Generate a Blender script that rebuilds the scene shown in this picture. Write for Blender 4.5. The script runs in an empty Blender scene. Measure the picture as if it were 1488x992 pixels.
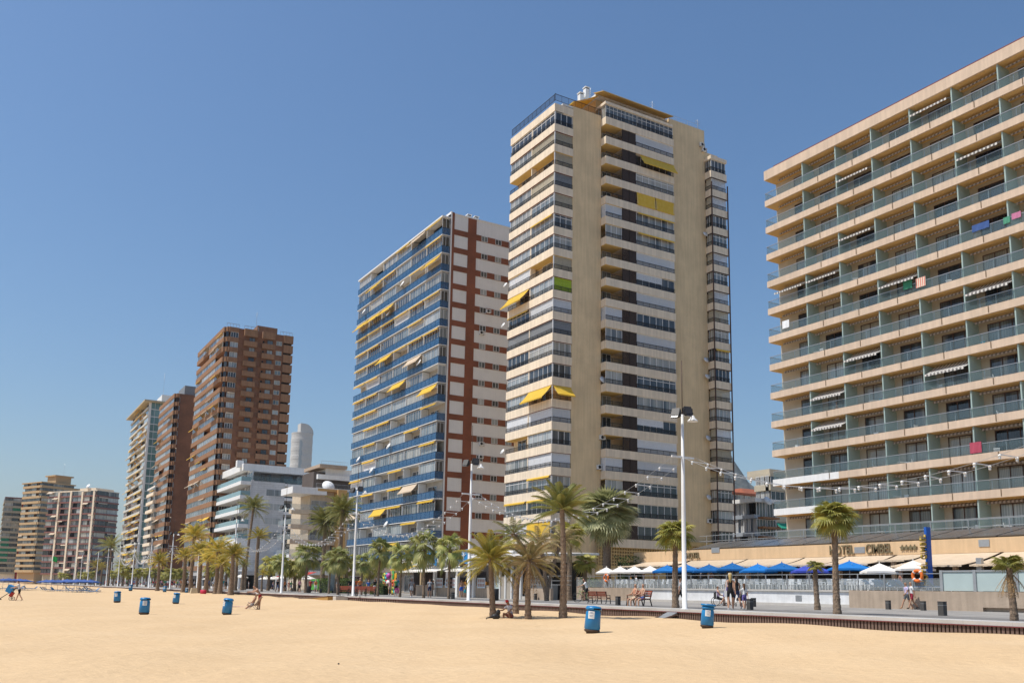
import bpy, bmesh, math, random
from mathutils import Vector, Matrix, Euler
SC = bpy.context.scene
COL = SC.collection
R_ = math.radians
rng = random.Random(7)

# ---------------------------------------------------------------- camera model (world: +Y along the beach, +X inland, z=0 open sand)
F = 1301.0; PX, PY = 744.0, 647.0
PITCH = math.atan(210/1301.0); ROLL = math.atan(.0175); HD = R_(30.6); EYE = 1.6
s_, c_ = math.sin(HD), math.cos(HD); sp_, cp_ = math.sin(PITCH), math.cos(PITCH)
R0 = Vector((c_, -s_, 0)); CF = Vector((s_*cp_, c_*cp_, sp_)); U0 = Vector((-s_*sp_, -c_*sp_, cp_))
CR = R0*math.cos(ROLL)+U0*math.sin(ROLL); CU = U0*math.cos(ROLL)-R0*math.sin(ROLL)
def ray(px, py): return CF+CR*((px-PX)/F)-CU*((py-PY)/F)
def atz(px, py, z=0.0):
    d = ray(px, py); t = (z-EYE)/d.z; return Vector((d.x*t, d.y*t, z))
def atX(px, py, X):
    d = ray(px, py); t = X/d.x; return Vector((X, d.y*t, EYE+d.z*t))
def atY(px, py, Y):
    d = ray(px, py); t = Y/d.y; return Vector((d.x*t, Y, EYE+d.z*t))
def atD(px, py, D):
    d = ray(px, py); return Vector((d.x*D, d.y*D, EYE+d.z*D))
def depth(p): return (Vector(p)-Vector((0, 0, EYE))).dot(CF)
def mpp(p): return depth(p)/F          # metres per photo pixel at a point

def sstep(a, b, x):
    t = min(1, max(0, (x-a)/(b-a))); return t*t*(3-2*t)
def sandz(x, y):
    near = .38*sstep(14, 29.5, x)
    u = .05*math.sin(x*.55+.3*y)*math.sin(y*.31+1.3)+.03*math.sin(x*1.3-y*.7)+.035*math.sin(.23*x+.11*y)
    return near+u*(.55+.45*sstep(3, 12, math.hypot(x, y)))
def atsand(px, py):
    z = 0
    for _ in range(12):
        p = atz(px, py, z); z = sandz(p.x, p.y)
    return Vector((p.x, p.y, sandz(p.x, p.y)))

# ---------------------------------------------------------------- object helpers
def tag(o, label=None, cat=None, group=None, kind=None):
    if label: o['label'] = label
    if cat: o['category'] = cat
    if group: o['group'] = group
    if kind: o['kind'] = kind
    return o
def thing(name, label, cat, loc=(0, 0, 0), rz=0, group=None, scale=None):
    o = bpy.data.objects.new(name, None); COL.objects.link(o)
    o.empty_display_size = .3
    o.location = loc; o.rotation_euler = (0, 0, rz)
    if scale: o.scale = (scale,)*3 if not hasattr(scale, '__len__') else scale
    return tag(o, label, cat, group)
def link(name, me, parent=None, loc=(0, 0, 0), rz=0, rot=None):
    o = bpy.data.objects.new(name, me); COL.objects.link(o)
    if parent: o.parent = parent; KID.setdefault(parent.name, []).append(o)
    o.location = loc; o.rotation_euler = rot if rot else (0, 0, rz)
    return o
def copy_tree(o, parent=None):
    c = o.copy(); COL.objects.link(c)
    if parent is not None: c.parent = parent; KID.setdefault(parent.name, []).append(c)
    for ch in list(KIDS(o)): copy_tree(ch, c)
    return c
KID = {}
def KIDS(o): return KID.get(o.name, [])
def dup(root, loc, rz=0, label=None, group=None, scale=None):
    c = copy_tree(root); c.location = loc; c.rotation_euler = (0, 0, rz)
    if scale: c.scale = (scale,)*3 if not hasattr(scale, '__len__') else scale
    if label: c['label'] = label
    if group: c['group'] = group
    return c

class MB:
    def __init__(s): s.v = []; s.f = []; s.m = []; s.sm = []
    def add(s, vs, fs, m=0, smooth=False):
        b = len(s.v); s.v += [tuple(v) for v in vs]
        for f in fs:
            s.f.append([b+i for i in f]); s.m.append(m); s.sm.append(smooth)
        return s
    def box(s, x0, x1, y0, y1, z0, z1, m=0):
        if x0 > x1: x0, x1 = x1, x0
        if y0 > y1: y0, y1 = y1, y0
        if z0 > z1: z0, z1 = z1, z0
        return s.add([(x0, y0, z0), (x1, y0, z0), (x1, y1, z0), (x0, y1, z0), (x0, y0, z1), (x1, y0, z1), (x1, y1, z1), (x0, y1, z1)],
              [(0, 3, 2, 1), (4, 5, 6, 7), (0, 1, 5, 4), (1, 2, 6, 5), (2, 3, 7, 6), (3, 0, 4, 7)], m)
    def hexa(s, b, t, m=0):   # four bottom corners, four top corners
        return s.add(list(b)+list(t), [(0, 3, 2, 1), (4, 5, 6, 7), (0, 1, 5, 4), (1, 2, 6, 5), (2, 3, 7, 6), (3, 0, 4, 7)], m)
    def tbox(s, c, h, M=None, m=0):
        vs = [Vector((sx*h[0], sy*h[1], sz*h[2])) for sz in (-1, 1) for sx, sy in ((-1, -1), (1, -1), (1, 1), (-1, 1))]
        if M: vs = [M @ v for v in vs]
        vs = [v+Vector(c) for v in vs]
        return s.hexa(vs[:4], vs[4:], m)
    def bar(s, a, b, w, h=None, m=0):   # square bar between two points
        a, b = Vector(a), Vector(b); h = h or w
        d = (b-a); L = d.length
        if L < 1e-6: return s
        q = d.to_track_quat('X', 'Z').to_matrix()
        return s.tbox((a+b)/2, (L/2, w/2, h/2), q, m)
    def tube(s, pts, r, n=6, m=0, caps=True, smooth=True):
        pts = [Vector(p) for p in pts]; rs = r if hasattr(r, '__len__') else [r]*len(pts)
        vs = []; fs = []; prev = None
        for i, p in enumerate(pts):
            d = (pts[min(i+1, len(pts)-1)]-pts[max(i-1, 0)]).normalized()
            if prev is None: x = d.orthogonal().normalized()
            else:
                x = prev-d*prev.dot(d); x = x.normalized() if x.length > 1e-6 else d.orthogonal().normalized()
            prev = x; y = d.cross(x)
            for k in range(n):
                a = 2*math.pi*k/n; vs.append(p+(x*math.cos(a)+y*math.sin(a))*rs[i])
        for i in range(len(pts)-1):
            for k in range(n):
                k2 = (k+1) % n; fs.append((i*n+k, i*n+k2, (i+1)*n+k2, (i+1)*n+k))
        if caps: fs.append(tuple(range(n))[::-1]); fs.append(tuple((len(pts)-1)*n+k for k in range(n)))
        return s.add(vs, fs, m, smooth)
    def lathe(s, prof, n=16, m=0, c=(0, 0, 0), M=None, smooth=True, caps=True):
        vs = []; fs = []
        for r, z in prof:
            for k in range(n):
                a = 2*math.pi*k/n; v = Vector((r*math.cos(a), r*math.sin(a), z))
                if M: v = M @ v
                vs.append(v+Vector(c))
        for i in range(len(prof)-1):
            for k in range(n):
                k2 = (k+1) % n; fs.append((i*n+k, i*n+k2, (i+1)*n+k2, (i+1)*n+k))
        if caps:
            if prof[0][0] > 1e-4: fs.append(tuple(range(n))[::-1])
            if prof[-1][0] > 1e-4: fs.append(tuple((len(prof)-1)*n+k for k in range(n)))
        return s.add(vs, fs, m, smooth)
    def ball(s, c, r, m=0, n=10, k=6):
        r = r if hasattr(r, '__len__') else (r, r, r)
        prof = [(max(1e-5, math.sin(math.pi*i/k)), -math.cos(math.pi*i/k)) for i in range(k+1)]
        return s.lathe(prof, n, m, c, Matrix.Diagonal(r), True, False)
    def mesh(s, name, mats):
        me = bpy.data.meshes.new(name); me.from_pydata(s.v, [], s.f); 
        for x in (mats if isinstance(mats, (list, tuple)) else [mats]): me.materials.append(x)
        me.polygons.foreach_set('material_index', s.m)
        me.polygons.foreach_set('use_smooth', s.sm)
        me.update(); return me
    def build(s, name, mats, parent=None, off=None, loc=(0, 0, 0), rz=0):
        if off is not None:
            s.v = [(v[0]-off[0], v[1]-off[1], v[2]-off[2]) for v in s.v]
        return link(name, s.mesh(name, mats), parent, loc, rz)

# ---------------------------------------------------------------- materials
def node_mat(name):
    m = bpy.data.materials.new(name); m.use_nodes = True
    nt = m.node_tree; nt.nodes.clear()
    out = nt.nodes.new('ShaderNodeOutputMaterial'); p = nt.nodes.new('ShaderNodeBsdfPrincipled')
    nt.links.new(p.outputs[0], out.inputs[0])
    return m, nt, p, out
def N(nt, typ, **kw):
    n = nt.nodes.new(typ)
    for k, v in kw.items():
        if k.startswith('i_'): n.inputs[k[2:].replace('_', ' ')].default_value = v
        else: setattr(n, k, v)
    return n
def c4(c): return (c[0], c[1], c[2], 1)
def mixrgb(nt, fac, a, b, blend='MIX'):
    n = N(nt, 'ShaderNodeMix', data_type='RGBA', blend_type=blend)
    for key, val in ((0, fac), (6, a), (7, b)):
        if hasattr(val, 'node'): nt.links.new(val, n.inputs[key])
        elif hasattr(val, '__len__'): n.inputs[key].default_value = c4(val)
        else: n.inputs[key].default_value = val
    return n.outputs[2]
def ramp(nt, fac, stops):
    r = N(nt, 'ShaderNodeValToRGB'); e = r.color_ramp.elements
    while len(e) < len(stops): e.new(.5)
    for el, (p, c) in zip(e, stops): el.position = p; el.color = c4(c) if hasattr(c, '__len__') else (c, c, c, 1)
    nt.links.new(fac, r.inputs[0]); return r.outputs[0]
def M_(name, col, rough=.7, var=.12, scale=1.2, streak=0, bump=0, bscale=8, metal=0, rnd=0, spec=.3, grime=0):
    """painted / rendered surface: two noises vary the colour, optional rain streaks, bump and per-object variation"""
    m, nt, p, out = node_mat(name)
    tc = N(nt, 'ShaderNodeTexCoord')
    n1 = N(nt, 'ShaderNodeTexNoise', i_Scale=scale, i_Detail=6.0, i_Roughness=.6)
    nt.links.new(tc.outputs['Object'], n1.inputs['Vector'])
    f = ramp(nt, n1.outputs['Fac'], [(.3, 1-var), (.7, 1+var*.6)])
    cc = mixrgb(nt, 1.0, col, f, 'MULTIPLY')
    if streak:
        mp = N(nt, 'ShaderNodeMapping'); mp.inputs['Scale'].default_value = (2.2, 2.2, .12)
        nt.links.new(tc.outputs['Object'], mp.inputs[0])
        n2 = N(nt, 'ShaderNodeTexNoise', i_Scale=1.4, i_Detail=5.0); nt.links.new(mp.outputs[0], n2.inputs['Vector'])
        f2 = ramp(nt, n2.outputs['Fac'], [(.42, 1-streak), (.6, 1.0)])
        cc = mixrgb(nt, 1.0, cc, f2, 'MULTIPLY')
    if grime:
        n3 = N(nt, 'ShaderNodeTexNoise', i_Scale=.35, i_Detail=8.0); nt.links.new(tc.outputs['Object'], n3.inputs['Vector'])
        cc = mixrgb(nt, 1.0, cc, ramp(nt, n3.outputs['Fac'], [(.4, 1-grime), (.62, 1.0)]), 'MULTIPLY')
    if rnd:
        oi = N(nt, 'ShaderNodeObjectInfo')
        f3 = ramp(nt, oi.outputs['Random'], [(0, 1-rnd), (1, 1+rnd)])
        cc = mixrgb(nt, 1.0, cc, f3, 'MULTIPLY')
    nt.links.new(cc, p.inputs['Base Color'])
    p.inputs['Roughness'].default_value = rough; p.inputs['Metallic'].default_value = metal
    p.inputs['Specular IOR Level'].default_value = spec
    if bump:
        nb = N(nt, 'ShaderNodeTexNoise', i_Scale=bscale, i_Detail=5.0); nt.links.new(tc.outputs['Object'], nb.inputs['Vector'])
        b = N(nt, 'ShaderNodeBump', i_Strength=bump, i_Distance=.05)
        nt.links.new(nb.outputs['Fac'], b.inputs['Height']); nt.links.new(b.outputs[0], p.inputs['Normal'])
    return m
def brick_mat(name, c1, c2, mortar, w=.5, h=.14, axis='x', ms=.012):
    m, nt, p, out = node_mat(name)
    tc = N(nt, 'ShaderNodeTexCoord'); sx = N(nt, 'ShaderNodeSeparateXYZ'); nt.links.new(tc.outputs['Object'], sx.inputs[0])
    ad = N(nt, 'ShaderNodeMath', operation='ADD'); nt.links.new(sx.outputs[0], ad.inputs[0]); nt.links.new(sx.outputs[1], ad.inputs[1])
    cb = N(nt, 'ShaderNodeCombineXYZ'); nt.links.new(ad.outputs[0], cb.inputs[0]); nt.links.new(sx.outputs[2], cb.inputs[1])
    bt = N(nt, 'ShaderNodeTexBrick', i_Scale=1.0); bt.inputs['Brick Width'].default_value = w; bt.inputs['Row Height'].default_value = h
    bt.inputs['Mortar Size'].default_value = ms
    bt.inputs['Color1'].default_value = c4(c1); bt.inputs['Color2'].default_value = c4(c2); bt.inputs['Mortar'].default_value = c4(mortar)
    nt.links.new(cb.outputs[0], bt.inputs['Vector'])
    n1 = N(nt, 'ShaderNodeTexNoise', i_Scale=.25, i_Detail=7.0); nt.links.new(tc.outputs['Object'], n1.inputs['Vector'])
    cc = mixrgb(nt, 1.0, bt.outputs['Color'], ramp(nt, n1.outputs['Fac'], [(.35, .78), (.65, 1.12)]), 'MULTIPLY')
    nt.links.new(cc, p.inputs['Base Color']); p.inputs['Roughness'].default_value = .85
    b = N(nt, 'ShaderNodeBump', i_Strength=.3, i_Distance=.02); nt.links.new(bt.outputs['Fac'], b.inputs['Height']); b.invert = True
    nt.links.new(b.outputs[0], p.inputs['Normal'])
    return m
def glass_mat(name, stops, rough=.06, fold=14, spec=.6, tint=(1, 1, 1)):
    """window pane: what hangs behind it (dark room, net curtain, blind) differs per window; folds run vertically"""
    m, nt, p, out = node_mat(name)
    oi = N(nt, 'ShaderNodeObjectInfo'); tc = N(nt, 'ShaderNodeTexCoord')
    n0 = N(nt, 'ShaderNodeTexNoise', noise_dimensions='4D', i_Scale=.9, i_Detail=1.0)
    mp = N(nt, 'ShaderNodeMapping'); mp.inputs['Scale'].default_value = (1, 1, .06); nt.links.new(tc.outputs['Object'], mp.inputs[0])
    ml = N(nt, 'ShaderNodeMath', operation='MULTIPLY'); ml.inputs[1].default_value = 57.0
    nt.links.new(oi.outputs['Random'], ml.inputs[0]); nt.links.new(ml.outputs[0], n0.inputs['W']); nt.links.new(mp.outputs[0], n0.inputs['Vector'])
    mx = N(nt, 'ShaderNodeMath', operation='MULTIPLY_ADD'); mx.inputs[1].default_value = .62
    mr = N(nt, 'ShaderNodeMath', operation='MULTIPLY'); mr.inputs[1].default_value = .42; nt.links.new(oi.outputs['Random'], mr.inputs[0])
    nt.links.new(n0.outputs['Fac'], mx.inputs[0]); nt.links.new(mr.outputs[0], mx.inputs[2])
    base = ramp(nt, mx.outputs[0], stops)
    w = N(nt, 'ShaderNodeTexWave', wave_type='BANDS', bands_direction='X', i_Scale=fold*.1, i_Distortion=2.5, i_Detail=2.0)
    w.inputs['Detail Scale'].default_value = .8
    nt.links.new(mp.outputs[0], w.inputs['Vector'])
    cc = mixrgb(nt, 1.0, base, ramp(nt, w.outputs['Fac'], [(0, .72), (1, 1.1)]), 'MULTIPLY')
    cc = mixrgb(nt, 1.0, cc, tint, 'MULTIPLY')
    nt.links.new(cc, p.inputs['Base Color']); p.inputs['Roughness'].default_value = rough
    p.inputs['Specular IOR Level'].default_value = spec; p.inputs['Coat Weight'].default_value = .25; p.inputs['Coat Roughness'].default_value = .03
    return m
def clear_mat(name, tint, op=.35, rough=.05):
    """thin tinted sheet of glass: partly see-through with a sky reflection"""
    m, nt, p, out = node_mat(name)
    tr = N(nt, 'ShaderNodeBsdfTransparent'); tr.inputs[0].default_value = c4([.84+.16*t for t in tint])
    p.inputs['Base Color'].default_value = c4(tint); p.inputs['Roughness'].default_value = rough; p.inputs['Specular IOR Level'].default_value = .7
    mix = N(nt, 'ShaderNodeMixShader'); mix.inputs[0].default_value = op
    nt.links.new(tr.outputs[0], mix.inputs[1]); nt.links.new(p.outputs[0], mix.inputs[2]); nt.links.new(mix.outputs[0], out.inputs[0])
    return m
def leaf_mat(name, c_a, c_b, rnd=.25, scale=1.5):
    m, nt, p, out = node_mat(name)
    tc = N(nt, 'ShaderNodeTexCoord'); oi = N(nt, 'ShaderNodeObjectInfo')
    n1 = N(nt, 'ShaderNodeTexNoise', i_Scale=scale, i_Detail=4.0); nt.links.new(tc.outputs['Object'], n1.inputs['Vector'])
    cc = ramp(nt, n1.outputs['Fac'], [(.35, c_a), (.65, c_b)])
    cc = mixrgb(nt, 1.0, cc, ramp(nt, oi.outputs['Random'], [(0, 1-rnd), (1, 1+rnd)]), 'MULTIPLY')
    nt.links.new(cc, p.inputs['Base Color']); p.inputs['Roughness'].default_value = .5; p.inputs['Specular IOR Level'].default_value = .35
    t = N(nt, 'ShaderNodeBsdfTranslucent'); nt.links.new(cc, t.inputs[0])
    mix = N(nt, 'ShaderNodeMixShader'); mix.inputs[0].default_value = .28
    nt.links.new(p.outputs[0], mix.inputs[1]); nt.links.new(t.outputs[0], mix.inputs[2]); nt.links.new(mix.outputs[0], out.inputs[0])
    return m
def stripe_mat(name, a, b, per=.3, axis=0, rough=.8):
    m, nt, p, out = node_mat(name)
    tc = N(nt, 'ShaderNodeTexCoord'); sx = N(nt, 'ShaderNodeSeparateXYZ'); nt.links.new(tc.outputs['Object'], sx.inputs[0])
    md = N(nt, 'ShaderNodeMath', operation='PINGPONG'); md.inputs[1].default_value = per; nt.links.new(sx.outputs[axis], md.inputs[0])
    g = N(nt, 'ShaderNodeMath', operation='GREATER_THAN'); g.inputs[1].default_value = per/2; nt.links.new(md.outputs[0], g.inputs[0])
    nt.links.new(mixrgb(nt, g.outputs[0], a, b), p.inputs['Base Color']); p.inputs['Roughness'].default_value = rough
    return m

DARK = (.012, .013, .016)
MT = dict(
  cream=M_('cream_render', (.80, .61, .37), .8, .07, .5, streak=.08, grime=.09, bump=.25, bscale=3),  # wall streaks and grime, deepened to stand in for faint caustic light
  creamband=M_('cream_band_sunlit', (.82, .69, .53), .75, .06, 1.4, streak=.12),  # same cream paint as the wall, with sunlit paleness put into the colour
  tan=M_('hotel_band_paint', (.66, .51, .385), .75, .07, .8, streak=.10, grime=.08),
  fascia=M_('podium_render', (.66, .46, .27), .8, .06, 1.0, streak=.08),
  beigewall=M_('beige_wall', (.48, .43, .345), .8, .08, 1.2),
  white=M_('white_paint', (.76, .76, .75), .55, .05, 1.5, streak=.06),
  whiteband=M_('white_band', (.76, .74, .71), .7, .06, 1.2, streak=.12),
  whitewall=M_('white_wall', (.77, .755, .74), .7, .05, .6, streak=.03),
  shutter=M_('white_shutter', (.70, .71, .73), .5, .05, 2, rnd=.1),
  creamblind=M_('cream_blind', (.50, .44, .33), .7, .1, 2, rnd=.15),
  greyblind=M_('grey_blind', (.27, .28, .29), .5, .15, 3, rnd=.2),
  louvre=M_('brown_louvre', (.060, .038, .028), .6, .25, 3, rnd=.2),
  iron=M_('dark_iron', (.030, .028, .028), .5, .2, 3),
  steel=M_('steel', (.42, .43, .44), .35, .1, 3, metal=.6),
  alu=M_('white_alu', (.62, .62, .62), .4, .05, 3),
  brownpost=M_('brown_post', (.075, .040, .032), .6, .1, 2),
  yellow=leaf_mat('yellow_canvas', (.84, .55, .05), (.88, .60, .08), .1, 2),
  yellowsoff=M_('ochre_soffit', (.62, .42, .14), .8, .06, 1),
  lime=M_('lime_blind', (.42, .56, .04), .6, .08, 2),
  creamcan=leaf_mat('cream_canvas', (.72, .58, .42), (.78, .64, .48), .08, 2),
  bluepanel=clear_mat('blue_railing_glass', (.04, .135, .29), .60, .12),
  redbrick=brick_mat('red_brick', (.27, .085, .036), (.23, .07, .03), (.20, .08, .045)),
  brownbrick=brick_mat('brown_brick', (.25, .108, .052), (.21, .088, .042), (.19, .10, .055), .6, .2),
  brownband=M_('brown_band', (.29, .155, .082), .8, .1, 1.5, streak=.15, rnd=.06),
  divider=leaf_mat('grey_green_partition', (.44, .56, .53), (.48, .60, .56), .05, 1),
  glassrail=clear_mat('balcony_glass', (.30, .42, .45), .11, .04),
  clearrail=clear_mat('terrace_glass', (.50, .55, .56), .20, .06),
  frost=M_('frosted_screen', (.40, .48, .47), .35, .06, 1),
  win=glass_mat('window_glass', [(.28, (.018, .021, .026)), (.44, (.07, .08, .09)), (.54, (.24, .25, .24)), (.72, (.44, .42, .37))]),
  wincool=glass_mat('window_glass_curtained', [(.28, (.07, .085, .095)), (.46, (.20, .235, .25)), (.72, (.44, .46, .46))]),
  windark=glass_mat('window_glass_dark', [(.3, (.016, .018, .022)), (.58, (.045, .05, .058)), (.78, (.15, .15, .14))]),
  door=glass_mat('sliding_door_glass', [(.30, (.014, .016, .02)), (.46, (.05, .058, .07)), (.52, (.22, .22, .20)), (.78, (.38, .36, .30))], fold=22),
  dark=M_('dark_void', (.012, .011, .010), .9, .2, 2),
  woodred=M_('red_bench_wood', (.26, .06, .03), .5, .2, 4),
  wallwood=M_('seawall_slats', (.155, .105, .085), .75, .2, 1.5, rnd=0),
  curb=M_('pale_kerb', (.48, .45, .41), .8, .1, 1.5),
  maroon=M_('maroon_edge', (.17, .045, .045), .7, .2, 2),
  stone=M_('stone_wall', (.42, .33, .25), .85, .12, 1.2, streak=.12, bump=.2),
  binblue=M_('blue_plastic', (.012, .20, .46), .38, .1, 3, spec=.5, grime=.12),
  binbase=M_('bin_foot', (.075, .05, .035), .7, .3, 6),
  paper=M_('sticker', (.72, .72, .70), .6, .06, 6),
  umbblue=M_('blue_canvas', (.008, .14, .42), .75, .12, 2, rnd=.25),
  umbwhite=M_('white_canvas', (.78, .73, .66), .8, .05, 2),
  plast=M_('white_plastic', (.78, .79, .80), .4, .04, 3),
  orange=M_('orange_float', (.75, .17, .03), .45, .08, 3),
  gold=M_('gold_letter', (.46, .31, .06), .45, .1, 4, metal=.2),
  letter=M_('bronze_letter', (.20, .16, .09), .5, .15, 5, metal=.2),
  signblue=M_('blue_sign', (.015, .10, .42), .4, .05, 2),
  solar=M_('solar_panel', (.085, .085, .085), .25, .25, 1.0, spec=.7),
  trunk=M_('palm_trunk', (.25, .18, .125), .95, .35, 6, bump=1.0, bscale=14),
  boot=M_('palm_boots', (.19, .14, .095), .95, .4, 7, bump=1.0, bscale=10),
  date=leaf_mat('date_frond', (.17, .19, .05), (.33, .30, .085)),
  dategold=leaf_mat('date_frond_golden', (.28, .26, .045), (.58, .42, .07)),
  datedry=leaf_mat('date_frond_dry', (.26, .23, .08), (.50, .36, .17)),
  dead=leaf_mat('dead_frond', (.24, .15, .07), (.42, .27, .12)),
  fan=leaf_mat('fan_leaf', (.16, .20, .055), (.40, .38, .13)),
  fansilver=leaf_mat('fan_leaf_silvery', (.19, .205, .085), (.44, .43, .23)),
  datemid=leaf_mat('date_frond_yellowing', (.20, .20, .045), (.42, .33, .07)),
  fanyel=leaf_mat('fan_leaf_yellowish', (.20, .21, .04), (.46, .39, .085)),
  hedge=leaf_mat('hedge_leaf', (.05, .09, .02), (.17, .21, .05), .2, 4),
)
def CM(name, col, rough=.7, **k):   # small one-off colours
    if name not in MT: MT[name] = M_(name, col, rough, **k)
    return MT[name]
# ================================================================= people (one skinned body each; hair, hat or bag are children)
SKINS = [(.42, .23, .145), (.50, .29, .19), (.30, .155, .09), (.56, .35, .25)]
def cmat(c, r=.8):
    k = 'cloth_%.3f_%.3f_%.3f' % tuple(c)
    if k not in MT: MT[k] = M_(k, c, r, .12, 8)
    return MT[k]
def body_mesh(pose, top='tee', bottom='shorts', female=False, fat=1.0):
    """faces -Y. pose: dict of angles in degrees (hip, knee per leg, shoulder, elbow per arm, lean). materials 0 skin 1 top 2 bottom 3 hair 4 shoes 5 dark"""
    g = lambda k, d=0: R_(pose.get(k, d))
    V = []; E = []; RR = []; reg = []
    def add(p, r, par=None):
        V.append(Vector(p)); RR.append(r if hasattr(r, '__len__') else (r, r)); i = len(V)-1
        if par is not None: E.append((par, i))
        return i
    seg = []     # (a, b, region)
    lean = g('lean'); L = lambda v: Vector(v)
    up = Vector((0, -math.sin(lean), math.cos(lean)))
    pz = pose.get('pz', .93)
    pel = Vector((0, 0, pz)); w = .9 if female else 1.0
    i_p = add(pel, (.155*fat, .115*fat))
    i_w = add(pel+up*.17, (.125*fat*w, .095*fat), i_p); i_c = add(pel+up*.36, (.155*w*fat, .105*fat), i_w); i_s = add(pel+up*.47, (.12*w, .085), i_c); i_n = add(pel+up*.56, (.05, .05), i_s)
    nod = g('nod'); hd = Vector((0, -math.sin(lean+nod), math.cos(lean+nod)))
    hb = V[i_n]+hd*.09+Vector((0, -.015, 0)); i_h = add(hb, (.072, .085), i_n); i_h2 = add(hb+hd*.09, (.078, .097), i_h); i_t = add(hb+hd*.165, (.05, .06), i_h2)
    seg += [(V[i_p], V[i_w], 'pel'), (V[i_w], V[i_s], 'tor'), (V[i_s], V[i_n], 'neck'), (hb, hb+hd*.165, 'head')]
    for sx, k in ((-1, 'l'), (1, 'r')):
        hip = pel+Vector((sx*.095, 0, -.06)); a = g('hip'+k); kn = g('knee'+k); sp = g('spread'+k, 2)*sx
        td = Vector((math.sin(sp), -math.sin(a)*math.cos(sp), -math.cos(a)*math.cos(sp))); kneep = hip+td*.42
        b = a-kn; sd_ = Vector((math.sin(sp)*.5, -math.sin(b), -math.cos(b))).normalized(); ank = kneep+sd_*.41
        i1 = add(hip, (.095*fat, .10*fat), i_p); i1b = add(hip.lerp(kneep, .45), .078*fat, i1); i2 = add(kneep, .056, i1b); i2b = add(kneep.lerp(ank, .35), .058, i2); i3 = add(ank, .038, i2b)
        fb = b+g('foot'+k, 0); fd = Vector((0, -math.cos(fb*.6), -.20-math.sin(fb)*-.4)).normalized() if pose.get('flat') is None else Vector((0, -1, -.12)).normalized()
        i4 = add(ank+Vector((0, .02, -.045)), .035, i3); i5 = add(ank+fd*.15+Vector((0, 0, -.03)), (.042, .026), i3)
        seg += [(hip, kneep, 'thigh'), (kneep, ank, 'shin'), (ank, V[i5], 'foot')]
        sh = V[i_s]+Vector((sx*.185*w, 0, -.02)); a = g('sh'+k); e = g('el'+k); ab = g('ab'+k, 7)*sx
        ud = Vector((math.sin(ab), -math.sin(a)*math.cos(ab), -math.cos(a)*math.cos(ab))); elb = sh+ud*.28
        fa = a+e; inn = -sx*math.sin(g('in'+k, 0)); fd2 = Vector((math.sin(ab)*.6+inn, -math.sin(fa), -math.cos(fa))).normalized(); wr = elb+fd2*.25
        j1 = add(sh, .058*fat, i_s); j2 = add(elb, .040*fat, j1); j3 = add(wr, .026, j2); pm = wr+fd2*.075; j4 = add(pm, (.036, .018), j3)
        seg += [(sh, elb, 'uarm'), (elb, wr, 'farm'), (wr, pm+fd2*.1, 'hand')]
        n = fd2.cross(Vector((sx, 0, 0))).normalized(); crl = Vector((-sx*.5, 0, 0))
        for q, (off, ln) in enumerate(((-.030, .062), (-.010, .076), (.010, .070), (.029, .055))):
            r0 = pm+n*off*.5; f1 = pm+n*off+fd2*ln*.5; f2 = f1+(fd2+crl*.6).normalized()*ln*.5
            k1 = add(pm+n*off+fd2*.012, .009, j4); k2 = add(f1, .0085, k1); add(f2, .007, k2)
        th = wr+fd2*.02+n*.03; k1 = add(th, .011, j3); add(th+(fd2*.7+n*.7).normalized()*.05, .009, k1)
    me = bpy.data.meshes.new('b'); me.from_pydata([tuple(v) for v in V], E, []); o = bpy.data.objects.new('b', me); COL.objects.link(o)
    o.modifiers.new('s', 'SKIN'); ss = o.modifiers.new('d', 'SUBSURF'); ss.levels = 1; ss.render_levels = 1
    for i, sv in enumerate(me.skin_vertices[0].data): sv.radius = RR[i]; sv.use_root = (i == 0)
    dg = bpy.context.evaluated_depsgraph_get(); m2 = bpy.data.meshes.new_from_object(o.evaluated_get(dg)); bpy.data.objects.remove(o)
    # nose, eyes, ears
    f = Vector((0, -math.cos(lean+nod), -math.sin(lean+nod))); side = Vector((1, 0, 0)); hc = hb+hd*.085
    x = MB(); x.v = [tuple(v.co) for v in m2.vertices]; x.f = [list(p.vertices) for p in m2.polygons]; x.m = [0]*len(x.f); x.sm = [True]*len(x.f)
    def region(c):
        best = 9; rg = 'tor'; tt = 0
        for a, b_, r in seg:
            d = b_-a; t = max(0, min(1, (c-a).dot(d)/d.length_squared)); q = (c-a-d*t).length*(.8 if r in ('tor', 'pel') else 1)
            if q < best: best = q; rg = r; tt = t
        return rg, tt
    cut = {'shorts': .62, 'brief': .16, 'skirt': .55, 'trousers': 9, 'long': .8}[bottom]
    for i, fc in enumerate(x.f):
        c = sum((Vector(x.v[k]) for k in fc), Vector())/len(fc); rg, t = region(c); m = 0
        if rg == 'head':
            rel = c-hc; m = 3 if (rel.dot(f) < .012 and rel.dot(hd) > -.055) or rel.dot(hd) > .062 else 0
        elif rg == 'pel': m = 2 if (c-pel).dot(up) < .085 else (1 if top != 'bare' and top != 'bikini' else 0)
        elif rg == 'tor': m = 0 if top == 'bare' else (1 if top != 'bikini' or .2 < t < .62 else 0)
        elif rg == 'uarm': m = 1 if (top == 'tee' and t < .6) else 0
        elif rg == 'thigh': m = 2 if t < cut else 0
        elif rg == 'shin': m = 2 if bottom == 'trousers' else 0
        elif rg == 'foot': m = 4
        x.m[i] = m
    nose = hc+f*.095+hd*-.015; x.add([nose-side*.014+hd*-.02-f*.015, nose+side*.014+hd*-.02-f*.015, nose+hd*.035-f*.02, nose+f*.018+hd*-.015], [(0, 1, 3), (1, 2, 3), (2, 0, 3)], 0)
    for sx in (-1, 1):
        x.ball(hc+f*.078+side*sx*.033+hd*.018, .011, 5, 6, 4); x.ball(hc+side*sx*.083, (.012, .022, .034), 0, 6, 4)
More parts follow.
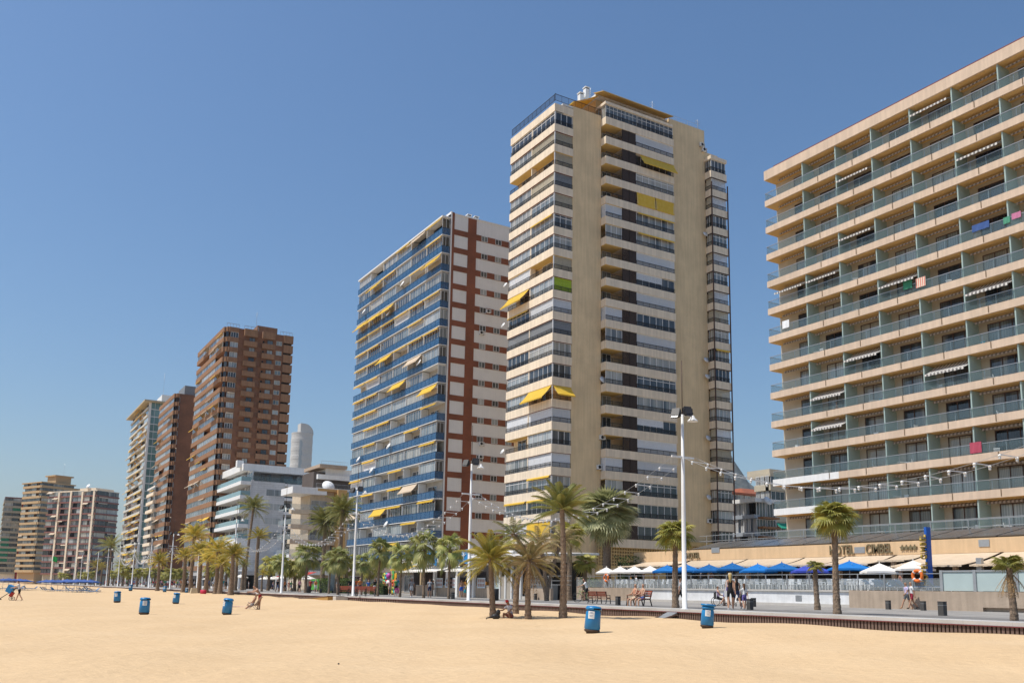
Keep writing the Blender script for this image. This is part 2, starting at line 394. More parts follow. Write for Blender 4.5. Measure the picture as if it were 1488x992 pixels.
    x.tbox(hc+f*.083+hd*-.052, (.022, .006, .005), None, 5)
    bpy.data.meshes.remove(m2)
    return x, hc, f, hd
POSE = dict(
  stand=dict(hipl=3, hipr=-3, shl=4, shr=-2, ell=12, elr=10),
  walk=dict(hipl=26, kneel=6, hipr=-16, kneer=18, shl=-20, ell=15, shr=24, elr=22, lean=3),
  walk2=dict(hipl=-18, kneel=24, hipr=22, kneer=4, shl=24, ell=30, shr=-18, elr=12, lean=3),
  push=dict(hipl=24, kneel=8, hipr=-18, kneer=20, shl=50, ell=25, shr=50, elr=25, lean=14),
  phone=dict(hipl=2, hipr=-4, shl=30, ell=95, shr=6, elr=14, nod=18),
  sit=dict(hipl=84, kneel=84, hipr=80, kneer=78, shl=30, ell=45, shr=28, elr=50, lean=-4, pz=.50, flat=1, spreadl=6, spreadr=6),
  chair=dict(hipl=68, kneel=30, hipr=62, kneer=34, shl=34, ell=40, shr=30, elr=30, lean=-24, pz=.34, flat=1, spreadl=6, spreadr=6),
  ground=dict(hipl=112, kneel=125, hipr=118, kneer=128, shl=48, ell=40, shr=40, elr=30, lean=18, nod=20, pz=.15, flat=1, spreadl=10, spreadr=10),
  bend=dict(hipl=10, hipr=4, kneel=6, kneer=4, shl=62, ell=25, shr=58, elr=35, lean=34, nod=10, inl=20, inr=20),
  cycle=dict(hipl=70, kneel=78, hipr=36, kneer=46, shl=52, ell=18, shr=52, elr=18, lean=20, pz=.98),
)
BM = {}
def body(k):
    if k not in BM:
        x, c, f, hd = body_mesh(POSE[k[0]], *k[1:]); BM[k] = (x.mesh('body', [MT['dark']]*6), c, f, hd)
    return BM[k]
for k_ in "bend bare shorts 0 1.1,chair bikini brief 1 1.0,cycle tee shorts 0 1.0,ground tee shorts 0 1.0,phone tee shorts 0 1.0,push tank shorts 1 1.0,push tee shorts 1 1.0,sit bare shorts 0 1.15,sit tank long 1 1.12,sit tank shorts 1 1.05,sit tee shorts 0 1.0,stand bare shorts 0 1.0,stand bare shorts 0 1.1,stand bikini skirt 1 1.0,stand tee shorts 0 1.0,stand tee shorts 1 1.0,stand tee trousers 0 1.0,walk tank shorts 1 .92,walk tank shorts 1 1.0,walk tee shorts 0 1.0,walk tee shorts 1 .85,walk tee shorts 1 1.0,walk tee skirt 1 1.0,walk tee trousers 0 1.0,walk tee trousers 1 1.0,walk2 tank shorts 1 .9,walk2 tank shorts 1 1.0,walk2 tee shorts 0 1.0,walk2 tee shorts 0 1.05".split(','):
    a_ = k_.split(); body((a_[0], a_[1], a_[2], a_[3] == '1', float(a_[4])))
def person(label, p, rz, pose='stand', top='tee', bottom='shorts', tc=(.6, .6, .6), bc=(.03, .04, .08), hc=(.03, .02, .014), skin=0, shoe=(.5, .5, .5), height=1.72, female=False, fat=1.0, longhair=False, cap=None, bag=None, group=None):
    k = (pose, top, bottom, female, fat)
    body(k)
    me, c, f, hd = BM[k]; s = height/1.72
    o = link('person', me, None, p, rz); o.scale = (s, s, s); tag(o, label, 'person', group)
    mats = [cmat(SKINS[skin], .55), cmat(tc), cmat(bc), cmat(hc), cmat(shoe), MT['dark']]
    for i, m in enumerate(mats): o.material_slots[i].link = 'OBJECT'; o.material_slots[i].material = m
    if longhair:
        mb = MB(); b = c-f*.02; mb.tube([b+hd*.05, b-f*.065-hd*.02, b-f*.085-hd*.14, b-f*.10-hd*.27, b-f*.09-hd*.36], [.085, .085, .07, .055, .02], 8); link('hair', mb.mesh('hair', mats[3]), o)
    if cap:
        mb = MB(); mb.ball(c+hd*.055, (.094, .108, .062), 0, 12, 6); mb.tbox(c+hd*.05+f*.13, (.065, .05, .008)); link('cap', mb.mesh('cap', cmat(cap)), o)
    if bag:
        mb = MB(); q = Vector((.23, .02, .78)); mb.tbox(q, (.06, .14, .15)); mb.bar(q+Vector((0, -.1, .15)), Vector((.15, -.02, 1.38)), .025); mb.bar(q+Vector((0, .1, .15)), Vector((.15, .04, 1.38)), .025); link('bag', mb.mesh('bag', cmat(bag)), o)
    return o
# ================================================================= SETTING: sand, promenade, ground, sky, sun, camera
PROM = .80          # promenade level
EDGE = 30.7         # seaward edge of the promenade
def sand_material():
    m, nt, p, out = node_mat('beach_sand')
    tc = N(nt, 'ShaderNodeTexCoord')
    n1 = N(nt, 'ShaderNodeTexNoise', i_Scale=.18, i_Detail=8.0, i_Roughness=.65); nt.links.new(tc.outputs['Object'], n1.inputs['Vector'])
    n2 = N(nt, 'ShaderNodeTexNoise', i_Scale=4.5, i_Detail=6.0, i_Roughness=.7); nt.links.new(tc.outputs['Object'], n2.inputs['Vector'])
    cc = ramp(nt, n1.outputs['Fac'], [(.3, (.585, .41, .235)), (.5, (.62, .44, .257)), (.72, (.655, .474, .285))])
    cc = mixrgb(nt, 1.0, cc, ramp(nt, n2.outputs['Fac'], [(.3, .94), (.7, 1.04)]), 'MULTIPLY')
    n4 = N(nt, 'ShaderNodeTexNoise', i_Scale=60.0, i_Detail=2.0); nt.links.new(tc.outputs['Object'], n4.inputs['Vector'])
    cc = mixrgb(nt, 1.0, cc, ramp(nt, n4.outputs['Fac'], [(.25, .88), (.7, 1.05)]), 'MULTIPLY')
    nt.links.new(cc, p.inputs['Base Color']); p.inputs['Roughness'].default_value = .95; p.inputs['Specular IOR Level'].default_value = .1
    v = N(nt, 'ShaderNodeTexVoronoi', i_Scale=2.3, feature='F1'); nt.links.new(tc.outputs['Object'], v.inputs['Vector'])
    n3 = N(nt, 'ShaderNodeTexNoise', i_Scale=2.8, i_Detail=7.0, i_Roughness=.62); nt.links.new(tc.outputs['Object'], n3.inputs['Vector'])
    ad = N(nt, 'ShaderNodeMath', operation='MULTIPLY_ADD'); ad.inputs[1].default_value = .35
    nt.links.new(v.outputs['Distance'], ad.inputs[0]); nt.links.new(n3.outputs['Fac'], ad.inputs[2])
    b = N(nt, 'ShaderNodeBump', i_Strength=.5, i_Distance=.13); nt.links.new(ad.outputs[0], b.inputs['Height']); nt.links.new(b.outputs[0], p.inputs['Normal'])
    return m
def axis_vals(a, b, c, fine, grow):
    out = [c]; st = fine
    while out[-1] < b: out.append(min(b, out[-1]+st)); st *= grow
    lo = [c]; st = fine
    while lo[-1] > a: lo.append(max(a, lo[-1]-st)); st *= grow
    return sorted(set(lo+out))
def make_sand():
    xs = sorted(set([x*.5 for x in range(-4, 62)]+[EDGE+.25]+axis_vals(-420, -2, -2, .8, 1.3)))
    ys = axis_vals(-60, 2200, 8, .45, 1.022)
    vs = []; fs = []
    for y in ys:
        for x in xs: vs.append((x, y, sandz(x, y) if -2 < x else sandz(-2, y)-.02*(-2-x)**.9))
    n = len(xs)
    for j in range(len(ys)-1):
        for i in range(n-1): fs.append((j*n+i, j*n+i+1, (j+1)*n+i+1, (j+1)*n+i))
    mb = MB(); mb.add(vs, fs, 0, True)
    tag(mb.build('sand', sand_material()), kind='structure')
make_sand()
mb = MB(); mb.add([(-6000, -4000, -3.4), (-395, -4000, -3.4), (-395, 6000, -3.4), (-6000, 6000, -3.4)], [(0, 1, 2, 3)])
tag(mb.build('sea', M_('sea_water', (.02, .09, .12), .12, .1, .02, bump=.3, bscale=.3, spec=.6)), kind='structure')
mb = MB(); mb.add([(EDGE+.4, -400, .55), (7000, -400, .55), (7000, 7000, .55), (EDGE+.4, 7000, .55)], [(0, 1, 2, 3)])
tag(mb.build('ground', M_('inland_ground', (.40, .34, .26), .9, .2, .15)), kind='structure')

def paving(name, c, w, h, mort):
    m, nt, p, out = node_mat(name)
    tc = N(nt, 'ShaderNodeTexCoord')
    bt = N(nt, 'ShaderNodeTexBrick', i_Scale=1.0, offset=.5); bt.inputs['Brick Width'].default_value = w; bt.inputs['Row Height'].default_value = h
    bt.inputs['Mortar Size'].default_value = .012
    bt.inputs['Color1'].default_value = c4(c); bt.inputs['Color2'].default_value = c4([x*.9 for x in c]); bt.inputs['Mortar'].default_value = c4([x*mort for x in c])
    nt.links.new(tc.outputs['Object'], bt.inputs['Vector'])
    n1 = N(nt, 'ShaderNodeTexNoise', i_Scale=.5, i_Detail=7.0); nt.links.new(tc.outputs['Object'], n1.inputs['Vector'])
    nt.links.new(mixrgb(nt, 1.0, bt.outputs['Color'], ramp(nt, n1.outputs['Fac'], [(.35, .82), (.65, 1.1)]), 'MULTIPLY'), p.inputs['Base Color'])
    p.inputs['Roughness'].default_value = .75
    return m
Y0_, Y1_ = -40, 900
mb = MB(); mb.box(EDGE+.16, 61, Y0_, Y1_, .45, PROM)
tag(mb.build('promenade', paving('promenade_paving', (.31, .29, .265), 1.2, .6, .7)), kind='structure')
mb = MB(); mb.box(EDGE+1.9, EDGE+6.5, Y0_, Y1_, PROM-.1, PROM+.004)
tag(mb.build('cycle_path', M_('asphalt_path', (.19, .18, .17), .85, .12, .8, bump=.15, bscale=30)), kind='structure')
mb = MB(); mb.box(EDGE-.10, EDGE+1.75, Y0_, Y1_, PROM-.12, PROM+.012)
tag(mb.build('promenade_kerb', paving('kerb_paving', (.47, .45, .42), 2.4, 1.8, .8)), kind='structure')
# sea wall: ribbed brown boards under a maroon nosing
t = thing('sea_wall', 'low brown ribbed sea wall holding up the promenade above the sand', 'wall', (EDGE, 40, 0))
mb = MB(); y = -38.0
while y < 240:
    w = .16 if y < 70 else .5
    mb.box(EDGE-.055, EDGE+.05, y, y+w*.62, -.5, PROM-.16); y += w
mb.box(EDGE+.05, EDGE+.2, Y0_, Y1_, -.5, PROM-.14)
mb.box(EDGE-.03, EDGE+.05, 240, Y1_, -.5, PROM-.14)
mb.build('slat_face', MT['wallwood'], t, (EDGE, 40, 0))
mb = MB(); mb.box(EDGE-.12, EDGE+.15, Y0_, Y1_, PROM-.158, PROM-.122); mb.build('nosing', MT['maroon'], t, (EDGE, 40, 0))

# distant hill
def hill():
    mb = MB(); rr = random.Random(5); D = 2600
    prof = [(1040, 640), (1056, 648), (1066, 668), (1075, 690), (1082, 695), (1092, 704), (1104, 714), (1120, 726), (1145, 734), (1180, 745), (1230, 752)]
    rows = []
    for k in range(7):
        f = k/6; row = []
        for i, (px, py) in enumerate(prof):
            p = atD(px, py, D+500*f*0); base = atD(px, 858, D)
            z = base.z-20+(p.z-base.z+20)*(1-abs(1-2*f)**1.3*(1 if f < .5 else .8))
            back = p+(CF.xy.to_3d().normalized())*((f-.5)*900)
            row.append((back.x, back.y, z*(1+.05*math.sin(i*2.3+k*1.7)*(1 if 0 < k < 6 and k != 3 else 0))))
        rows.append(row)
    n = len(prof); vs = [v for r in rows for v in r]
    fs = [(j*n+i, j*n+i+1, (j+1)*n+i+1, (j+1)*n+i) for j in range(6) for i in range(n-1)]
    mb.add(vs, fs, 0, True)
    m, nt, p, out = node_mat('hill_rock')
    tc = N(nt, 'ShaderNodeTexCoord'); n1 = N(nt, 'ShaderNodeTexNoise', i_Scale=.012, i_Detail=9.0, i_Roughness=.65); nt.links.new(tc.outputs['Object'], n1.inputs['Vector'])
    nt.links.new(ramp(nt, n1.outputs['Fac'], [(.35, (.05, .065, .05)), (.65, (.13, .13, .11))]), p.inputs['Base Color']); p.inputs['Roughness'].default_value = .95
    b = N(nt, 'ShaderNodeBump', i_Strength=.9, i_Distance=30.0); nt.links.new(n1.outputs['Fac'], b.inputs['Height']); nt.links.new(b.outputs[0], p.inputs['Normal'])
    tag(mb.build('hills', m), kind='structure')
hill()

# ---- air
HAZE = 0.00007
if HAZE:
    mb = MB(); mb.box(-3000, 5200, -1500, 5200, -6, 420)
    m = bpy.data.materials.new('sea_haze'); m.use_nodes = True; nt = m.node_tree; nt.nodes.clear()
    out = nt.nodes.new('ShaderNodeOutputMaterial'); pv = nt.nodes.new('ShaderNodeVolumePrincipled')
    pv.inputs['Color'].default_value = (.80, .88, 1, 1); pv.inputs['Density'].default_value = HAZE; pv.inputs['Anisotropy'].default_value = .2
    nt.links.new(pv.outputs[0], out.inputs['Volume'])
    tag(mb.build('haze', m), kind='stuff')

# ---- light
SUN_EL, SUN_AZ = 61.0, math.atan2(-.965, .26)      # azimuth from +Y towards +X
sd = Vector((math.sin(SUN_AZ)*math.cos(R_(SUN_EL)), math.cos(SUN_AZ)*math.cos(R_(SUN_EL)), math.sin(R_(SUN_EL))))
sl = bpy.data.lights.new('sun', 'SUN'); sl.energy = 4.1; sl.angle = R_(.5); sl.color = (1, .955, .87)
so = bpy.data.objects.new('sun', sl); COL.objects.link(so); so.rotation_euler = sd.to_track_quat('Z', 'Y').to_euler(); so.location = (0, 0, 120)
W = bpy.data.worlds.new('World'); SC.world = W; W.use_nodes = True
nt = W.node_tree; bg = nt.nodes['Background']; sky = nt.nodes.new('ShaderNodeTexSky'); sky.sky_type = 'NISHITA'; sky.sun_disc = False
sky.sun_elevation = R_(SUN_EL); sky.sun_rotation = SUN_AZ % (2*math.pi); sky.air_density = 1.3; sky.dust_density = 1.5; sky.ozone_density = 6.0; sky.altitude = 10
hs = nt.nodes.new('ShaderNodeHueSaturation'); hs.inputs['Saturation'].default_value = 1.10; nt.links.new(sky.outputs[0], hs.inputs['Color']); nt.links.new(hs.outputs[0], bg.inputs[0]); bg.inputs[1].default_value = .108

# ---- camera
cam = bpy.data.cameras.new('camera'); co = bpy.data.objects.new('camera', cam); COL.objects.link(co); SC.camera = co
cam.sensor_width = 36; cam.sensor_fit = 'HORIZONTAL'; cam.lens = F*36/1488; cam.shift_y = (647-496)/1488
cam.clip_start = .1; cam.clip_end = 20000
co.matrix_world = Matrix((CR, CU, -CF)).transposed().to_4x4(); co.location = (0, 0, EYE)
vs_ = SC.view_settings; vs_.view_transform = 'Standard'; vs_.look = 'None'; vs_.exposure = 0.19; vs_.gamma = 1; vs_.use_curve_mapping = False
# ================================================================= building kit
BASE = PROM
class Bld:
    """local frame: near corner (X0,Y0); face 'L' looks at the sea (-X), s runs along +Y; face 'R' looks back along the beach (-Y), s runs along +X"""
    def __init__(s, name, label, cat, X0, Y0):
        s.X, s.Y = X0, Y0; s.o = (X0, Y0, BASE); s.t = thing(name, label, cat, s.o)
    def B(s, mb, face, s0, s1, z0, z1, d0, d1, m=0):
        if face == 'L': mb.box(s.X-d0, s.X-d1, s.Y+s0, s.Y+s1, z0, z1, m)
        else: mb.box(s.X+s0, s.X+s1, s.Y-d0, s.Y-d1, z0, z1, m)
    def put(s, mb, name, mats, parent=None): return mb.build(name, mats, parent or s.t, s.o)
    def at(s, face, sc, z, d=0):
        return (-d, sc, z-BASE) if face == 'L' else (sc, -d, z-BASE)
    def rz(s, face): return -math.pi/2 if face == 'L' else 0
    def inst(s, name, me, face, sc, z, d=0, parent=None):
        return link(name, me, parent or s.t, s.at(face, sc, z, d) if parent is None else (0, 0, 0), s.rz(face) if parent is None else 0)
CACHE = {}
def pane_mesh(w, h, g):
    k = ('p', round(w, 2), round(h, 2), g)
    if k not in CACHE:
        mb = MB(); mb.box(-w/2, w/2, .02, .05, 0, h); CACHE[k] = mb.mesh('pane', MT[g])
    return CACHE[k]
def frame_mesh(w, h, nm, f, t=.06, tr=0):
    k = ('f', round(w, 2), round(h, 2), nm, f, t, tr)
    if k not in CACHE:
        mb = MB()
        mb.box(-w/2, w/2, -.02, .03, h-t, h); mb.box(-w/2, w/2, -.021, .03, 0, t)
        for i in range(nm+1):
            x = -w/2+w*i/nm; x = max(-w/2+t/2, min(w/2-t/2, x)); mb.box(x-t/2, x+t/2, -.025, .031, .002, h-.002)
        if tr: mb.box(-w/2, w/2, -.019, .029, tr-t/2, tr+t/2)
        CACHE[k] = mb.mesh('frame', MT[f])
    return CACHE[k]
def shutter_mesh(w, h, mname, n=1):
    k = ('s', round(w, 2), round(h, 2), mname, n)
    if k not in CACHE:
        mb = MB(); z = 0; sl = .11
        while z < h-.01:
            z1 = min(h, z+sl); pw = w/n
            for i in range(n):
                a = -w/2+i*pw+.03; b = a+pw-.06
                mb.add([(a, .0, z), (b, .0, z), (b, .025, z1), (a, .025, z1)], [(0, 1, 2, 3)])
            z = z1
        mb.box(-w/2, w/2, -.015, .04, h-.14, h+.002)
        for i in range(n+1):
            x = max(-w/2+.03, min(w/2-.03, -w/2+w*i/n)); mb.box(x-.03, x+.03, -.012, .04, 0, h-.14)
        CACHE[k] = mb.mesh('shutter', MT[mname])
    return CACHE[k]
def awning_mesh(w, out, drop, mname, thick=.03, val=.18):
    """sloping canvas from the wall (y=0) out to y=-out, hanging `drop` lower, with a valance and two arms"""
    k = ('a', round(w, 2), round(out, 2), round(drop, 2), mname)
    if k not in CACHE:
        mb = MB(); n = 8
        for i in range(n):
            f0, f1 = i/n, (i+1)/n; sag = lambda f: -.10*math.sin(math.pi*f)*min(1, out)
            mb.hexa([(-w/2, -out*f0, -drop*f0+sag(f0)-thick), (w/2, -out*f0, -drop*f0+sag(f0)-thick), (w/2, -out*f1, -drop*f1+sag(f1)-thick), (-w/2, -out*f1, -drop*f1+sag(f1)-thick)],
                    [(-w/2, -out*f0, -drop*f0+sag(f0)), (w/2, -out*f0, -drop*f0+sag(f0)), (w/2, -out*f1, -drop*f1+sag(f1)), (-w/2, -out*f1, -drop*f1+sag(f1))])
        m = max(3, int(w/.3)); pw = w/m
        for i in range(m):
            a = -w/2+i*pw; v = val*(1 if i % 2 else .82)
            mb.box(a+.005, a+pw-.005, -out-.012, -out+.012, -drop-v, -drop+.02)
        mb.bar((-w/2+.1, -.02, -.5), (-w/2+.1, -out, -drop), .03, m=1); mb.bar((w/2-.1, -.02, -.5), (w/2-.1, -out, -drop), .03, m=1)
        CACHE[k] = mb.mesh('awning', [MT[mname], MT['alu']])
    return CACHE[k]
def rolled_mesh(w, mname, d=.22, h=.2):
    k = ('r', round(w, 2), mname, d, h)
    if k not in CACHE:
        mb = MB(); mb.hexa([(-w/2, -d, -h), (w/2, -d, -h), (w/2, 0, -.04), (-w/2, 0, -.04)], [(-w/2, -d, -h+.06), (w/2, -d, -h+.06), (w/2, 0, .02), (-w/2, 0, .02)])
        mb.box(-w/2, w/2, -d-.02, -d+.01, -h-.12, -h+.05)
        CACHE[k] = mb.mesh('awning', MT[mname])
    return CACHE[k]
def rail_mesh(L, h, step=.14, both=0, name='railing', mat='iron', mid=True, foot=.06):
    """upright-bar railing along +x in front of y=0; `both` adds a return of that length towards +y at each end"""
    k = ('rail', round(L, 2), h, step, mat, round(both, 2))
    if k not in CACHE:
        mb = MB(); mb.box(-L/2, L/2, -.03, .03, h-.05, h); mb.box(-L/2, L/2, -.02, .02, foot, foot+.03)
        n = max(2, int(L/step))
        for i in range(n+1):
            x = -L/2+.012+(L-.024)*i/n; r = .022 if i % 8 == 0 else .011; mb.box(x-r, x+r, -r, r, .0, h-.05)
        CACHE[k] = mb.mesh(name, MT[mat])
    return CACHE[k]
def dish_mesh(r=.45):
    k = ('dish', r)
    if k not in CACHE:
        mb = MB(); prof = [(r*f, .16*r*f*f) for f in (0, .25, .5, .75, 1)]
        M = Euler((R_(62), 0, R_(0))).to_matrix()
        mb.lathe([(1e-4, 0)]+prof[1:], 18, 0, (0, -.3, 0), M, True, False)
        mb.lathe([(r*1.01, .16*r), (r*1.01, .16*r+.03)], 18, 0, (0, -.3, 0), M)
        mb.bar((0, 0, 0), (0, -.32, 0), .05, m=1); c = M @ Vector((0, 0, r*1.0)); mb.bar((0, -.3, -r*.8), (c.x, c.y-.3, c.z), .025, m=1); mb.box(-.05, .05, c.y-.36, c.y-.26, c.z-.05, c.z+.05, 1)
        CACHE[k] = mb.mesh('satellite_dish', [MT['white'], MT['steel']])
    return CACHE[k]
def ac_mesh():
    if 'ac' not in CACHE:
        mb = MB(); mb.box(-.42, .42, -.36, -.03, .04, .62); 
        M = Euler((R_(90), 0, 0)).to_matrix()
        mb.lathe([(.23, 0), (.23, .02), (.2, .02), (.2, .002)], 16, 1, (-.1, -.36, .33), M); mb.lathe([(.19, .0), (.19, .006)], 16, 1, (-.1, -.361, .33), M)
        for i in range(5): mb.box(.18, .38, -.368, -.36, .15+i*.09, .19+i*.09, 1)
        mb.box(-.4, -.35, -.4, 0, 0, .04, 1); mb.box(.35, .4, -.4, 0, 0, .04, 1)
        CACHE['ac'] = mb.mesh('air_conditioner', [MT['white'], MT['iron']])
    return CACHE['ac']
def window(b, face, sc, z, w, h, d=0, nm=3, g='win', f='alu', name='window', tr=0, fr=True, t=.06):
    o = b.inst(name, pane_mesh(w, h, g), face, sc, z, d)
    if fr: b.inst('frame', frame_mesh(w, h, nm, f, t, tr), face, 0, 0, 0, o)
    return o
def shutter(b, face, sc, z, w, h, d=0, m='shutter', n=2, name='roller_shutter'): return b.inst(name, shutter_mesh(w, h, m, n), face, sc, z, d)
def awning(b, face, sc, z, w, out=1.2, drop=.9, d=0, m='yellow', name='awning'): return b.inst(name, awning_mesh(w, out, drop, m), face, sc, z, d)
def rolled(b, face, sc, z, w, d=0, m='yellow', name='rolled_awning', **k): return b.inst(name, rolled_mesh(w, m, **k), face, sc, z, d)
def dish(b, face, sc, z, d=0, r=.45): return b.inst('satellite_dish', dish_mesh(r), face, sc, z, d)
def antenna(b, x, y, z, h, parent=None):
    mb = MB(); mb.tube([(x, y, z), (x, y, z+h)], .035, 5)
    for i in range(3): mb.bar((x-.5, y, z+h*(.7+.1*i)), (x+.5, y, z+h*(.7+.1*i)), .025)
    return b.put(mb, 'antenna', MT['steel'])
def chimney(b, x, y, z, h=1.3):
    mb = MB(); mb.box(x-.35, x+.35, y-.35, y+.35, z, z+h); mb.box(x-.28, x+.28, y-.28, y+.28, z+h, z+h+.2, 1); mb.box(x-.42, x+.42, y-.42, y+.42, z+h+.2, z+h+.32)
    return b.put(mb, 'chimney', [MT['white'], MT['iron']])
# ================================================================= central cream tower
def cream_tower():
    X0, Y0 = 62.06, 94.95; LEN = 11.7
    b = Bld('apartment_tower', 'tall cream apartment tower with yellow awnings and brown louvre panels, tallest block in the middle', 'building', X0, Y0)
    ztop = 67.8; P = 2.94
    OH = 1.84   # opening height; a cream band of P-OH lies above each opening
    xc0, xc1 = atY(880.5, 190, Y0-1.1).x-X0, atY(979, 200, Y0-1.1).x-X0        # centre stack of balconies
    xp0, xp1 = xc0+2.9, xc0+5.3                                               # brown louvre strip
    xr0, xr1 = atY(1034, 300, Y0-1.3).x-X0, atY(1056, 300, Y0-1.3).x-X0     # stack at the far corner
    XE = xr1+.15; cb = 2.95                                                     # width of the corner bay on face R
    # core walls
    mb = MB(); g0 = BASE
    mb.box(X0+1.25, X0+cb+.02, Y0+1.2, Y0+LEN-.1, g0, ztop-1.1)
    mb.box(X0+cb, X0+xc0-.02, Y0, Y0+LEN, g0, ztop)
    mb.box(X0+xc0-.02, X0+xc1+.02, Y0+1.3, Y0+LEN, g0, 70.9)
    mb.box(X0+xc1+.02, X0+xr0, Y0, Y0+LEN, g0, 71.2)
    mb.box(X0+xr0, X0+XE, Y0+.6, Y0+LEN, g0, 68.2)
    b.put(mb, 'wall', MT['cream'])
    mb = MB(); mb.box(X0+1.3, X0+cb+.5, Y0+.05, Y0+LEN-.05, ztop-.3, ztop-.05); mb.box(X0+xc0-.6, X0+xr0+.1, Y0+.5, Y0+LEN, 70.92, 71.25)
    b.put(mb, 'roof', MT['whiteband'])
    left = {0: 'DDD', 1: 'WBB', 2: 'OOB', 3: 'WBG', 4: 'WWB', 5: 'WYD', 6: 'WWW', 7: 'SOB', 8: 'AWl', 9: 'YSS', 10: 'GGG', 11: 'WWW', 12: 'WWW', 13: 'WAa', 14: 'SSS', 15: 'OWW', 16: 'WSS', 17: 'WyW', 18: 'yYW', 19: 'SCW'}
    cen = {-1: 'F', 0: 'oS', 1: 'oA', 2: 'oW', 3: 'xC', 4: 'SY', 5: 'WY', 6: 'oS', 7: 'oH', 8: 'oS', 9: 'SW', 10: 'WS', 11: 'oW', 12: 'WW', 13: 'oW', 14: 'oH', 15: 'oS', 16: 'SS', 17: 'WW', 18: 'WW', 19: 'xW'}
    rgt = 'WSSWWSWSBWYWBWSBODWW'
    La, Lm = .02, LEN-.02; half = LEN*.5
    gl = {'D': 'windark', 'W': 'win', 'Y': 'win', 'y': 'wincool'}
    frt = .09
    def fill(c, face, s0, s1, z, d, nm, bay):
        w = s1-s0; sc = (s0+s1)/2
        if c in 'WDYyA' and c != 'A':
            window(b, face, sc, z, w, OH, d, nm, gl[c] if rng.random() < .7 else 'wincool', 'alu', bay, tr=OH*.78 if rng.random() < .3 else 0, t=.09)
        if c in 'Yy': rolled(b, face, sc, z+OH+.02, w*.95, d+.12)
        if c == 'S': shutter(b, face, sc, z, w, OH, d, 'shutter', nm-1)
        if c == 'B': shutter(b, face, sc, z, w, OH, d, 'creamblind', nm-1, 'blind')
        if c == 'G': shutter(b, face, sc, z, w, OH, d, 'greyblind', 1, 'blind')
        if c == 'l': shutter(b, face, sc, z, w, OH, d, 'lime', 2, 'blind')
        if c == 'H':
            shutter(b, face, sc-w*.17, z+OH*.45, w*.66, OH*.55, d, 'shutter', 2); window(b, face, sc, z, w, OH*.98, d-.08, nm, 'windark', 'alu', bay)
        if c in 'Aa': awning(b, face, sc, z+OH+.05, w*.98, 1.5 if c == 'A' else 1.2, 1.75 if c == 'A' else 1.4, d+.06)
        if c == 'C':   # canvas curtain hanging straight down
            for q in (-.25, .25): awning(b, face, sc+w*q, z+OH, w*.48, .12, OH*.95, d+.10)
    for k in range(-1, 20):
        z = 65.25-P*k-OH/2
        if k >= 0:
            l = left[k]
            # balcony: floor slab and parapet band round the corner
            mb = MB(); zb0 = z-(P-OH); zb1 = z
            b.B(mb, 'L', -.12, LEN, zb0, zb1, -1.3, .12); b.B(mb, 'R', 0-.0, cb, zb0, zb1, -1.3, .119)
            if k == 0: b.B(mb, 'L', -.12, LEN, z+OH, z+OH+1.1, -1.3, .12); b.B(mb, 'R', 0, cb, z+OH, z+OH+1.1, -1.3, .119)
            bo = b.put(mb, 'balcony', [MT['creamband']])
            mb = MB(); b.B(mb, 'L', -.1, LEN-.02, zb0-.05, zb0, -1.3, .08); b.B(mb, 'R', 0, cb-.02, zb0-.049, zb0, -1.3, .078)
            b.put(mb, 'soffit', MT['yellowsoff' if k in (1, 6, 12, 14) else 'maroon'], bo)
            rl = rail_mesh(LEN-.1, .62); o = link('railing', rl, bo, b.at('L', LEN/2-.04, z, .06), b.rz('L'))
            o = link('railing', rail_mesh(cb-.1, .62), bo, b.at('R', cb/2+.02, z, .06), 0)
            # dividing fin between the two bays and corner post
            mb = MB(); b.B(mb, 'L', half-.08, half+.08, z, z+OH, -.8, .02); b.put(mb, 'partition', MT['creamband'])
            fill(l[0], 'L', half+.1, Lm-.1, z, -.06, 5, 'window'); fill(l[1], 'L', .08, half-.1, z, -.06, 5, 'window'); fill(l[2], 'R', .10, cb-.06, z, -.05, 3, 'corner_window')
            for i, (face, s0, s1) in enumerate((('L', half+.1, Lm-.1), ('L', .08, half-.1))):
                if l[i] in 'OA': window(b, face, (s0+s1)/2+.5, z, 2.2, OH-.05, -1.16, 2, 'windark', 'alu', 'balcony_door')
            mb = MB(); b.B(mb, 'L', -.05, .06, z, z+OH, -.1, .05); b.put(mb, 'corner_post', MT['alu'])
            # far corner stack
            mb = MB(); xb = X0+xr0
            mb.box(xb, X0+XE-.05, Y0-1.3, Y0+.7, zb0, zb1); 
            if k == 0: mb.box(xb-.05, X0+XE, Y0-1.35, Y0+.7, z+OH, z+OH+.55)
            bo = b.put(mb, 'balcony', [MT['creamband']])
            mb = MB(); mb.box(xb-.03, X0+XE, Y0-1.33, Y0+.7, zb0-.08, zb0-.002); b.put(mb, 'soffit', MT['brownpost'], bo)
            link('railing', rail_mesh(xr1-xr0-.1, .62), bo, b.at('R', (xr0+xr1)/2, z, 1.24), 0)
            link('railing', rail_mesh(1.2, .62), bo, (xr0+.06, -.65, z-BASE), -math.pi/2)
            c = rgt[k]
            if c != 'O':
                fill(c if c != 'Y' else 'Y', 'R', xr0+.2, xr1-.05, z, 1.14, 4, 'end_window')
                window(b, 'L', -.65, z, 1.05, OH, -xr0-.14, 2, 'win', 'alu', 'side_window') if c in 'WYD' else shutter(b, 'L', -.65, z, 1.05, OH, -xr0-.14, 'creamblind', 1, 'side_blind')
        # centre stack
        zb0, zb1 = z-(P-OH), z
        mb = MB(); mb.box(X0+xc0, X0+xc1, Y0-1.1, Y0+1.35, zb0, zb1)
        if k == -1: mb.box(X0+xc0-.1, X0+xc1-.2, Y0-1.15, Y0+1.35, z+OH+.02, z+OH+.42)
        bo = b.put(mb, 'balcony', [MT['creamband']])
